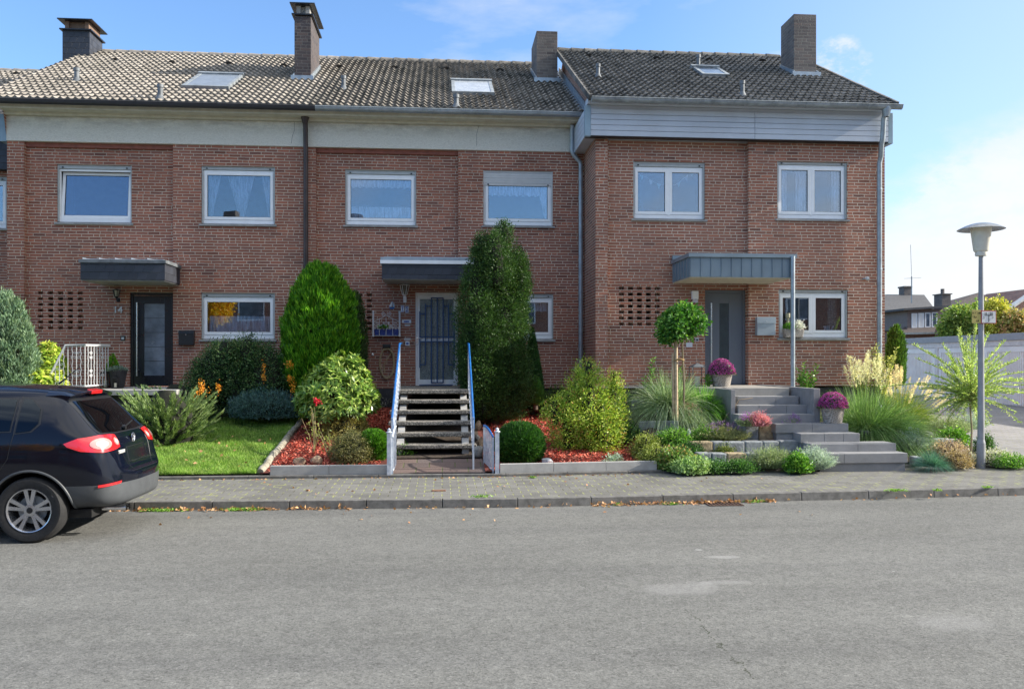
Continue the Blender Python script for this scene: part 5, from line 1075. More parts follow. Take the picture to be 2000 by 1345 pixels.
def wall_lantern(px, pyt, pyb, Y, mat, gl, label, up=True, w_=.07):
    zt_, zb_ = ZP(px, pyt, Y - .1), ZP(px, pyb, Y - .1); x = XP(px, Y - .1); h = zt_ - zb_; y = Y - .11; t = thing('wall_lamp', (x, Y, zb_), label, 'wall lamp'); m = MB()
    c0, c1 = zb_ + h * .42, zt_ - h * .12; n = 6
    for k in range(n):
        a = k * math.pi / 3; m.bar((x + .55 * w_ * math.cos(a), y + .55 * w_ * math.sin(a), c0), (x + w_ * math.cos(a), y + w_ * math.sin(a), c1), .012)
    m.lathe((x, y, c1), [(w_ * 1.15, 0), (w_ * 1.15, .01), (w_ * .5, h * .08), (0, h * .12)], 12); m.lathe((x, y, c0), [(0, -.05), (w_ * .3, -.03), (w_ * .6, 0), (0, 0)], 12)
    m.tube([(x, y, c0 - .03), (x, y, c0 - h * .25), (x, Y - .02, c0 - h * .25)], .012, 6); m.box(x - .035, x + .035, Y - .02, Y - .004, c0 - h * .40, c0 - h * .08); m.build('bracket', mat, t)
    m = MB(); m.lathe((x, y, c0), [(.45 * w_, .002), (.85 * w_, c1 - c0 - .002)], 12); m.build('lamp_glass', gl, t, True)
M['lampglass'] = pm('lamp_glass', (.42, .40, .33), .2, var=.1, spec=.8)
wall_lantern(228, 564, 590, Y2 + YR, M['black'], M['lampglass'], 'black wall lantern above the number 14', w_=.075); wall_lantern(790.5, 553, 591, Y2 + YR, M['white'], pm('lamp_glass_dark', (.12, .1, .08), .2), 'white slender wall lantern left of the white door', w_=.10)
r = rect(1352.5, 1364.5, 568, 591, Y3 + YR - .09); t = thing('wall_lamp', (r[0], Y3, r[2]), 'square white wall lamp left of the grey door', 'wall lamp'); m = MB(); m.box(r[0], r[1], Y3 + YR - .09, Y3 + YR - .004, r[2] + .08, r[3]); m.build('lamp_shade', M['white'], t, bevel=.004); m = MB(); m.box(r[0] + .01, r[1] - .01, Y3 + YR - .07, Y3 + YR - .004, r[2], r[2] + .077); m.build('socket', M['steel'], t)
def ball_lamp(px, py, Y, label):
    p = P(px, py, Y - .08); t = thing('sensor', (p.x, Y, p.z), label, 'sensor'); m = MB(); m.lathe((p.x, Y - .08, p.z), [(0, -.045)] + [(.045 * math.sin(a), -.045 * math.cos(a)) for a in np.linspace(.2, 3, 9)] + [(0, .045)], 14); m.build('head', M['slatw'], t, True); m = MB(); m.tube([(p.x, Y - .05, p.z), (p.x - .06, Y - .004, p.z)], .018, 8); m.build('arm', M['zinc2'], t)
ball_lamp(582, 547, Y2, 'small white round sensor on the wall between the houses 14 and 12'); ball_lamp(1694, 544, Y3, 'small grey spotlight on the wall beside the right downpipe')
def plaque(name, px0, px1, py0, py1, Y, mat, label, cat, inner=None, dz=.02):
    r = rect(px0, px1, py0, py1, Y); t = thing(name, ((r[0] + r[1]) / 2, Y, r[2]), label, cat); m = MB(); m.box(r[0], r[1], Y - dz, Y - .003, r[2], r[3]); m.build('plate', mat, t, bevel=.003)
    if inner: m = MB(); w_, h_ = r[1] - r[0], r[3] - r[2]; m.box(r[0] + w_ * .22, r[1] - w_ * .22, Y - dz - .006, Y - dz - .001, r[2] + h_ * .25, r[3] - h_ * .3); m.build('button', inner, t)
    return r, t
t = thing('house_number', (XP(231, Y2 + YR), Y2 + YR, 2.8), 'dark metal house number 14 under the black wall lantern', 'house number'); zq = ZP(231, 611, Y2 + YR)
text('lettering', '14', .20, Vector((XP(231, Y2 + YR), Y2 + YR - .02, zq)), M['steel'], t, ext=.008, bold=.004)
Yr_ = Y2 + YR; t12 = thing('house_number', (XP(790, Yr_), Yr_, 2.9), 'pair of blue and white ceramic number tiles 1 and 2 left of the white door', 'house number')
M['tileb'] = pm('blue_glazed', (.05, .10, .35), .25); M['tilew'] = pm('white_glazed', (.75, .77, .82), .25)
for (a, b_, c, d, s_) in ((783, 789.5, 596.5, 609.5, '1'), (791.5, 798, 598, 611, '2')):
    r = rect(a, b_, c, d, Yr_); m = MB(); m.box(r[0], r[1], Yr_ - .014, Yr_ - .003, r[2], r[3]); tl = m.build('number_tile', M['tilew'], t12)
    hgt = r[3] - r[2]; m = MB(); m.box(r[0] + .008, r[1] - .008, Yr_ - .018, Yr_ - .0145, r[3] - hgt * .2, r[3] - .01); m.box(r[0] + .008, r[1] - .008, Yr_ - .018, Yr_ - .0145, r[2] + .01, r[2] + hgt * .16); m.build('tile_border', M['tileb'], tl)
    text('lettering', s_, .10, Vector(((r[0] + r[1]) / 2, Yr_ - .018, r[2] + hgt * .27)), M['tileb'], tl, ext=.002, bold=.003)
plaque('bell_plate', 236, 245, 655.5, 665, Yr_, M['black'], 'small dark doorbell plate left of the black door', 'doorbell', M['slatw']); plaque('name_plate', 785, 803, 624.5, 631, Yr_, M['tilew'], 'blue and white ceramic name plate left of the white door', 'name plate', M['tileb'])
plaque('bell_plate', 790.5, 801, 633, 637, Yr_, M['slatw'], 'small pale bell below the ceramic name plate', 'doorbell'); plaque('letter_slot', 789, 802, 660, 664.5, Yr_, M['slatw'], 'narrow pale letter slot cover left of the white door', 'letter slot'); plaque('bell_plate', 791.5, 800, 666, 675, Yr_, M['tilew'], 'white ceramic bell plate with heart below the letter slot', 'doorbell', M['tileb'])
plaque('bell_plate', 1357.5, 1364.5, 660, 667, Y3 + YR, M['slatw'], 'small square doorbell left of the grey door', 'doorbell', M['black']); plaque('name_plate', 1340, 1352, 669, 678, Y3 + YR, M['tilew'], 'white rectangular name plate left of the grey door', 'name plate')
# sailing boat ornament
t = thing('boat_ornament', (XP(765, Yr_), Yr_, 2.9), 'little ceramic sailing boat with blue hull hung on the brick', 'ornament'); yb = Yr_ - .02
m = MB(); m.prism([P(760, 600, yb), P(771.5, 600, yb), P(769, 603, yb), P(762, 603, yb)], (0, .015, 0)); m.build('hull', M['bluer'], t)
m = MB(); m.prism([P(765.7, 588, yb), P(765, 599, yb), P(759.5, 599, yb)], (0, .01, 0)); m.build('sail', M['tilew'], t); m = MB(); m.prism([P(766.2, 588, yb), P(771.5, 599, yb), P(766.8, 599, yb)], (0, .01, 0)); m.build('sail', pm('pale_blue_sail', (.35, .50, .62), .4), t)
# gate-shaped planter rack
yb = Yr_ - .16; t = thing('planter_rack', (XP(755, yb), yb, 2.3), 'white scrolled iron rack holding a blue flower trough on the brick wall', 'planter')
for px in (729.0, 780.5):
    m = MB(); x = XP(px, yb); m.box(x - .018, x + .018, yb - .018, yb + .018, ZP(px, 656, yb), ZP(px, 609, yb)); m.lathe((x, yb, ZP(px, 609, yb)), [(.024, 0), (.028, .01), (0, .03)], 10); m.lathe((x, yb, ZP(px, 657.5, yb)), [(0, -.01), (.024, .005), (.018, .025)], 10); m.bar((x, yb, ZP(px, 650, yb)), (x, Yr_ - .004, ZP(px, 650, yb)), .02); m.build('post', M['wiron'], t)
q = lambda a, b_: P(a, b_, yb - .02)
m = MB()
for a, b_, c in ((741, 621, 655), (754, 620, 655), (767, 621, 655)): m.tube([q(a, b_), q(a, c)], .0065, 5)
m.tube([q(730, 628), q(737, 625), q(747, 620), q(754, 615)], .006, 5); m.tube([q(780, 628), q(773, 625), q(762, 620), q(754.5, 615)], .006, 5)
for (a, b_, rr, s_) in ((749.5, 613, .05, 1), (760, 613, .05, -1), (735, 633, .055, -1), (773, 633, .055, 1), (746, 636, .032, 1), (762, 636, .032, -1), (750, 631, .028, 1), (758.5, 631, .028, -1)): spiral(m, q(a, b_), rr, 1.6, math.pi / 2, s_, .0055)
for i in range(9): spiral(m, q(732 + i * 5.8, 641.5), .022, 1.2, 0, (-1) ** i, .005, n=10)
m.tube([q(729, 639), q(781, 639)], .006, 5); m.tube([q(729, 655.5), q(781, 655.5)], .006, 5); m.build('scrollwork', M['wiron'], t, True)
m = MB(); m.prism([P(730.5, 642, yb + .02), P(779.5, 642, yb + .02), P(778, 655, yb + .02), P(732, 655, yb + .02)], (0, .12, 0)); m.build('trough', pm('cobalt_glaze', (.012, .04, .22), .25), t, bevel=.004)
# garden hose
t = thing('garden_hose', (XP(756, Yr_), Yr_, 1.9), 'coiled brown garden hose hanging on the wall beside the steps', 'hose')
m = MB(); pts = []
for i in range(100):
    a = i / 100 * 2 * math.pi * 3.2; k = 1 - .08 * math.sin(a * .31); pts.append(Vector((XP(756, Yr_) + .155 * k * math.sin(a), Yr_ - .05 - .012 * (i % 33) / 11, ZP(756, 709, Yr_) + (.33 - .02 * math.cos(a * .7)) * math.cos(a))))
pts += [Vector((XP(764, Yr_), Yr_ - .08, ZP(756, 690, Yr_))), Vector((XP(750, Yr_), Yr_ - .07, ZP(756, 712, Yr_))), Vector((XP(752, Yr_), Yr_ - .07, ZP(756, 727, Yr_)))]
m.tube(pts, .0145, 6); m.build('coil', pm('hose_rubber', (.36, .27, .15), .5), t, True); m = MB(); m.box(XP(748, Yr_), XP(763, Yr_), Yr_ - .12, Yr_ - .004, ZP(755, 679, Yr_), ZP(755, 672, Yr_)); m.build('wall_hook', M['black'], t, bevel=.01)
m = MB(); p = P(728, 692, Yr_ - .05); t = thing('tap', (p.x, Yr_, p.z), 'small white drop-shaped tap knob low on the wall left of the hose', 'tap'); m.lathe(p, [(0, -.03), (.022, -.02), (.026, 0), (.01, .03), (0, .04)], 10); m.tube([p, p + Vector((0, .045, 0))], .008, 6); m.build('knob', M['white'], t, True)
# covers in road and pavement
g0, g1_ = place0(1392, 993), place0(1468, 993); yy = yk(5) - .02; t = thing('drain_grate', (g0.x, yy, 0), 'rusty slotted drain grate in the road at the kerb', 'drain'); m = MB()
frame(m, g0.x, g1_.x, 0, .01, 0, 1, .03) if False else None
x0_, x1_ = g0.x + .02, g1_.x - .02; m.box(x0_, x1_, yy - .33, yy - .30, .002, .012); m.box(x0_, x1_, yy - .03, yy, .002, .012)
nn = 9
for i in range(nn + 1): x = x0_ + (x1_ - x0_ - .02) * i / nn; m.box(x, x + .022, yy - .30, yy - .03, .002, .012)
m.build('grate', pm('rusty_iron', (.10, .055, .04), .7, var=.3, vs=20), t); m = MB(); m.quad((x0_, yy - .33, .0015), (x1_, yy - .33, .0015), (x1_, yy, .0015), (x0_, yy, .0015)); m.build('pit', M['black'], t)
c0 = place0(857, 958, .11); zc_ = .105 + .008 * (c0.y - yk(c0.x)); t = thing('valve_cover', (c0.x, c0.y, zc_), 'small rusty valve cover set in the pavement before the steps', 'valve cover'); m = MB(); m.box(c0.x - .10, c0.x + .10, c0.y - .06, c0.y + .06, zc_ - .02, zc_ + .008); m.build('lid', pm('rust_lid', (.22, .10, .06), .8, var=.4, vs=30, bs=.8, bscale=60), t, bevel=.004)
m = MB(); m.box(c0.x - .085, c0.x + .085, c0.y - .045, c0.y - .02, zc_ + .0085, zc_ + .012); m.box(c0.x - .085, c0.x + .085, c0.y + .01, c0.y + .035, zc_ + .0085, zc_ + .012); m.build('lid_rib', pm('rust_lid_light', (.34, .20, .12), .8, var=.3), t)
# things behind and on the sill of the ground window, house 3
yw = Y3 + .23; p = P(1617, 645, yw); t = thing('watering_can', (p.x, yw, p.z), 'pale blue watering can standing inside the ground floor window', 'watering can'); m = MB(); m.lathe((p.x, yw, g3[2] + .13), [(0, 0), (.055, 0), (.045, .15), (0, .15)], 16); m.build('can', pm('can_blue', (.40, .55, .58), .4), t, True); m = MB(); m.bar((p.x + .05, yw, g3[2] + .15), (p.x + .12, yw, g3[2] + .28), .03, .02); m.bar((p.x - .05, yw, g3[2] + .27), (p.x - .10, yw, g3[2] + .15), .02, .02); m.bar((p.x - .05, yw, g3[2] + .27), (p.x - .10, yw, g3[2] + .26), .02, .02); m.build('spout_and_handle', M['white'], t)
# ------------------------------------------------------------------ the parked car (only its tail is in the frame)
XR, YC = -3.463, 9.41 + .905
def cw(u, v, w): return Vector((XR - u, YC - v, w))
car = thing('parked_car', (XR - 2.2, YC, 0), 'black compact off-road car parked at the kerb, cut off by the left edge', 'car')
M['paint'] = pm('black_blue_paint', (.003, .0045, .011), .07, var=.02, vs=2, coat=0, spec=.5)
M['clad2'] = pm('grey_bumper_plastic', (.062, .068, .075), .5, var=.08, bs=.1, bscale=200)
M['tyre'] = pm('tyre_rubber', (.018, .018, .019), .8, var=.2, vs=20, bs=.3); M['rim'] = pm('alloy', (.50, .51, .54), .25, .85, var=.05)
M['cglass'] = glassmat('car_glass', tint=(.05, .065, .08), base=.01, refl=(.6, .7, .8)); M['lens'] = pm('red_lens', (.62, .015, .02), .12, var=.05, coat=1, spec=.8); M['lensc'] = pm('clear_lens', (.72, .26, .24), .12, var=.1, coat=1, spec=1)
M['lampw'] = pm('lamp_bright_chrome', (.9, .88, .86), .15, .3, var=.02, coat=1); M['dark'] = pm('wheel_well', (.006, .006, .006), .9)
secs = [  # u, hw, zb, belt, hb, ztE, hr, ztop
 (0, .20, .43, .62, .19, .655, .18, .66), (.012, .36, .40, .64, .35, .68, .34, .69), (.05, .53, .37, .67, .52, .71, .50, .72), (.105, .68, .35, .70, .66, .745, .64, .755),
 (.155, .775, .34, .90, .65, .96, .54, .975), (.21, .84, .33, 1.0, .755, 1.07, .63, 1.09), (.28, .875, .33, 1.06, .81, 1.14, .67, 1.16),
 (.38, .892, .32, 1.09, .845, 1.22, .68, 1.25), (.50, .902, .31, 1.10, .868, 1.36, .655, 1.39), (.66, .905, .31, 1.10, .88, 1.53, .625, 1.57), (.80, .905, .31, 1.10, .882, 1.585, .60, 1.64),
 (1.05, .905, .31, 1.10, .885, 1.60, .60, 1.675), (1.6, .905, .30, 1.09, .885, 1.615, .61, 1.70), (2.3, .905, .30, 1.07, .88, 1.60, .61, 1.69),
 (2.85, .90, .30, 1.05, .875, 1.53, .60, 1.62), (3.3, .90, .31, 1.03, .86, 1.25, .66, 1.30), (3.65, .895, .32, 1.0, .84, 1.05, .70, 1.08),
 (4.05, .88, .33, .92, .82, .97, .68, 1.0), (4.3, .80, .34, .80, .74, .85, .6, .88), (4.42, .58, .38, .62, .55, .68, .5, .70)]
V = []; F = []
for (u, hw, zb, be, hb_, te, hr, tt) in secs:
    h = [(0, zb), (hw * .55, zb), (hw * .90, zb + .015), (hw * .985, zb + (be - zb) * .30), (hw, zb + (be - zb) * .62), (hb_, be), ((hb_ + hr) / 2 + .015, (be + te) / 2), (hr, te), (hr * .72, tt - (tt - te) * .25), (0, tt)]
    V += [cw(u, v, z) for v, z in h] + [cw(u, -v, z) for v, z in h[-2:0:-1]]
n = 18
for i in range(len(secs) - 1):
    for k in range(n): F.append((i * n + k, i * n + (k + 1) % n, (i + 1) * n + (k + 1) % n, (i + 1) * n + k))
F += [tuple(range(n)), tuple(range((len(secs) - 1) * n, len(secs) * n))]
me = bpy.data.meshes.new('cage'); me.from_pydata([tuple(v) for v in V], [], F); bm = bmesh.new(); bm.from_mesh(me); bmesh.ops.recalc_face_normals(bm, faces=bm.faces); bm.to_mesh(me); bm.free()
tmp = bpy.data.objects.new('tmp', me); COL.objects.link(tmp); sm = tmp.modifiers.new('s', 'SUBSURF'); sm.levels = sm.render_levels = 3
WU, WZ = .933, .35; cut = MB()
for u in (WU, 3.54):
    for s_ in (1, -1): cut.prism([cw(u + .405 * math.cos(a), s_ * .58, WZ + .405 * math.sin(a)) for a in np.linspace(0, 2 * math.pi, 57)[:-1]], (0, -s_ * .5, 0))
cm = cut.mesh('c'); bm = bmesh.new(); bm.from_mesh(cm); bmesh.ops.recalc_face_normals(bm, faces=bm.faces); bm.to_mesh(cm); bm.free()
co = bpy.data.objects.new('cutter', cm); COL.objects.link(co); bo = tmp.modifiers.new('b', 'BOOLEAN'); bo.object = co; bo.operation = 'DIFFERENCE'; bo.solver = 'EXACT'
dg = bpy.context.evaluated_depsgraph_get()
body = bpy.data.meshes.new_from_object(tmp.evaluated_get(dg)); bo.show_viewport = False; dg.update() if hasattr(dg, 'update') else None
sm2 = bpy.data.meshes.new_from_object(tmp.evaluated_get(bpy.context.evaluated_depsgraph_get()))
bpy.data.objects.remove(tmp); bpy.data.objects.remove(co)
bm = bmesh.new(); bm.from_mesh(body)
bmesh.ops.bisect_plane(bm, geom=bm.verts[:] + bm.edges[:] + bm.faces[:], plane_co=(0, 0, .60), plane_no=(0, 0, 1)); bmesh.ops.bisect_plane(bm, geom=bm.verts[:] + bm.edges[:] + bm.faces[:], plane_co=(0, 0, .40), plane_no=(0, 0, 1))
def part_of(c, nrm):
    u, v, w_ = XR - c.x, YC - c.y, c.z
    for cu in (WU, 3.54):
        if math.hypot(u - cu, w_ - WZ) < .409 and abs(v) < .93 and (abs(nrm.y) < .6 or abs(v) < .6) and math.hypot(u - cu, w_ - WZ) > (.395 if abs(v) > .6 else 0): return 2
    if (w_ < .60 and (u < .6 or u > 3.9)) or w_ < .40: return 1
    return 0
split = [[], [], [], [], [], []]
for f in bm.faces: c_ = f.calc_center_median(); k_ = part_of(c_, f.normal); k_ = k_ if k_ < 2 else 2 + (1 if XR - c_.x > 2.2 else 0) + (2 if YC - c_.y > 0 else 0); split[k_].append([tuple(v.co) for v in f.verts])
bm.free()
for nm, mt, fs in (('body', M['paint'], split[0]), ('bumper', M['clad2'], split[1]), *[('wheel_well', M['dark'], q_) for q_ in split[2:]]):
    mb = MB()
    for f in fs: mb.add(f, [tuple(range(len(f)))])
    me = mb.mesh(nm); bm = bmesh.new(); bm.from_mesh(me); bmesh.ops.remove_doubles(bm, verts=bm.verts, dist=1e-4); bmesh.ops.recalc_face_normals(bm, faces=bm.faces); bm.to_mesh(me); bm.free()
    o = link(nm, me, mt, car, True)
    try: me.set_sharp_from_angle(angle=R(38))
    except Exception: pass
    if nm == 'body': BODY = o
bm = bmesh.new(); bm.from_mesh(sm2); TREE = BVHTree.FromBMesh(bm); bm.free()
def panel(name, poly, proj, mat, off=.006, res=.035, parent=None):
    p2 = []; n = len(poly)
    for i in range(n):
        a, b = Vector(poly[i]), Vector(poly[(i + 1) % n]); k = max(1, int((b - a).length / res)); p2 += [a.lerp(b, j / k) for j in range(k)]
    m_ = len(p2); xs_ = [p.x for p in p2]; ys_ = [p.y for p in p2]; pts = list(p2); x = min(xs_) + res / 2
    def inside(x, y):
        c = False; j = m_ - 1
        for i in range(m_):
            if (p2[i].y > y) != (p2[j].y > y) and x < (p2[j].x - p2[i].x) * (y - p2[i].y) / (p2[j].y - p2[i].y) + p2[i].x: c = not c
            j = i
        return c
    while x < max(xs_):
        y = min(ys_) + res / 2
        while y < max(ys_):
            if inside(x, y) and min((Vector((x, y)) - q).length for q in p2) > res * .4: pts.append(Vector((x, y)))
            y += res
        x += res
    vs, es, fs, *_ = geometry.delaunay_2d_cdt(pts, [], [list(range(m_))], 1, 1e-5)
    out = []
    for v in vs:
        o_, d_ = proj(v.x, v.y); h, nn, *_ = TREE.ray_cast(o_, d_)
        if h is None: h, nn, *_ = TREE.find_nearest(o_ + d_ * 2)
        out.append(h - d_ * off)
    mb = MB(); mb.add(out, [tuple(f) for f in fs]); me = mb.mesh(name); bm = bmesh.new(); bm.from_mesh(me); bmesh.ops.recalc_face_normals(bm, faces=bm.faces); bm.normal_update()
    o0, d0 = proj(*poly[0])
    if sum((f.normal.dot(d0) for f in bm.faces)) > 0: bmesh.ops.reverse_faces(bm, faces=bm.faces)
    bm.to_mesh(me); bm.free(); return link(name, me, mat, parent or car, True)
side = lambda s_: (lambda u, w_: (cw(u, s_ * 2, w_), Vector((0, s_, 0))))
rear = lambda v, w_: (cw(-1.5, v, w_), Vector((-1, 0, 0)))
def corner(s_):
    def f(a, w_):   # a: 0 = looking at the flank, 90 = looking at the tail
        c = cw(.75, s_ * .25, w_); d = Vector((math.sin(R(a)), -s_ * math.cos(R(a)), 0)); return c + d * 2.2, -d
    return f
for s_ in (1, -1):
    for (a, b, t0, t1) in ((.885, 1.10, .05, 0), (1.165, 2.0, 0, 0), (2.07, 2.95, 0, .28)):
        po = [(a + t0 * 1.3, 1.195), (b, 1.175), (b - t1 if t1 else b, 1.535), (a + t0 * 2.6 + .01, 1.525), (a + t0 * .3, 1.42), (a, 1.27)]
        panel('side_window', po, side(s_), M['cglass'], .007)
        cx_ = sum(p[0] for p in po) / 6; cy_ = sum(p[1] for p in po) / 6
        panel('window_trim', [(cx_ + (p[0] - cx_) * (1 + .05 / (b - a)), cy_ + (p[1] - cy_) * 1.10) for p in po], side(s_), M['black'], .003)
    # tail lamp wraps round the corner
    panel('tail_light', [(14, 1.055), (26, 1.11), (45, 1.135), (62, 1.13), (72, 1.12), (71, .985), (60, .965), (45, .95), (28, .97), (17, 1.02)], corner(s_), M['lens'], .012, .03)
    for (ca, cz, ra, rz) in ((46, 1.045, 11, .060), (66.5, 1.05, 4.5, .042)):
        panel('lamp_reflector', [(ca + ra * math.cos(t), cz + rz * math.sin(t)) for t in np.linspace(0, 6.283, 19)[:-1]], corner(s_), M['lensc'], .018, .03)
        panel('lamp_ring', [(ca + ra * .55 * math.cos(t), cz + rz * .55 * math.sin(t)) for t in np.linspace(0, 6.283, 15)[:-1]], corner(s_), M['lampw'], .021, .03)
    panel('reflector', [(40, .575), (60, .600), (61, .625), (40, .605)], corner(s_), M['lens'], .014, .03)
    # arch trim
    for cu in (WU, 3.54):
        pts = []
        for a in np.linspace(R(-8), R(188), 40):
            u, w_ = cu + .42 * math.cos(a), WZ + .42 * math.sin(a); h, *_ = TREE.ray_cast(cw(u, s_ * 2, w_), Vector((0, s_, 0)))
            if h is not None and w_ > .30: pts.append(h + Vector((0, -s_ * .004, 0)))
        mb = MB(); mb.tube(pts, .014, 8); mb.build('arch_trim', M['clad2'], car, True)
panel('rear_window', [(-.64, 1.155), (-.3, 1.14), (.3, 1.14), (.64, 1.155), (.655, 1.20), (.565, 1.50), (-.565, 1.50), (-.655, 1.20)], rear, M['cglass'], .008, .05)
panel('window_trim', [(-.68, 1.14), (-.3, 1.125), (.3, 1.125), (.68, 1.14), (.69, 1.20), (.60, 1.53), (-.60, 1.53), (-.69, 1.20)], rear, M['black'], .004, .05)
mb = MB(); vs = []; nv = 17
for i in range(nv):
    v = -.60 + 1.20 * i / (nv - 1); q = (v / .60) ** 2; h, *_ = TREE.ray_cast(cw(.90, v, 3), Vector((0, 0, -1))); zt_ = (h.z if h is not None and h.z > 1.4 else 1.6) + .004
    lp_ = cw(.585 + .05 * q, v, 1.602 - .045 * q); vs += [cw(.90, v, zt_), cw(.74, v, (zt_ + lp_.z) / 2 + .012), lp_, cw(.592 + .05 * q, v, lp_.z - .022), cw(.70, v, 1.535 - .05 * q)]
mb.add(vs, [(i * 5 + k, i * 5 + k + 1, i * 5 + k + 6, i * 5 + k + 5) for i in range(nv - 1) for k in range(4)] + [(0, 1, 2, 3, 4), tuple((nv - 1) * 5 + k for k in range(5))])
sp = mb.build('spoiler', M['paint'], car, True)
mb = MB(); mb.add([cw(.580, -.15, 1.603), cw(.580, .15, 1.603), cw(.64, .14, 1.622), cw(.64, -.14, 1.622), cw(.588, -.15, 1.563), cw(.588, .15, 1.563), cw(.64, .14, 1.57), cw(.64, -.14, 1.57)], [(0, 1, 2, 3), (4, 5, 6, 7), (0, 1, 5, 4), (1, 2, 6, 5), (0, 3, 7, 4)]); mb.build('brake_light', M['lens'], sp, bevel=.006)
# shut lines, emblem, lettering, wiper
def line(name, pts2, proj, mat=None, r=.003, off=.003):
    ps = []
    for a, b in zip(pts2, pts2[1:]):
        for t in np.linspace(0, 1, 8): q = Vector(a).lerp(Vector(b), t); o_, d_ = proj(q.x, q.y); h, *_ = TREE.ray_cast(o_, d_); ps.append((h if h is not None else o_) - d_ * off * .3)
    mb = MB(); mb.tube(ps, r, 5); return mb.build(name, mat or M['black'], car, True)
line('hatch_seam', [(70, 1.13), (72, .955), (78, .80), (85, .71)], corner(1)); line('hatch_seam', [(70, 1.13), (72, .955), (78, .80), (85, .71)], corner(-1)); line('hatch_seam', [(-.42, .705), (.42, .705)], rear)
line('door_seam', [(1.13, 1.56), (1.12, 1.15), (1.16, .9), (1.33, .62)], side(1)); line('plate_recess', [(-.27, .96), (.27, .96), (.30, .80), (-.30, .80), (-.27, .96)], rear, r=.004)
o_, d_ = rear(0, 1.05); h, *_ = TREE.ray_cast(o_, d_); hx_ = h.x + .012
mb = MB(); mb.lathe((hx_, h.y, h.z), [(.052, .0), (.058, .006), (.058, .010), (.050, .012), (.046, .004)], 28, 'x')
V1 = lambda a, b: Vector((hx_ + .006, h.y + a, h.z + b))
for a, b in (((-.030, .038), (-.004, .004)), ((.030, .038), (.004, .004)), ((-.045, .012), (-.02, -.038)), ((-.02, -.038), (-.0, -.004)), ((0, -.004), (.02, -.038)), ((.02, -.038), (.045, .012))): mb.tube([V1(*a), V1(*b)], .0045, 5)
mb.build('emblem', M['chrome'], car, True); mb = MB(); mb.lathe((hx_ - .004, h.y, h.z), [(0, 0), (.05, 0)], 24, 'x'); mb.build('emblem_back', M['black'], car)
o_, d_ = rear(.50, .915); h, *_ = TREE.ray_cast(o_, d_); o2, d2 = rear(.36, .915); hb2, *_ = TREE.ray_cast(o2, d2); ang = math.atan2(hb2.x - h.x, hb2.y - h.y)
text('lettering', 'TIGUAN', .050, Vector((max(h.x, hb2.x) + .012, h.y + .02, h.z)), M['slatw'], car, rot=(R(90), 0, R(90) - ang * .6), ext=.003, bold=.002)
mb = MB(); ww = [rear(.02 - .42 * t, 1.17 + .05 * t) for t in (0, .3, .6, 1)]; wp = [TREE.ray_cast(*q)[0] + Vector((.022, 0, 0)) for q in ww]; mb.tube(wp, .008, 6); mb.lathe(wp[0], [(0, -.02), (.028, -.015), (.028, .02), (0, .026)], 12, 'x'); mb.build('wiper', M['black'], car, True)
mb = MB(); p = cw(1.02, 0, 1.68); mb.tube([p, p + Vector((.10, 0, .08)), p + Vector((.24, 0, .20))], [.012, .006, .004], 6); mb.build('aerial', M['black'], car, True)
for v in (.42, .50): mb = MB(); mb.tube([cw(.07, v, .305), cw(.14, v, .305), cw(.4, v, .31)], .033, 14, False); mb.build('exhaust_pipe', M['chrome'], car, True)
for s_ in (): mb = MB(); mb.tube([cw(.95, .6, 1.66), cw(1.2, .605, 1.675), cw(2.4, .61, 1.68)], .014, 8); mb.build('roof_rail', M['black'], car, True)
mb = MB(); mb.box(XR - 3.9, XR - .35, YC - .75, YC + .75, .24, .33); mb.build('underbody', M['dark'], car)
def wheel(u, s_):
    c = cw(u, s_ * .80, WZ); w_ = MB(); r0, hw = .35, .115; sy = -s_
    prof = [(.232, -hw * .9), (.262, -hw), (.325, -hw * .97), (.345, -hw * .75), (.352, -hw * .4), (.353, 0), (.352, hw * .4), (.345, hw * .75), (.325, hw * .97), (.262, hw), (.232, hw * .9)]
    w_.lathe(c, prof, 48, 'y'); grp = thing_part('wheel', w_, M['tyre'])
    m = MB(); yo = lambda d: d * sy * 1
    m.lathe(c, [(.236, yo(.105)), (.232, yo(.113)), (.222, yo(.108)), (.215, yo(.07)), (.205, yo(-.08)), (.236, yo(-.10))], 40, 'y')
    for k in range(5):
        for da in (-.20, .20):
            a = k * 2 * math.pi / 5 + .3 + da; a0 = k * 2 * math.pi / 5 + .3 + da * .75; rd = Vector((math.cos(a), 0, math.sin(a))); r0_ = Vector((math.cos(a0), 0, math.sin(a0)))
            p0 = c + r0_ * .045 + Vector((0, yo(.085), 0)); p1 = c + rd * .222 + Vector((0, yo(.098), 0)); dd = p1 - p0; tn = dd.cross(Vector((0, 1, 0))).normalized()
            m.add([p0 - tn * .016, p0 + tn * .016, p1 + tn * .021, p1 - tn * .021, p0 - tn * .016 + Vector((0, yo(-.035), 0)), p0 + tn * .016 + Vector((0, yo(-.035), 0)), p1 + tn * .021 + Vector((0, yo(-.035), 0)), p1 - tn * .021 + Vector((0, yo(-.035), 0))], [(0, 1, 2, 3), (4, 5, 6, 7), (0, 1, 5, 4), (1, 2, 6, 5), (2, 3, 7, 6), (3, 0, 4, 7)])
    m.lathe(c, [(0, yo(.095)), (.062, yo(.09)), (.07, yo(.07)), (.07, yo(.03))], 24, 'y'); m.build('rim', M['rim'], grp, True)
    m = MB(); m.lathe(c, [(.0, yo(.02)), (.15, yo(.02)), (.15, yo(.0))], 30, 'y'); m.build('brake_disc', M['zinc2'], grp)
    m = MB(); m.lathe(c, [(0, yo(.1)), (.03, yo(.098)), (.033, yo(.094))], 20, 'y'); m.build('hub_cap', M['black'], grp, True)
    m = MB(); m.lathe(c, [(0, yo(-.02)), (.21, yo(-.02)), (.21, yo(-.03))], 24, 'y'); m.build('wheel_back', M['dark'], grp)
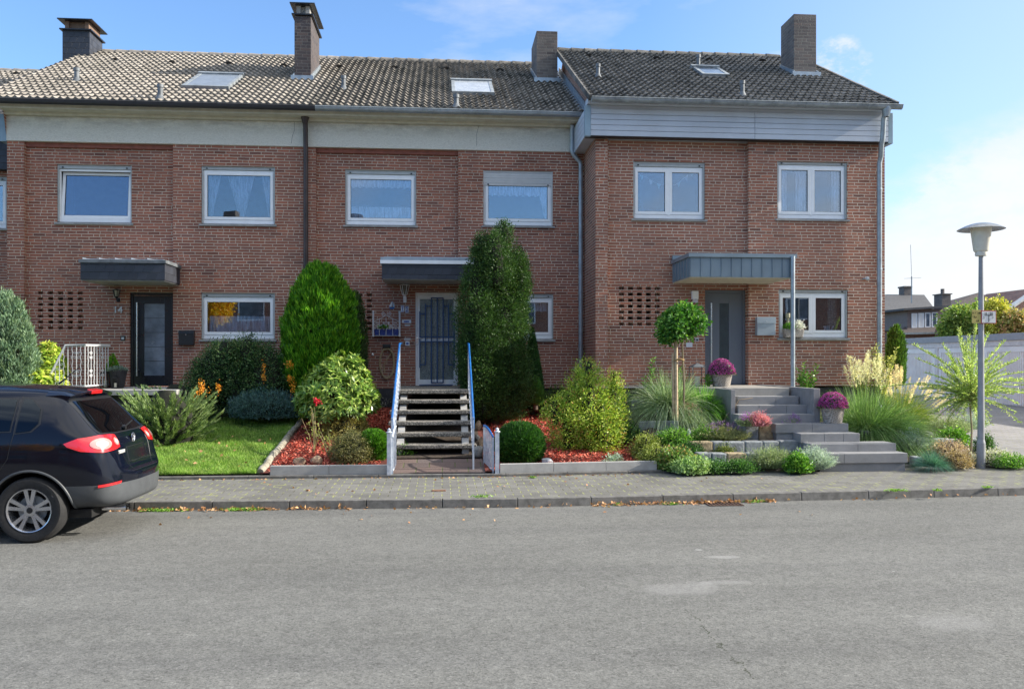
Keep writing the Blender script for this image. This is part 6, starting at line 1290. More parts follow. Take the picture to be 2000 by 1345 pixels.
def thing_part(name, mb, mat): return mb.build(name, mat, car, True)
for u in (WU, 3.54):
    for s_ in (1, -1): wheel(u, s_)
# ------------------------------------------------------------------ plants
def scl(p): return FPX / (p.x * sT + p.y * cT)
def unit(a): return a / np.maximum(np.linalg.norm(a, axis=1, keepdims=True), 1e-9)
def leaves(name, mat, parent, pos, d, Ln, W, rs, nrm=None, bend=.0):
    n = len(pos); d = unit(d); q = nrm if nrm is not None else rs.normal(size=(n, 3)); q = q + rs.normal(size=(n, 3)) * .35
    sd = unit(np.cross(d, q)); Ln = np.broadcast_to(Ln, (n,))[:, None] * rs.uniform(.7, 1.25, (n, 1)); W = np.broadcast_to(W, (n,))[:, None] * rs.uniform(.8, 1.2, (n, 1)) / 2
    up = np.cross(sd, d); mid = pos + d * Ln * .45 + up * Ln * bend
    V = np.stack([pos, mid + sd * W, pos + d * Ln, mid - sd * W], 1).reshape(-1, 3); F = np.arange(4 * n).reshape(n, 4)
    return link(name, np_mesh(name, V, F), mat, parent)
def blades(name, mat, parent, base, d, Ln, W, rs, droop=.5, K=5):
    n = len(base); d = unit(d); Ln = np.broadcast_to(Ln, (n,)); s = np.linspace(0, 1, K + 1); sd = unit(np.cross(d, np.array([[0, 0, 1.0]])) + 1e-4)
    az = rs.uniform(0, 6.28, (n, 1)); sd = unit(sd * np.cos(az) + np.array([[0, 0, 1.0]]) * 0 + np.cross(d, sd) * np.sin(az))
    V = np.zeros((n, K + 1, 2, 3)); droop = np.broadcast_to(droop, (n,))
    for k, t in enumerate(s):
        c = base + d * (Ln * t)[:, None]; c[:, 2] -= droop * Ln * t * t; w_ = W * (1 - t ** 2 * .92) / 2
        V[:, k, 0] = c + sd * w_; V[:, k, 1] = c - sd * w_
    V = V.reshape(-1, 3); i = np.arange(n)[:, None] * (2 * (K + 1)); k = np.arange(K)[None, :] * 2; a = (i + k).reshape(-1)
    return link(name, np_mesh(name, V, np.stack([a, a + 1, a + 3, a + 2], 1)), mat, parent)
def crown(n, prof, Rx, H, rs, Ry=None, lump=.12, thick=.28, tmin=0.0, tmax=1.0, lumps=16, front=0, spike=.14):
    """points in the outer shell of a body of revolution; prof(t) 0..1; returns pos (origin at base) and outward directions"""
    Ry = Ry or Rx; ts = np.linspace(tmin, tmax, 200); pr = np.array([max(1e-3, prof(t)) for t in ts]); c = np.cumsum(pr + .06); c = c / c[-1]
    t = np.interp(rs.rand(n), c, ts); ph = rs.uniform(0, 2 * np.pi, n); r = np.interp(t, ts, pr)
    L_ = np.zeros(n)
    for _ in range(lumps):
        t0, p0 = rs.rand(), rs.uniform(0, 6.28); L_ += rs.uniform(-.6, 1.0) * np.exp(-((t - t0) / .10) ** 2 - ((np.angle(np.exp(1j * (ph - p0)))) / .55) ** 2)
    rho = (1 - thick * rs.rand(n) ** 2) * (1 + lump * L_) * (1 + spike * rs.rand(n) ** 7)
    x, y, z = r * rho * np.cos(ph) * Rx, r * rho * np.sin(ph) * Ry, t * H; dr = np.gradient(pr, ts); sl = np.interp(t, ts, dr)
    out = unit(np.stack([np.cos(ph), np.sin(ph), np.clip(-sl * Rx / H, -1.5, 2.5)], 1)); return np.stack([x, y, z], 1), out
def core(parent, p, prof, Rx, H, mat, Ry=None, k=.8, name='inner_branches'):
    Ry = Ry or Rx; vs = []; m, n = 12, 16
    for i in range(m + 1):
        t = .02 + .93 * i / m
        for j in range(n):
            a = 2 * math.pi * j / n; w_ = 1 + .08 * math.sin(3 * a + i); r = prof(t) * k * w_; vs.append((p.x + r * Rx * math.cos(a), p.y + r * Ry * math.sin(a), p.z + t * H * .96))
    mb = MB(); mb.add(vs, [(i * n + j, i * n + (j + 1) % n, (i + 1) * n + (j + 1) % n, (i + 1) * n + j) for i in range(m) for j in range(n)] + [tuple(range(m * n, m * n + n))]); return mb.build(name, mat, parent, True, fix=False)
def clusters(cpos, cout, per, spread, rs):
    pos = np.repeat(cpos, per, 0); o = np.repeat(cout, per, 0); j = rs.normal(size=pos.shape) * spread; return pos + j, unit(o + rs.normal(size=pos.shape) * .75)
LM = {}
def lm(name, *a, **k):
    if name not in LM: LM[name] = leafmat(name, *a, **k)
    return LM[name]
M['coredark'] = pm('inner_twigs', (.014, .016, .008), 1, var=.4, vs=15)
globe = lambda t: math.sqrt(max(0, 1 - (2 * t - .92) ** 2 / 1.18)) if t < .99 else .05
egg = lambda t: (math.sin(math.pi * min(1, max(0, t) ** .72 * .5 + .5 * 0 + .5 * t)) if False else (lerp_tab(t, [(0, .66), (.12, .86), (.35, 1.0), (.55, .93), (.72, .74), (.86, .48), (.95, .24), (1, .02)])))
cone = lambda t: lerp_tab(t, [(0, .85), (.12, 1.0), (.5, .66), (.85, .25), (1, .02)])
dome = lambda t: lerp_tab(t, [(0, .85), (.25, 1), (.55, .88), (.8, .55), (.95, .25), (1, .02)])
NP = lambda v: np.array(v)
def stem(parent, p, h, r, mat=None, name='trunk', lean=0): mb = MB(); mb.tube([p + Vector((0, 0, -.1)), p + Vector((lean * .5, 0, h * .5)), p + Vector((lean, 0, h))], [r, r * .85, r * .55], 8); return mb.build(name, mat or M['bark'], parent, True)
def conifer(px, pyb, pyt, wpx, label, name, cat, mat, prof, n, Lf, Wf, seed, up=.8, lump=.10, Y=None, thick=.3, group=None, hh=None, split=0):
    p = P(px, pyb, Y) if Y else place(px, pyb)
    if Y: p.z = min(p.z, 1.3)
    s = scl(p); Rr = wpx / 2 / s; zt = CAMH + (HY - pyt) / s; H = zt - p.z; rs = np.random.RandomState(seed)
    t = thing(name, p, label, cat, group); pos, out = crown(n, prof, Rr, H, rs, lump=lump, thick=thick); stem(t, p, H * .8, .05)
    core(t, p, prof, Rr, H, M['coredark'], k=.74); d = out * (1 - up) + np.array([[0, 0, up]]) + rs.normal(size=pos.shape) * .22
    leaves('foliage', mat, t, pos + NP(p), d, Lf, Wf, rs, nrm=np.cross(out, np.array([[0, 0, 1.0]])) * .2 + out); return t, p, s, Rr, H
def multi(name, label, mat, Y, subs, seed, base, per=12, spread=.04, Lf=.045, Wf=.016, up=.4, lump=.28, thick=.4, prof=None, dens=1.0, trunk=None, cat='shrub', corek=.6, ros=False, extra=None, dy=.25, Ryk=1.0):
    p = P(base[0], base[1], Y); p.z = min(p.z, hz(p.x, p.y)); t = thing(name, p, label, cat); rs = np.random.RandomState(seed); PP, DD, NN, EE, EO = [], [], [], [], []
    prof = prof or (lambda t: lerp_tab(t, [(0, .6), (.2, .92), (.5, 1), (.78, .72), (.93, .35), (1, .06)]))
    for (cx, w_, yb, yt) in subs:
        b = P(cx, yb, Y + rs.uniform(-dy, dy)); s = scl(b); H = (yb - yt) / s; Rr = w_ / 2 / s; nc = int(dens * w_ * (yb - yt) / 18)
        cp, co_ = crown(nc, prof, Rr, H, rs, Ry=Rr * Ryk, lump=lump, thick=thick, lumps=26)
        if ros:
            ax = unit(np.repeat(co_, per, 0) + np.array([[0, 0, .4]])); pos = np.repeat(cp, per, 0); q = rs.normal(size=pos.shape); q = unit(q - ax * (q * ax).sum(1, keepdims=True)); d = q + ax * rs.uniform(.05, .7, (len(pos), 1)); NN.append(ax * 2)
        else: pos, d = clusters(cp, co_, per, spread, rs); d = d + np.array([[0, 0, up]]); NN.append(np.repeat(co_, per, 0) * .5 + np.array([[0, 0, .4]]))
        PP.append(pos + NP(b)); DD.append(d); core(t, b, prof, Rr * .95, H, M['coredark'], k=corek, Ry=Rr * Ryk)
        if extra: ep, eo = crown(int(extra[2] * w_ * (yb - yt) / 1000), prof, Rr * 1.02, H * 1.02, rs, lump=lump, thick=.12); EE.append(ep + NP(b)); EO.append(eo + np.array([[0, 0, .4]]))
    leaves('foliage', mat, t, np.concatenate(PP), np.concatenate(DD), Lf, Wf, rs, nrm=np.concatenate(NN), bend=.06)
    if extra: leaves(extra[0], extra[1], t, np.concatenate(EE), np.concatenate(EO), extra[3], extra[3] * .4, rs)
    return t
# thuja-like
G1 = lm('bright_thuja_green', (.04, .15, .007), (.10, .27, .013), (.21, .38, .025), trans=.3, clump=5)
cyp = lm('blue_green_cypress', (.10, .17, .11), (.16, .24, .15), (.22, .30, .17), clump=6); CP = lambda t: lerp_tab(t, [(0, .85), (.3, 1), (.6, .86), (.85, .55), (1, .12)])
multi('cypress', 'blue-green upright cypress behind the car at the left edge', cyp, 16.6, [(8, 100, 762, 582), (-20, 90, 760, 575), (32, 60, 755, 596), (18, 36, 640, 572), (45, 40, 750, 640), (5, 30, 620, 574)], 1, (8, 762), per=16, spread=.035, Lf=.085, Wf=.016, up=1.6, lump=.2, prof=CP, corek=.7)
egg2 = lambda t: lerp_tab(t, [(0, .70), (.12, .88), (.32, 1.0), (.52, .98), (.70, .86), (.84, .68), (.93, .47), (1, .12)])
multi('thuja', 'large bright green egg-shaped thuja beside the brown downpipe', G1, 17.75, [(626, 136, 800, 526), (628, 86, 660, 518), (652, 74, 760, 542), (602, 74, 770, 550), (668, 54, 760, 585), (586, 54, 780, 595)], 2, (630, 800), per=24, spread=.030, Lf=.12, Wf=.021, up=1.8, lump=.15, thick=.2, prof=egg2, corek=.8, dens=1.15, dy=.1)
conifer(693, 780, 570, 50, 'darker slim conifer peeping out behind the bright thuja', 'conifer', 'shrub', lm('dark_conifer', (.025, .055, .015), (.045, .085, .02), clump=6), lambda t: lerp_tab(t, [(0, .9), (.5, 1), (.9, .6), (1, .1)]), 9000, .07, .018, 3, Y=18.2)
conifer(1040, 800, 640, 48, 'smooth dark green cone conifer behind the tall yew', 'conifer', 'shrub', lm('spruce_green', (.02, .07, .02), (.035, .10, .025), clump=6), cone, 16000, .05, .012, 4, Y=17.9, up=.55)
conifer(1046, 790, 735, 28, 'small bright spruce at the foot of the dark cone conifer', 'conifer', 'shrub', lm('spruce_light', (.05, .14, .03), (.08, .18, .03), clump=9), dome, 5000, .05, .012, 5, Y=17.3, up=.5)
conifer(1750, 720, 642, 30, 'dark green conifer behind the house corner by the garages', 'conifer', 'shrub', lm('far_thuja', (.04, .10, .01), (.07, .15, .02)), lambda t: lerp_tab(t, [(0, .9), (.5, 1), (.85, .7), (1, .1)]), 6000, .16, .05, 6, Y=22)
def ball(px, pyb, wpx, hpx, label, mat, n, seed, Lf=.05, Wf=.014, up=.35, lump=.03, dp=.5):
    p = place(px, pyb); s = scl(p); Rr = wpx / 2 / s; p.y += Rr * dp; p.z = hz(p.x, p.y) - .02; zt = CAMH + (HY - (pyb - hpx)) / scl(p); H = zt - p.z; rs = np.random.RandomState(seed); t = thing('clipped_bush', p, label, 'shrub')
    pos, out = crown(n, globe, Rr, H, rs, lump=lump, thick=.12); core(t, p, globe, Rr, H, M['coredark'], k=.86); leaves('foliage', mat, t, pos + NP(p), out * (1 - up) + np.array([[0, 0, up]]) + rs.normal(size=pos.shape) * .35, Lf, Wf, rs, nrm=out)
ball(1017, 906, 88, 78, 'dark green round clipped bush right of the gate', lm('ball_dark', (.015, .058, .01), (.03, .095, .014), (.055, .14, .02), clump=14), 26000, 7, lump=.07, Lf=.075, Wf=.017)
ball(728, 900, 58, 60, 'bright green round clipped bush left of the gate post', lm('ball_bright', (.04, .13, .01), (.07, .19, .015), (.11, .25, .02), clump=14), 15000, 8)
# leafy shrubs from clusters of leaves
def shrub(px, pyb, pyt, wpx, label, name, mat, prof, nc, per, spread, Lf, Wf, seed, lump=.22, thick=.35, up=.25, Y=None, cat='shrub', corek=.7, Ryk=1.0, dp=.45, extra=None, zb=None, group=None, bend=.08, coremat=None):
    p = P(px, pyb, Y) if Y else place(px, pyb); s = scl(p); Rr = wpx / 2 / s
    if not Y: p.y += Rr * dp; p.z = hz(p.x, p.y) - .02; s = scl(p); Rr = wpx / 2 / s
    if zb is not None: p.z = zb
    H = CAMH + (HY - pyt) / s - p.z; rs = np.random.RandomState(seed); t = thing(name, p, label, cat, group)
    cp, co_ = crown(nc, prof, Rr * .94, H * .96, rs, Ry=Rr * Ryk, lump=lump, thick=thick); pos, d = clusters(cp, co_, per, spread, rs); pos[:, 2] = np.maximum(pos[:, 2], .0)
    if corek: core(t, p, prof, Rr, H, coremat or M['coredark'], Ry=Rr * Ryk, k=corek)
    leaves('foliage', mat, t, pos + NP(p), d + np.array([[0, 0, up]]), Lf, Wf, rs, nrm=np.repeat(co_, per, 0) * .5 + np.array([[0, 0, .6]]), bend=bend)
    if extra:
        nm, em, cnt, sz, (t0, t1) = extra; ep, eo = crown(cnt, prof, Rr * .98, H * .98, rs, Ry=Rr * Ryk, lump=lump, thick=.08, tmin=t0, tmax=t1); leaves(nm, em, t, ep + NP(p), eo + rs.normal(size=ep.shape) * .4, sz, sz * .8, rs, nrm=eo)
    return t, p, s, Rr, H
RH = lm('rhododendron_leaf', (.08, .16, .025), (.18, .28, .045), (.36, .42, .11), rough=.3, clump=4, trans=.25)
def rosettes(px, pyb, pyt, wpx, label, name, mat, nc, per, Lf, Wf, seed, prof=dome, Y=None, lump=.2, core_k=.7, zb=None):
    p = P(px, pyb, Y) if Y else place(px, pyb); s = scl(p); Rr = wpx / 2 / s
    if not Y: p.y += Rr * .4; p.z = hz(p.x, p.y)
    if zb is not None: p.z = zb
    s = scl(p); Rr = wpx / 2 / s; H = CAMH + (HY - pyt) / s - p.z; rs = np.random.RandomState(seed); t = thing(name, p, label, 'shrub'); cp, co_ = crown(nc, prof, Rr * .92, H * .94, rs, lump=lump, thick=.35)
    pos = np.repeat(cp, per, 0); ax = unit(np.repeat(co_, per, 0) + np.array([[0, 0, .35]])); q = rs.normal(size=pos.shape); q = unit(q - ax * (q * ax).sum(1, keepdims=True)); d = q + ax * rs.uniform(.05, .6, (len(pos), 1))
    core(t, p, prof, Rr, H, M['coredark'], k=core_k); leaves('foliage', mat, t, pos + NP(p) + ax * .01, d, Lf, Wf, rs, nrm=ax * 2, bend=.06); return t
multi('rhododendron', 'rhododendron with long glossy yellow-green leaves in the left mulch bed', RH, 16.3, [(655, 130, 812, 700), (640, 70, 790, 706), (690, 60, 790, 694), (610, 60, 800, 740), (705, 66, 800, 740), (665, 50, 740, 690)], 11, (657, 815), per=10, Lf=.135, Wf=.038, ros=True, lump=.25, thick=.4, dens=.75, prof=dome)
for a in ((95, 745, 668, 60, 'yellow-green laurel bush with large leaves high behind the white railing', 12, 17.6), (70, 770, 700, 110, 'low yellow variegated bush behind the car roof, left of the white railing', 13, 17.0)):
    rosettes(a[0], a[1], a[2], a[3], a[4], 'laurel', lm('variegated_laurel', (.16, .26, .03), (.34, .40, .05), (.50, .50, .12), rough=.35, clump=5), 260, 9, .14, .055, a[5], Y=a[6])
# pyracantha thicket
t = multi('firethorn', 'broad dark firethorn thicket with orange berries under the ground floor window', lm('firethorn_leaf', (.022, .065, .02), (.045, .11, .03), (.20, .27, .12), clump=5), 17.6, [(420, 90, 800, 672), (470, 120, 800, 664), (520, 100, 800, 672), (555, 60, 795, 690), (395, 60, 790, 700), (485, 60, 740, 655), (440, 50, 720, 662)], 14, (468, 800), per=11, spread=.05, Lf=.045, Wf=.02, lump=.3, Ryk=.8, dens=1.0, corek=.7)
p = P(468, 800, 17.5); s = scl(p); Rr = 98 / s; H = 135 / s
rs = np.random.RandomState(15); ob = lm('orange_berries', (.55, .17, .01), (.65, .25, .015), trans=.1)
bp_, bd_ = [], []
for (bx, by, wx, wy) in ((393, 752, 5, 12), (386, 770, 8, 16), (398, 764, 10, 10), (427, 756, 4, 9), (515, 725, 4, 22), (566, 712, 6, 8), (572, 755, 6, 14), (565, 738, 4, 6)):
    q = P(bx, by, 16.45 if bx < 440 else 16.75); k = rs.normal(size=(90, 3)) * np.array([[wx / 190, .05, wy / 190]]); leaves('berry_cluster', ob, t, k + NP(q), rs.normal(size=k.shape), .026, .024, rs)
tw = MB()
for i in range(26):
    b0 = p + Vector((rs.uniform(-Rr, Rr) * .85, rs.uniform(-.4, .0), H * rs.uniform(.75, .95))); tip = b0 + Vector((rs.uniform(-.15, .15), rs.uniform(-.1, .1), rs.uniform(.12, .32))); tw.tube([b0, (b0 + tip) / 2 + Vector((.02, 0, 0)), tip], .004, 4)
tw.build('twig', lm('twig_green', (.06, .10, .03), (.09, .12, .04)), t)
shrub(520, 812, 762, 140, 'low blue-green juniper mat at the back of the lawn', 'juniper', lm('blue_juniper', (.045, .10, .10), (.08, .15, .15), (.10, .19, .17), clump=7), dome, 1100, 12, .05, .07, .010, 16, Y=17.1, lump=.2, up=.5, Ryk=.6, bend=0)
# spreading juniper: arching feathered shoots
def juniper(px, pyb, wpx, pyt, label, mat, seed, nb, Y):
    p = P(px, pyb, Y); p.z = hz(p.x, p.y) - .02; s = scl(p); Rr = wpx / 2 / s; H = CAMH + (HY - pyt) / s - p.z; rs = np.random.RandomState(seed); t = thing('juniper', p, label, 'shrub'); P_, D_ = [], []
    for i in range(nb):
        a = rs.uniform(0, 6.283); el = rs.uniform(.1, 1.0); ln = rs.uniform(.6, 1.12); tip = np.array([math.cos(a) * Rr * ln, math.sin(a) * Rr * .75 * ln, H * el * (1.12 - .25 * ln)]); m = 34
        u = np.linspace(.3, 1, m)[:, None]; c = tip * u; c[:, 2] = tip[2] * (u[:, 0] ** .6) - .16 * H * np.sin(u[:, 0] * 3.1) * rs.rand(); tn = unit(np.gradient(c, axis=0)); sd = unit(np.cross(tn, np.array([[0, 0, 1.0]])) + 1e-5)
        for s_ in (-1, 1):
            for q in (.55, .9): P_.append(c + rs.normal(size=c.shape) * .008); D_.append(tn + sd * s_ * q * (1.25 - u) * 1.3 + np.array([[0, 0, .25]]) + rs.normal(size=c.shape) * .15)
        P_.append(c[-10:]); D_.append(tn[-10:] + rs.normal(size=(10, 3)) * .2)
    core(t, p, dome, Rr, H, M['coredark'], Ry=Rr * .7, k=.55); leaves('foliage', mat, t, np.concatenate(P_) + NP(p), np.concatenate(D_), .075, .013, rs)
JM = lm('sage_juniper', (.11, .17, .06), (.19, .26, .10), (.28, .35, .15), clump=5)
juniper(325, 838, 190, 752, 'spreading sage-green juniper with feathery tips beside the car', JM, 17, 210, 15.6)
juniper(345, 790, 150, 742, 'dark spreading juniper in the shade below the porch slab', lm('dark_juniper', (.06, .11, .05), (.11, .17, .07)), 18, 110, 17.2)
# yew column: several plumes
def yew():
    p = P(968, 822, 16.9); p.z = hz(p.x, p.y); t = thing('yew', p, 'tall ragged dark green yew standing right of the white door', 'tree'); rs = np.random.RandomState(21); mat = lm('yew_green', (.020, .052, .012), (.036, .085, .02), (.075, .13, .035), clump=6); PP, DD = [], []
    for (cx, w_, yb, yt) in ((932, 66, 790, 478), (978, 88, 814, 446), (1006, 54, 660, 478), (944, 84, 814, 560), (988, 84, 814, 640), (926, 52, 806, 630), (1012, 40, 600, 492), (968, 90, 816, 700), (968, 50, 560, 452), (941, 30, 520, 455), (986, 22, 480, 430)):
        b = P(cx, yb, 16.9 + rs.uniform(-.25, .25)); s = scl(b); H = (yb - yt) / s; Rr = w_ / 2 / s; cp, co_ = crown(int(9 * w_ * (yb - yt) / 100), lambda t: lerp_tab(t, [(0, .6), (.2, .95), (.6, 1), (.85, .62), (1, .08)]), Rr, H, rs, lump=.42, thick=.45, lumps=22, spike=.35)
        pos, d = clusters(cp, co_, 14, .042, rs); PP.append(pos + NP(b)); DD.append(d + np.array([[0, 0, .6]]))
        core(t, b, egg, Rr * .95, H, M['coredark'], k=.68)
    leaves('foliage', mat, t, np.concatenate(PP), np.concatenate(DD), .045, .016, rs); stem(t, p, 2.0, .08)
yew()
# nandina-like yellow green shrub
multi('shrub', 'airy yellow-green shrub with reddish tips in the right mulch bed', lm('lime_leaf', (.14, .24, .025), (.28, .38, .05), (.48, .50, .11), clump=5), 15.1, [(1150, 90, 880, 730), (1150, 50, 760, 700), (1110, 70, 885, 760), (1085, 50, 830, 775), (1195, 56, 860, 740), (1175, 80, 890, 780), (1200, 30, 780, 722), (1128, 40, 780, 722)], 22, (1142, 890), per=12, spread=.05, Lf=.052, Wf=.018, lump=.35, thick=.6, corek=.35, dens=.62, extra=('red_tips', lm('coppery_tips', (.38, .18, .07), (.45, .28, .12)), 16, .05))
shrub(1090, 815, 752, 62, 'small dark-leaved shrub behind the airy lime shrub', 'shrub', lm('small_dark', (.05, .11, .02), (.10, .17, .03)), dome, 260, 10, .05, .05, .022, 23)
# small ones in the left mulch bed
shrub(672, 858, 797, 92, 'rounded golden-tinged box bush below the rhododendron', 'box_bush', lm('golden_box', (.16, .14, .035), (.26, .22, .06), (.34, .30, .10), clump=9), dome, 900, 12, .03, .026, .014, 24, lump=.12, extra=('pink_spire', lm('pink_flower', (.5, .16, .12), (.55, .25, .18)), 60, .05, (.8, 1)))
shrub(686, 906, 840, 88, 'rounded small-leaved olive bush at the front of the left mulch bed', 'box_bush', lm('olive_box', (.10, .105, .035), (.17, .165, .06), (.26, .24, .12), clump=9), dome, 1000, 12, .03, .024, .013, 25, lump=.12)
def rosebush(px, pyb, h, seed, label, flower=True):
    p = place(px, pyb); t = thing('rose_bush', p, label, 'shrub'); rs = np.random.RandomState(seed); m = MB(); L1, L2 = [], []
    for i in range(9):
        a = rs.uniform(0, 6.28); tip = Vector((math.cos(a) * .25 * rs.rand(), math.sin(a) * .15, h * rs.uniform(.5, 1))); m.tube([p, p + tip * .5 + Vector((.03, 0, 0)), p + tip], [.008, .006, .003], 5)
        for k in range(10): L1.append(p + tip * rs.uniform(.3, 1) + Vector(rs.normal(size=3) * .04)); L2.append(rs.normal(size=3) + np.array([0, 0, .4]))
    m.build('stem', lm('rose_stem', (.28, .20, .12), (.2, .2, .08)), t, True); leaves('foliage', lm('rose_leaf', (.14, .19, .04), (.25, .25, .06)), t, np.array([tuple(v) for v in L1]), np.array(L2), .045, .025, rs)
    if flower: f = p + Vector((.06, 0, h * 1.05)); k = rs.normal(size=(60, 3)) * .022; leaves('flower', lm('red_petal', (.42, .01, .03), (.55, .02, .05)), t, k + NP(f), k + rs.normal(size=k.shape) * .01, .035, .03, rs)
rosebush(612, 885, .85, 26, 'thin rose bush with one red flower in the left mulch bed'); rosebush(640, 892, .5, 27, 'half bare little rose bush beside the olive bush', False)
# ------- ornamental grasses
def grass(px, pyb, pyt, wpx, label, mat, n, seed, Ln=None, W=.008, droop=.6, Y=None, plumes=None, name='ornamental_grass', dp=.3, spread=.55, stuffz=None, flat=1.0, cat='grass'):
    p = P(px, pyb, Y) if Y else place(px, pyb); s = scl(p); Rr = wpx / 2 / s
    if not Y: p.y += Rr * dp; p.z = hz(p.x, p.y); s = scl(p)
    H = CAMH + (HY - pyt) / s - p.z; rs = np.random.RandomState(seed); t = thing(name, p, label, cat); a = rs.uniform(0, 6.283, n); rr = np.sqrt(rs.rand(n)) * Rr * .22
    base = np.stack([rr * np.cos(a), rr * np.sin(a), np.zeros(n)], 1) + NP(p); a2 = a + rs.normal(size=n) * .5; out = rs.rand(n) ** .8 * spread; d = np.stack([np.cos(a2) * out * Rr / H * 1.5, np.sin(a2) * out * Rr / H * 1.5 * flat, np.ones(n)], 1)
    Lg = Ln or math.hypot(H, Rr) * 1.0; blades('blades', mat, t, base, d, Lg * rs.uniform(.6, 1.08, n), W, rs, droop=droop * (.35 + out), K=6)
    if plumes:
        pm_, cnt, pl, pw, ph_ = plumes; a = rs.uniform(0, 6.28, cnt); o = rs.rand(cnt) ** .7 * spread * .95; d = unit(np.stack([np.cos(a) * o * Rr / H * 1.3, np.sin(a) * o * Rr / H, np.ones(cnt)], 1)); ln = H * ph_ * rs.uniform(.82, 1.06, cnt)
        blades('stalk', mat, t, np.repeat(NP(p)[None], cnt, 0), d, ln, .006, rs, droop=.10 + .2 * o, K=4); tip = NP(p)[None] + d * (ln * .97)[:, None]; tip[:, 2] -= (.10 + .2 * o) * ln * .94
        per = 150; u = rs.rand(cnt * per); dd = np.repeat(unit(d - np.array([[0, 0, .12]])), per, 0); c = np.repeat(tip, per, 0) + dd * (u * pl)[:, None] - dd * pl * .15; w_ = pw * np.sin(np.clip(u, .03, .97) * 3.1) ** .6; k = rs.normal(size=c.shape) * w_[:, None] * .35
        leaves('plume', pm_, t, c + k, dd * 1.2 + unit(k + 1e-6) * .8, pw * .9, .009, rs)
    return t
GS = lm('striped_grass', (.12, .19, .09), (.22, .30, .17), (.40, .46, .33), trans=.35, clump=3)
grass(1315, 815, 738, 215, 'large arching silvery-striped grass behind the staked tree', GS, 3200, 31, W=.009, droop=.75, spread=.95, dp=.2)
grass(1375, 822, 752, 130, 'bright green arching grass beside the left cheek of the block steps', lm('fresh_grass', (.06, .20, .015), (.11, .28, .02), (.18, .34, .04), trans=.4), 1300, 32, W=.014, droop=.7, spread=.9)
PLM = lm('cream_plume', (.48, .42, .32), (.58, .53, .42), (.62, .58, .49), trans=.5, clump=8)
grass(1712, 860, 790, 270, 'big fountain of green grass with tall cream plumes right of the chrysanthemum basket', lm('fountain_green', (.085, .17, .05), (.15, .25, .085), (.28, .37, .17), trans=.4), 5200, 33, W=.0075, droop=.66, spread=1.05)
grass(1698, 835, 760, 90, 'upright tuft carrying tall cream plumes before the brick corner', lm('fountain_green', (.055, .145, .035), (.10, .21, .06)), 500, 38, W=.008, droop=.3, spread=.5, plumes=(PLM, 20, .42, .055, 1.75))
grass(1792, 840, 756, 180, 'feathery fountain grass with pink-cream bristles before the garages', lm('fountain_olive', (.08, .14, .02), (.17, .23, .04), (.32, .33, .09), trans=.35), 3400, 34, W=.0075, droop=.55, spread=.95, plumes=(lm('pink_plume', (.60, .42, .32), (.70, .55, .42), (.76, .66, .52), trans=.5), 110, .30, .030, 1.5), dp=.8)
grass(1765, 872, 795, 190, 'low dense green grass sweeping over the stone row', lm('fountain_green', (.09, .2, .03), (.15, .28, .05)), 2600, 35, W=.007, droop=.8, spread=1.0)
FE = lm('blue_fescue', (.045, .13, .10), (.08, .19, .15), (.13, .25, .19), clump=6)
grass(1826, 913, 880, 74, 'blue-green fescue tuft at the kerb left of the street lamp', FE, 1500, 36, W=.004, droop=.45, spread=1.3, name='fescue')
grass(1870, 905, 888, 30, 'small blue-green fescue tuft behind the lamp post foot', FE, 350, 37, W=.004, droop=.4, spread=1.1, name='fescue')
# ------- lavender, rosemary and other silver clumps
def lav(px, pyb, pyt, wpx, label, mat, seed, n=700, flowers=None, W=.006, name='lavender', up=1.0, nf=60, at=None):
    p = place(px, pyb) if at is None else at; s = scl(p); Rr = wpx / 2 / s
    if at is None: p.y += Rr * .35; p.z = hz(p.x, p.y) - .01
    if 1: pass
    s = scl(p); s = scl(p); Rr = wpx / 2 / s; H = CAMH + (HY - pyt) / s - p.z; rs = np.random.RandomState(seed); t = thing(name, p, label, 'plant')
    a = rs.uniform(0, 6.283, n); o = np.sqrt(rs.rand(n)); base = np.stack([np.cos(a) * o * Rr * .55, np.sin(a) * o * Rr * .4, np.zeros(n)], 1); d = np.stack([np.cos(a) * o * Rr * .75, np.sin(a) * o * Rr * .5, H * up * (1 - .62 * o ** 2.2)], 1) + rs.normal(size=(n, 3)) * .03; dn = np.linalg.norm(d, axis=1)
    fr = rs.uniform(.6, 1.0, n); blades('stems', mat, t, base + NP(p), d, dn * fr, W, rs, droop=.05, K=3); per = 9; u = rs.uniform(.25, 1, (n, per, 1)); pos = (base[:, None] + d[:, None] * fr[:, None, None] * u).reshape(-1, 3)
    leaves('foliage', mat, t, pos + NP(p), np.repeat(unit(d), per, 0) + rs.normal(size=pos.shape) * .55, .038, .008, rs)
    if flowers is not None:
        a = rs.uniform(0, 6.283, nf); o = np.sqrt(rs.rand(nf)); b2 = np.stack([np.cos(a) * o * Rr * .7, np.sin(a) * o * Rr * .5, H * .85 * (1 - .6 * o ** 2.2)], 1); d2 = np.stack([np.cos(a) * o * .3, np.sin(a) * o * .2, np.ones(nf)], 1); blades('flower_stalk', mat, t, b2 + NP(p), d2, H * .35, .004, rs, droop=.05, K=2)
        tp = b2 + unit(d2) * H * .33; k = rs.normal(size=(nf * 14, 3)) * np.array([[.010, .010, .022]]); leaves('flowers', flowers, t, np.repeat(tp, 14, 0) + k + NP(p), rs.normal(size=k.shape) + np.array([[0, 0, .6]]), .018, .010, rs)
    return t
SV = lm('lavender_green', (.16, .21, .11), (.24, .30, .16), (.34, .38, .24), clump=6); SB = lm('silver_blue', (.24, .31, .28), (.34, .41, .38), (.46, .52, .50), clump=6)
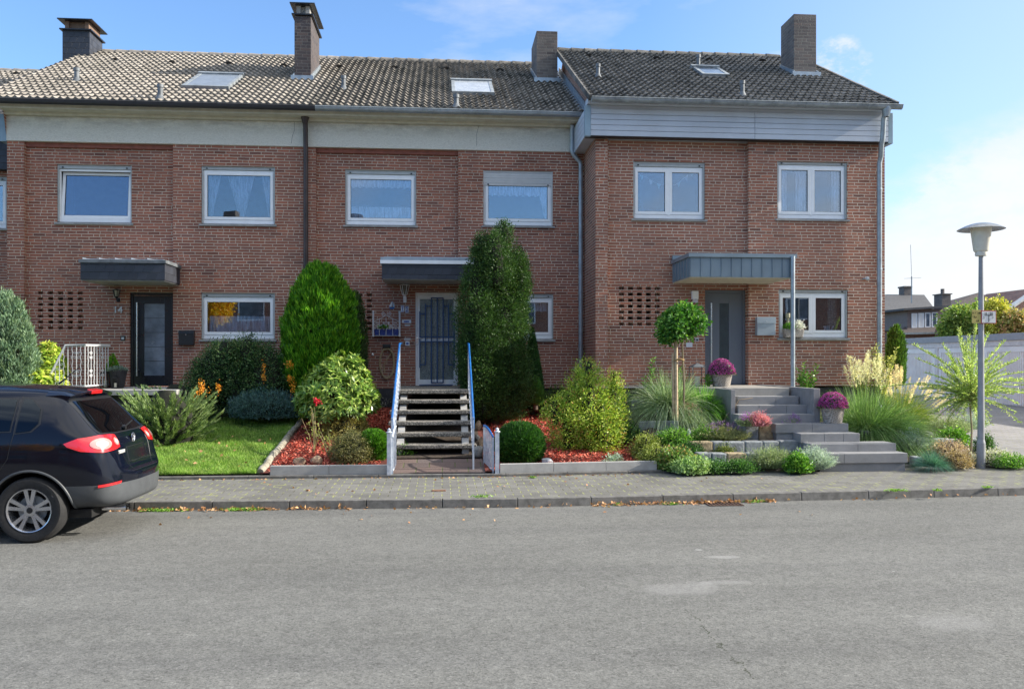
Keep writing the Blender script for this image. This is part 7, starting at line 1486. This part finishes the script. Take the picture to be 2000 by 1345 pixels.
VF = lm('violet_flower', (.22, .12, .34), (.30, .16, .42), (.16, .09, .2)); PF = lm('purple_bright', (.30, .08, .40), (.42, .14, .52)); BF = lm('faded_flower', (.20, .10, .10), (.28, .16, .14))
lav(1595, 916, 868, 82, 'silvery round lavender clump at the kerb before the block steps', SB, 41, 1100, nf=0)
lav(1510, 914, 868, 96, 'wide green-grey lavender at the kerb, left of the silvery one', SV, 42, 1200)
lav(1550, 868, 818, 54, 'upright lavender with dark flower spikes beside the block steps', SV, 43, 700, flowers=VF, nf=46)
lav(1415, 868, 830, 110, 'broad clump of small-leaved plants with mauve flowers in the middle terrace', lm('aster_leaf', (.18, .20, .08), (.27, .28, .13), (.34, .32, .18), clump=7), 44, 1300, flowers=VF, nf=70, name='aster')
lav(1350, 840, 795, 70, 'loose lavender with faded spikes behind the stake of the little tree', SV, 45, 650, flowers=BF, nf=40)
lav(1783, 884, 835, 74, 'silver-blue artemisia mound right of the block steps', SB, 46, 1100, name='artemisia')
lav(1862, 848, 806, 90, 'pale silvery lavender under the willow', SV, 47, 1000, flowers=VF, nf=24)
lav(1905, 838, 800, 60, 'thin silvery clump behind the street lamp', SB, 48, 500, name='artemisia')
lav(1385, 812, 780, 44, 'spiky grey stems beside the left cheek of the steps', SV, 49, 300, flowers=VF, nf=20)
lav(1225, 800, 765, 50, 'low green plant at the edge of the lime shrub', lm('ground_dark', (.04, .10, .03), (.08, .15, .05)), 50, 300, name='perennial')
# heather
t = lav(1482, 830, 803, 40, 'pink heather on top of the short block row', lm('heather_pink', (.40, .12, .18), (.52, .24, .30), (.58, .36, .38), clump=8), 51, 700, name='heather', at=D(1482, 832, 14.72), W=.010); lav(1460, 830, 812, 34, 'small plant with bright violet flowers left of the pink heather', SV, 52, 200, flowers=PF, nf=30, name='perennial', at=D(1458, 832, 14.72))
lav(1400, 822, 812, 16, 'tiny tuft of violet flowers at the foot of the bare branches', SV, 53, 60, flowers=PF, nf=16, name='perennial'); lav(1512, 866, 858, 60, 'row of short faded flower spikes on the middle block row', lm('dry_stem', (.22, .14, .10), (.3, .2, .15)), 54, 160, flowers=BF, nf=34, name='perennial')
# mats and rockery cushions
def mat_plant(px, pyb, pyt, wpx, label, mat, seed, n=300, per=10, Lf=.032, Wf=.018, name='ground_cover', cat='plant', lump=.55, up=.6, Ryk=.7):
    return shrub(px, pyb, pyt, wpx, label, name, mat, dome, n, per, .045, Lf, Wf, seed, lump=lump, cat=cat, corek=.6, Ryk=Ryk, up=up, dp=.3)
GC1 = lm('fresh_cover', (.06, .17, .02), (.12, .26, .03), (.20, .34, .05), clump=8); GC2 = lm('deep_cover', (.03, .09, .02), (.06, .15, .03), (.10, .20, .05), clump=8); GC3 = lm('olive_cover', (.13, .17, .03), (.22, .26, .06), (.32, .35, .12), clump=8); GC4 = lm('rust_cover', (.22, .16, .08), (.32, .24, .14), (.40, .32, .24), clump=9)
mat_plant(1320, 870, 840, 70, 'fresh green cushion at the foot of the staked tree', GC1, 61); mat_plant(1262, 890, 850, 50, 'long olive cushion trailing down from the lime shrub', GC3, 62); mat_plant(1232, 862, 830, 60, 'shaded green mat between lime shrub and olive cushion', GC2, 63)
mat_plant(1285, 905, 872, 56, 'olive-green cushion at the end of the concrete edging', GC3, 64); mat_plant(1325, 915, 878, 66, 'leafy strawberry-like plant with reddish leaves at the kerb', lm('straw', (.10, .19, .04), (.18, .28, .07), (.36, .22, .10)), 65, Lf=.05, Wf=.04); mat_plant(1355, 920, 899, 58, 'pale leafy plant spilling over the kerb', lm('pale_leaf', (.16, .27, .09), (.28, .38, .16)), 66, Lf=.045, Wf=.032)
mat_plant(1352, 893, 868, 46, 'dark green trailing plant beside the lowest block row', GC2, 67); mat_plant(1415, 893, 876, 34, 'small yellow-green cushion on the lowest block row', GC3, 68); mat_plant(1400, 918, 905, 60, 'low mat with few violet flowers at the kerb before the lowest block row', GC2, 69); mat_plant(1448, 918, 903, 50, 'low dark green mat at the kerb left of the wide lavender', GC2, 70)
mat_plant(1380, 862, 838, 50, 'green cushion in the middle terrace right of the pale stone', GC1, 71); mat_plant(1560, 918, 892, 36, 'small leafy plant between the two kerb lavenders', GC1, 72, Lf=.045, Wf=.03)
mat_plant(1710, 862, 836, 110, 'dark creeping conifer over the curved block row', GC2, 73); mat_plant(1748, 858, 838, 60, 'yellow-green leafy cover under the arching grass', GC3, 74); mat_plant(1865, 872, 842, 60, 'yellow-green leafy plant below the willow', GC1, 75, Lf=.05, Wf=.03)
mat_plant(1858, 893, 862, 74, 'pinkish sedum cushion left of the lamp post', lm('sedum_pink', (.34, .24, .19), (.44, .33, .26), (.50, .42, .34), clump=9), 76); mat_plant(1875, 910, 884, 50, 'rusty brown sedum at the kerb left of the lamp post', GC4, 77)
mat_plant(1950, 905, 882, 90, 'grey-white sedum mat at the kerb right of the lamp post', lm('sedum_grey', (.32, .33, .27), (.42, .42, .34)), 78); mat_plant(1980, 908, 893, 70, 'bright green mat at the right end of the kerb', GC1, 79); mat_plant(1925, 884, 850, 26, 'dark climbing plant on the block pillar behind the lamp', GC2, 80)
mat_plant(1200, 906, 893, 22, 'pale grey-green succulent lying on the red mulch', lm('succulent', (.25, .36, .28), (.36, .46, .38)), 81, n=60, Lf=.04, Wf=.02); mat_plant(1212, 860, 830, 44, 'dark seedling clump behind the lime shrub', GC2, 82)
mat_plant(738, 795, 775, 40, 'low white-flowered plant below the basement wall', lm('white_flowers', (.12, .16, .10), (.5, .5, .48)), 83, n=80); mat_plant(790, 888, 873, 26, 'few green leaves growing under the lowest tread', GC1, 84, n=40)
# tall leafy stems against the wall
def stems(px, pyb, pyt, wpx, label, mat, seed, nst=7, Lf=.11, Wf=.032, Y=None, name='shrub', cat='shrub'):
    p = P(px, pyb, Y) if Y else place(px, pyb); s = scl(p); Rr = wpx / 2 / s; H = CAMH + (HY - pyt) / s - p.z; rs = np.random.RandomState(seed); t = thing(name, p, label, cat); m = MB(); A, B = [], []
    for i in range(nst):
        tip = Vector((rs.uniform(-1, 1) * Rr * .85, rs.uniform(-.5, .5) * Rr, H * (rs.uniform(.6, .95) if i else .98))); m.tube([p, p + tip * .5, p + tip], [.009, .007, .004], 5); k = int(tip.z / .022)
        for j in range(k): u = .18 + .82 * j / k; a = j * 2.4; A.append(tuple(p + tip * u)); B.append((math.cos(a), math.sin(a), .55))
    m.build('stem', lm('leafy_stem', (.16, .2, .06), (.12, .15, .05)), t, True); leaves('foliage', mat, t, np.array(A), np.array(B) + rs.normal(size=(len(B), 3)) * .15, Lf, Wf, rs, bend=.07)
CL = lm('cherry_laurel', (.05, .15, .02), (.10, .24, .03), (.20, .34, .06), rough=.3, clump=5)
stems(1580, 800, 706, 48, 'cherry laurel with glossy leaves behind the right cheek wall', CL, 91, 12, Y=16.5); stems(1263, 790, 696, 46, 'slender laurel stem against the brick left of the big striped grass', CL, 92, 3, .10, .03, Y=16.7); stems(1325, 775, 715, 40, 'pair of leafy laurel stems behind the stake', CL, 93, 3, Y=16.8)
stems(1615, 815, 760, 30, 'low glossy laurel shoots behind the chrysanthemum basket', CL, 94, 7, .09, .03, Y=16.0)
stems(1722, 790, 668, 66, 'variegated shrub with pale yellow leaves at the right downpipe', lm('variegated', (.30, .32, .08), (.48, .46, .16), (.6, .56, .25)), 95, 16, .07, .03, Y=16.6); stems(1683, 800, 700, 70, 'dense pale yellow-green shrub between wall and plumes', lm('variegated2', (.24, .28, .06), (.36, .38, .10)), 96, 22, .05, .022, Y=16.7)
stems(1385, 762, 728, 26, 'leafy green shoots beside the metal lantern', CL, 97, 5, .09, .03, Y=16.3)
# staked standard tree
p = place(1321, 842); t = thing('staked_tree', p, 'young ball-crowned tree tied to a wooden stake in the rockery', 'tree'); s = scl(p); zt = CAMH + (HY - 628) / s; c = P(1332, 628, p.y)
tb = P(1334, 842, p.y + .1); tb.z = p.z; mb = MB(); mb.tube([tb, tb + Vector((.02, 0, .8)), Vector((tb.x - .02, tb.y, zt - .25)), Vector((c.x, c.y, zt))], [.02, .019, .017, .014], 8)
for a in ((.15, .1, .22), (-.18, .05, .16), (.05, -.15, .25), (.22, -.05, .05), (-.12, .1, .28)): mb.tube([Vector((tb.x - .02, tb.y, zt - .15)), Vector((c.x, c.y, zt)) + Vector(a)], [.012, .005], 5)
mb.build('trunk', lm('smooth_bark', (.20, .17, .12), (.26, .22, .16)), t, True); rs = np.random.RandomState(99); A_, B_ = [], []
for (cx, w_, yb, yt, dy_) in ((1332, 58, 658, 594, 0), (1308, 38, 656, 616, .1), (1354, 38, 650, 602, -.1), (1367, 18, 640, 614, 0), (1340, 46, 646, 598, .2), (1326, 42, 662, 618, -.2), (1299, 18, 650, 628, 0)):
    b_ = P(cx, yb, p.y + dy_); cp, co_ = crown(int(w_ * (yb - yt) / 18), lambda t: math.sqrt(max(0, 1 - (2 * t - 1) ** 2)), w_ / 2 / s, (yb - yt) / s, rs, lump=.4, thick=.6, lumps=12, spike=.25); pos, d = clusters(cp, co_, 8, .045, rs); A_.append(pos + NP(b_)); B_.append(d + np.array([[0, 0, -.2]]))
leaves('foliage', lm('ball_tree_leaf', (.03, .11, .015), (.07, .18, .025), (.16, .29, .05), rough=.5, clump=6), t, np.concatenate(A_), np.concatenate(B_), .065, .045, rs)
cp, co_ = crown(90, globe, 14 / s, 34 / s, rs, lump=.2, thick=.5); pos, d = clusters(cp, co_, 8, .035, rs); lo_ = P(1303, 668, p.y); leaves('foliage', LM['ball_tree_leaf'], t, pos + NP(lo_), d + np.array([[0, 0, -.4]]), .06, .042, rs)
for (px_, y0, y1, r_) in ((1321, 842, 660, .036), (1315, 800, 690, .022)):
    q = P(px_, y0, p.y); q.z = p.z if y0 > 810 else CAMH + (HY - y0) / s; st_ = thing('tree_stake', q, 'thick pale wooden stake supporting the ball-crowned tree' if y0 > 810 else 'thinner broken wooden stake behind the thick one', 'stake'); mb = MB(); mb.tube([q + Vector((0, 0, -.15)), Vector((q.x - .01, q.y, CAMH + (HY - y1) / s))], [r_, r_ * .9], 10); mb.build('stake', M['wood'], st_, True)
mb = MB(); q = P(1326, 702, p.y); mb.tube([q + Vector((math.cos(a) * .085, math.sin(a) * .06, .012 * math.sin(3 * a))) for a in np.linspace(0, 6.28, 17)], .016, 6); tag(mb.build('tie_rope', pm('coir_rope', (.34, .22, .10), .9, bs=.6), None, True), 'brown coir rope tying the young tree to its stake', 'rope')
# bare branches
p = place(1440, 838); t = thing('bare_branch', p, 'bare twisted branches standing left of the block steps', 'branch'); mb = MB(); q = lambda a, b: P(a, b, p.y)
for ln in ([(1441, 830), (1438, 800), (1432, 785), (1424, 778)], [(1436, 792), (1444, 780), (1455, 779), (1470, 777)], [(1438, 800), (1428, 803), (1418, 812), (1412, 830)], [(1434, 790), (1440, 796), (1452, 800), (1460, 806)]): mb.tube([q(*a) for a in ln], .009, 5)
mb.build('branch', lm('branch_bark', (.22, .17, .12), (.3, .24, .18)), t, True)
# willow standard: long thin leafy whips
def willow():
    p = place(1896, 893); s = scl(p); t = thing('willow', p, 'small grafted willow with long pale leafy whips around the lamp post', 'tree'); h = CAMH + (HY - 780) / s; top = Vector((p.x - .02, p.y, h)); mb = MB(); mb.tube([p + Vector((0, 0, -.1)), p + Vector((.02, 0, .5)), top], [.018, .016, .015], 8); mb.build('trunk', lm('smooth_bark', (.2, .17, .12), (.26, .22, .16)), t, True)
    rs = np.random.RandomState(71); A, B = [], []; wp = MB(); tips = [(1782, 672), (1850, 690), (1912, 590), (1873, 640), (1963, 665), (1990, 700), (2010, 725), (1990, 790), (1995, 828), (1820, 808), (1790, 700), (1840, 720), (1980, 770), (1930, 650), (2030, 740), (1800, 760), (1952, 720), (1870, 700), (1900, 690), (1920, 700)]
    for i in range(170):
        a_, b_ = tips[i] if i < len(tips) else (1896 + rs.normal() * 58, 752 + rs.normal() * 42); tp = P(a_, b_, p.y + rs.uniform(-.5, .5)); mid = top.lerp(tp, .5) + Vector((0, 0, .12 * (tp - top).length)); pts = [top, mid, tp]; wp.tube([top, top.lerp(mid, .5) + Vector((0, 0, .03)), mid, mid.lerp(tp, .5) + Vector((0, 0, .02)), tp], .0045, 4)
        L_ = (tp - top).length; k = int(L_ / .013)
        for j in range(k):
            u = .18 + .82 * j / k; c = top.lerp(mid, u * 2) if u < .5 else mid.lerp(tp, u * 2 - 1); dd = (tp - top).normalized(); a = j * 2.4; A.append(tuple(c)); B.append(tuple(dd * .8 + Vector((math.cos(a), math.sin(a), .3)) * .8))
    wp.build('whip', lm('willow_twig', (.2, .24, .06), (.26, .28, .1)), t, True); leaves('foliage', lm('willow_leaf', (.24, .34, .09), (.36, .46, .15), (.52, .58, .30), trans=.4, clump=6), t, np.array(A), np.array(B) + rs.normal(size=(len(B), 3)) * .15, .062, .017, rs)
willow()
# potted chrysanthemums and other potted plants
def mum(px, pyb, pym, pyt, wpx, Y, zb, label):
    x = XP(px, Y); s = scl(Vector((x, Y, 0))); r = wpx / 2 / s; h = (pyb - pym) / s; t = thing('flower_basket', (x, Y, zb), label, 'flower pot'); m = MB(); k = r * .88; m.lathe((x, Y, zb), [(0, 0), (k * .74, 0), (k * .82, h * .4), (k * .94, h * .95), (k * .98, h), (k * .98, h * 1.04), (k * .86, h * 1.04), (k * .8, h * .9), (0, h * .9)], 30); m.build('basket', M['wicker'], t, True)
    rs = np.random.RandomState(int(px)); n = 3000; H = (pym - pyt) / s * 1.05; mush = lambda q: math.sqrt(max(0, 1 - q ** 2.2)) * .35 + .65 * math.sqrt(max(0, 1 - q * q)); pos, out = crown(n, mush, r, H, rs, lump=.03, thick=.06); b = NP((x, Y, zb + h * 1.0)); core(t, Vector((x, Y, zb + h * .95)), mush, r, H, lm('mum_leaf', (.02, .05, .015), (.03, .07, .02)), k=.92)
    fl = np.repeat(pos[:1100], 9, 0); fo = np.repeat(out[:1100], 9, 0); q = rs.normal(size=fl.shape); q = unit(q - fo * (q * fo).sum(1, keepdims=True)); leaves('flowers', lm('magenta_petal', (.30, .035, .20), (.44, .08, .32), (.58, .20, .46), trans=.2, clump=14), t, fl + b, q + fo * .7, .019, .010, rs)
    pos, out = crown(260, mush, r * 1.0, H * .25, rs, thick=.1); leaves('foliage', lm('mum_green', (.04, .08, .03), (.07, .12, .04)), t, pos + b, out - np.array([[0, 0, .5]]), .04, .02, rs)
mum(1409, 753, 729, 700, 50, 16.35, zt3, 'wicker basket of magenta chrysanthemums on the landing before the grey door')
zst = .26 + .1475 * 4; mum(1626.5, 826, 796, 767, 53, D(1626, 800, 14.98).y, zst, 'wicker basket of magenta chrysanthemums on the block steps below the cheek wall')
def tuft(t, c, n, H, R_, mat, seed, Lf=.05, Wf=.012, prof=dome, up=.7, name='foliage'):
    rs = np.random.RandomState(seed); pos, out = crown(n, prof, R_, H, rs, lump=.1); leaves(name, mat, t, pos + NP(c), out * (1 - up) + np.array([[0, 0, up]]), Lf, Wf, rs)
tuft(P_POT1[0], P_POT1[1], 1600, .40, .14, G1, 101, prof=cone); tuft(P_POT2[0], P_POT2[1] - Vector((0, 0, .02)), 500, .10, .17, lm('grey_succ', (.14, .2, .16), (.2, .27, .22)), 102, .05, .02, up=.5)
# bedding heather before the basket (pale pink)
lav(1424, 770, 745, 40, 'pale pink heather trailing at the edge of the landing', lm('heather_pale', (.46, .26, .22), (.58, .38, .33)), 103, 260, name='heather') if False else None
# basket on the window sill
Yw = Y3 - .0; x = XP(1549, Yw - .06); zb = g3[2] + .012; t = thing('window_basket', (x, Yw - .05, zb), 'woven basket with white hydrangea and candlestick on the ground floor sill', 'flower pot'); m = MB(); m.prism([(x - .19, Yw - .13, zb), (x + .19, Yw - .13, zb), (x + .22, Yw - .13, zb + .19), (x - .22, Yw - .13, zb + .19)], (0, .14, 0)); m.build('basket', M['wicker'], t, bevel=.02)
rs = np.random.RandomState(104); k = rs.normal(size=(900, 3)) * np.array([[.06, .04, .05]]); leaves('flowers', lm('white_petal', (.75, .76, .74), (.8, .8, .8), trans=.2), t, k + NP((x + .11, Yw - .06, zb + .25)), k + rs.normal(size=k.shape) * .03, .028, .024, rs); tuft(t, Vector((x - .08, Yw - .06, zb + .17)), 500, .12, .12, GC1, 105, .05, .02)
m = MB(); m.lathe((x - .1, Yw - .03, zb + .16), [(0, 0), (.03, 0), (.025, .25), (.045, .27), (.045, .36), (0, .36)], 14); m.build('candlestick', pm('gilt_glass', (.35, .33, .22), .4), t, True)
# trough greenery
tuft(bpy.data.objects['planter_rack'], P(748, 643, Yr_ - .1), 200, .08, .12, GC1, 106, .05, .03)
# trees and hedges beyond the garages
def far_bush(px, pyb, pyt, wpx, Y, label, mat, seed, n=500, name='garden_tree'):
    p = P(px, pyb, Y); s = scl(p); Rr = wpx / 2 / s; H = (pyb - pyt) / s; rs = np.random.RandomState(seed); t = thing(name, (p.x, p.y, 0), label, 'tree'); b = Vector((p.x, p.y, p.z)); cp, co_ = crown(n, lambda q: lerp_tab(q, [(0, .8), (.3, 1), (.7, .85), (.9, .5), (1, .1)]), Rr, H, rs, lump=.35, thick=.5); pos, d = clusters(cp, co_, 14, .16, rs); core(t, b, dome, Rr, H, M['coredark'], k=.6); leaves('crown', mat, t, pos + NP(b), d, .17, .10, rs); mb = MB(); mb.tube([Vector((p.x, p.y, .2)), b + Vector((0, 0, H * .5))], [.12, .08], 8); mb.build('trunk', M['bark'], t, True)
FB = lm('hedge_mid', (.12, .2, .04), (.2, .27, .06), (.32, .34, .1), clump=1.2); FY = lm('hedge_yellow', (.26, .28, .04), (.40, .38, .06), (.48, .42, .12), clump=1.5)
far_bush(1875, 665, 604, 58, 42, 'round green shrub tree rising behind the garages left of the lamp post', FB, 111); far_bush(1915, 665, 598, 50, 43, 'green shrub tree behind the garages, partly hidden by the lamp post', FB, 112); far_bush(1944, 662, 590, 52, 41, 'yellow-leaved shrub tree behind the garages right of the lamp post', FY, 113); far_bush(1986, 658, 614, 46, 40, 'reddish-green shrub tree at the right edge behind the garages', lm('hedge_red', (.22, .22, .06), (.32, .24, .10), (.36, .18, .10)), 114, 380)
# the yellow tree that the left ground floor window mirrors (it stands behind the camera)
p = Vector((-11.7, -6.5, .1)); t = thing('yellow_tree', p, 'autumn yellow tree across the street, mirrored in the window below the brown downpipe', 'tree'); rs = np.random.RandomState(120); cp, co_ = crown(700, egg, .85, 2.6, rs, lump=.4, thick=.6); pos, d = clusters(cp, co_, 14, .12, rs); leaves('crown', lm('autumn', (.55, .28, .02), (.65, .40, .03)), t, pos + NP(p + Vector((0, 0, 3.9))), d, .12, .08, rs); stem(t, p, 5.4, .09)
# ------------------------------------------------------------------ lawn, mulch, leaves, weeds (nobody could count these)
rs = np.random.RandomState(5); n = 105000; X = rs.uniform(-7.6, -2.9, n); Y = 13.45 + (rs.rand(n) ** 1.35) * 4.2; Z = np.array([hz(a, b) for a, b in zip(X, Y)])
pn = np.sin(X * 5.1 + np.sin(Y * 3.3) * 2) * np.cos(Y * 4.7 + X); ht = .038 + .022 * pn + rs.rand(n) * .02
base = np.stack([X, Y, Z - .004], 1); d = rs.normal(size=(n, 3)) * .45; d[:, 2] = 1; sd = unit(np.cross(d, rs.normal(size=(n, 3)))); w_ = .0042; tip = base + unit(d) * (ht * 1.25)[:, None]
V = np.stack([base + sd * w_, base - sd * w_, tip], 1).reshape(-1, 3); o = link('lawn_grass', np_mesh('lawn_grass', V, np.arange(3 * n).reshape(n, 3)), lm('lawn_blade', (.11, .21, .03), (.18, .31, .05), (.36, .42, .14), trans=.35, clump=2.5)); tag(o, 'short uneven green lawn in front of house 14', 'grass', kind='stuff')
def scatter(name, xr, cond, n, Lf, Wf, mat, label, cat, seed, lift=.012):
    rs = np.random.RandomState(seed); X = rs.uniform(*xr, n); Y = rs.uniform(13.4, 18.6, n); Z = np.array([hz(a, b) for a, b in zip(X, Y)]); k = np.array([cond(a, b) for a, b in zip(X, Y)]); X, Y, Z = X[k], Y[k], Z[k]; m = len(X)
    d = rs.normal(size=(m, 3)); d[:, 2] *= .35; o = leaves(name, mat, None, np.stack([X, Y, Z + lift * rs.rand(m)], 1), d, Lf, Wf, rs, nrm=np.repeat(np.array([[0, 0, 1.0]]), m, 0)); tag(o, label, cat, kind='stuff')
MU = lm('red_bark_mulch', (.33, .05, .03), (.46, .095, .06), (.56, .22, .15), trans=.0, rough=.7, clump=6)
scatter('mulch_chips', (-2.72, -1.0), lambda a, b: b > yg(a) + .12, 17000, .055, .022, MU, 'red bark mulch covering the bed left of the steps', 'mulch', 6, .03)
scatter('mulch_chips', (.8, 3.5), lambda a, b: b > yg(a) + .12, 24000, .055, .022, MU, 'red bark mulch covering the bed right of the steps', 'mulch', 7, .03)
DL = lm('dry_leaf', (.30, .15, .07), (.42, .26, .13), (.22, .10, .05), trans=.15, rough=.7)
def kerb_leaves():
    rs = np.random.RandomState(8); A = []
    for (a, b, n) in ((-3.9, -1.2, 170), (-1.2, 2.0, 30), (2.0, 4.6, 230), (4.6, 8.5, 20), (-8, -3.9, 120)):
        x = rs.uniform(a, b, n); y = np.array([yk(q) for q in x]) - np.abs(rs.normal(size=n)) * .045 - .01; A.append(np.stack([x, y, rs.uniform(.004, .035, n)], 1))
    A = np.concatenate(A); d = rs.normal(size=A.shape); d[:, 2] *= .4; tag(leaves('fallen_leaves', DL, None, A, d, .055, .038, rs, bend=.15), 'dry brown leaves collected in the gutter along the kerb', 'leaves', kind='stuff')
    n = 60; x = rs.uniform(-4.0, 5, n); y = rs.uniform(10.2, 13.2, n); z = np.where(y > 11.5, .12 + .008 * (y - 11.3), .004) + .004; d = rs.normal(size=(n, 3)); d[:, 2] = .05; 
    e = rs.uniform(-4.5, 3.4, 90); A2 = np.concatenate([np.stack([x, y, z], 1), np.stack([e, np.array([yg(q) for q in e]) - .05 - rs.rand(90) * .08, np.full(90, .125)], 1)]); d = rs.normal(size=A2.shape); d[:, 2] *= .1; tag(leaves('scattered_leaves', DL, None, A2, d, .05, .035, rs, bend=.1), 'single dry leaves scattered on road and pavement', 'leaves', kind='stuff')
    q = rs.uniform(0, 1, (70, 2)); X = -6 + q[:, 0] * 3; Y = 13.6 + q[:, 1] * 2.2; A3 = np.stack([X, Y, np.array([hz(a, b) for a, b in zip(X, Y)]) + .05], 1); d = rs.normal(size=A3.shape); d[:, 2] *= .3; tag(leaves('lawn_leaves', DL, None, A3, d, .06, .045, rs, bend=.1), 'brown autumn leaves lying on the lawn', 'leaves', kind='stuff')
kerb_leaves()
def weeds():
    rs = np.random.RandomState(9); B, D_ = [], []
    for (px, py, r, n) in ((300, 992, .10, 90), (328, 990, .16, 160), (362, 992, .08, 50), (468, 990, .16, 200), (495, 992, .14, 160), (1310, 985, .10, 60), (1472, 978, .12, 90), (1040, 933, .05, 40), (1750, 958, .16, 70), (940, 970, .12, 40), (1205, 985, .05, 30), (1690, 915, .05, 20), (1830, 958, .06, 30), (1930, 952, .06, 30)):
        p = place0(px, py, .0 if py > 975 else .12)
        if py > 975: p.y = min(p.y, yk(p.x) - .03)
        k = rs.normal(size=(n, 3)) * r * .5; k[:, 2] = 0; k[:, 1] *= .35; B.append(k + NP(p)); dd = rs.normal(size=(n, 3)) * .8; dd[:, 2] = 1; D_.append(dd)
    tag(blades('weeds', lm('weed_leaf', (.10, .22, .03), (.18, .32, .05), (.26, .38, .08)), None, np.concatenate(B), np.concatenate(D_), .085, .012, rs, droop=.5, K=3), 'weeds growing in the gutter and pavement joints', 'weeds', kind='stuff')
weeds()

# ------------------------------------------------------------------ groups of look-alikes
GR = {'brick_house': 'terraced brick houses in the row', 'retaining_wall': 'rows of grey blocks in the rockery', 'lavender': 'lavender clumps in the rockery', 'rock': 'field stones in the beds', 'lantern': 'lanterns by the doors', 'flower_basket': 'baskets of magenta chrysanthemums',
      'ground_cover': 'ground cover cushions in the rockery', 'clipped_bush': 'round clipped bushes beside the gate', 'far_house': 'houses beyond the garages', 'garden_tree': 'shrub trees behind the garages', 'gate_post': 'white gate posts', 'garden_gate': 'white gate leaves', 'stair_railing': 'blue-railed stair railings',
      'garden_edging': 'concrete edgings of the mulch beds', 'ornamental_grass': 'ornamental grasses in the rockery', 'mailbox': 'mailboxes beside the doors', 'wall_lamp': 'lamps beside the doors', 'bell_plate': 'doorbells beside the doors', 'sensor': 'round sensors on the walls', 'fescue': 'blue fescue tufts', 'sign': 'marker plates on the lamp post',
      'laurel': 'yellow-green laurels left of the railing', 'box_bush': 'small box bushes in the left mulch bed', 'juniper': 'junipers around the lawn', 'rose_bush': 'rose bushes in the left bed', 'artemisia': 'silver artemisia clumps', 'perennial': 'small perennials', 'tree_stake': 'stakes of the young tree', 'name_plate': 'name plates beside the doors', 'house_number': 'house numbers', 'front_steps': 'flights of front steps', 'conifer': 'small dark conifers'}
from collections import Counter
cnt = Counter(o.name.split('.')[0] for o in sc.objects if o.parent is None)
for o in sc.objects:
    b = o.name.split('.')[0]
    if o.parent is None and b in GR and cnt[b] > 1 and 'group' not in o: o['group'] = GR[b]
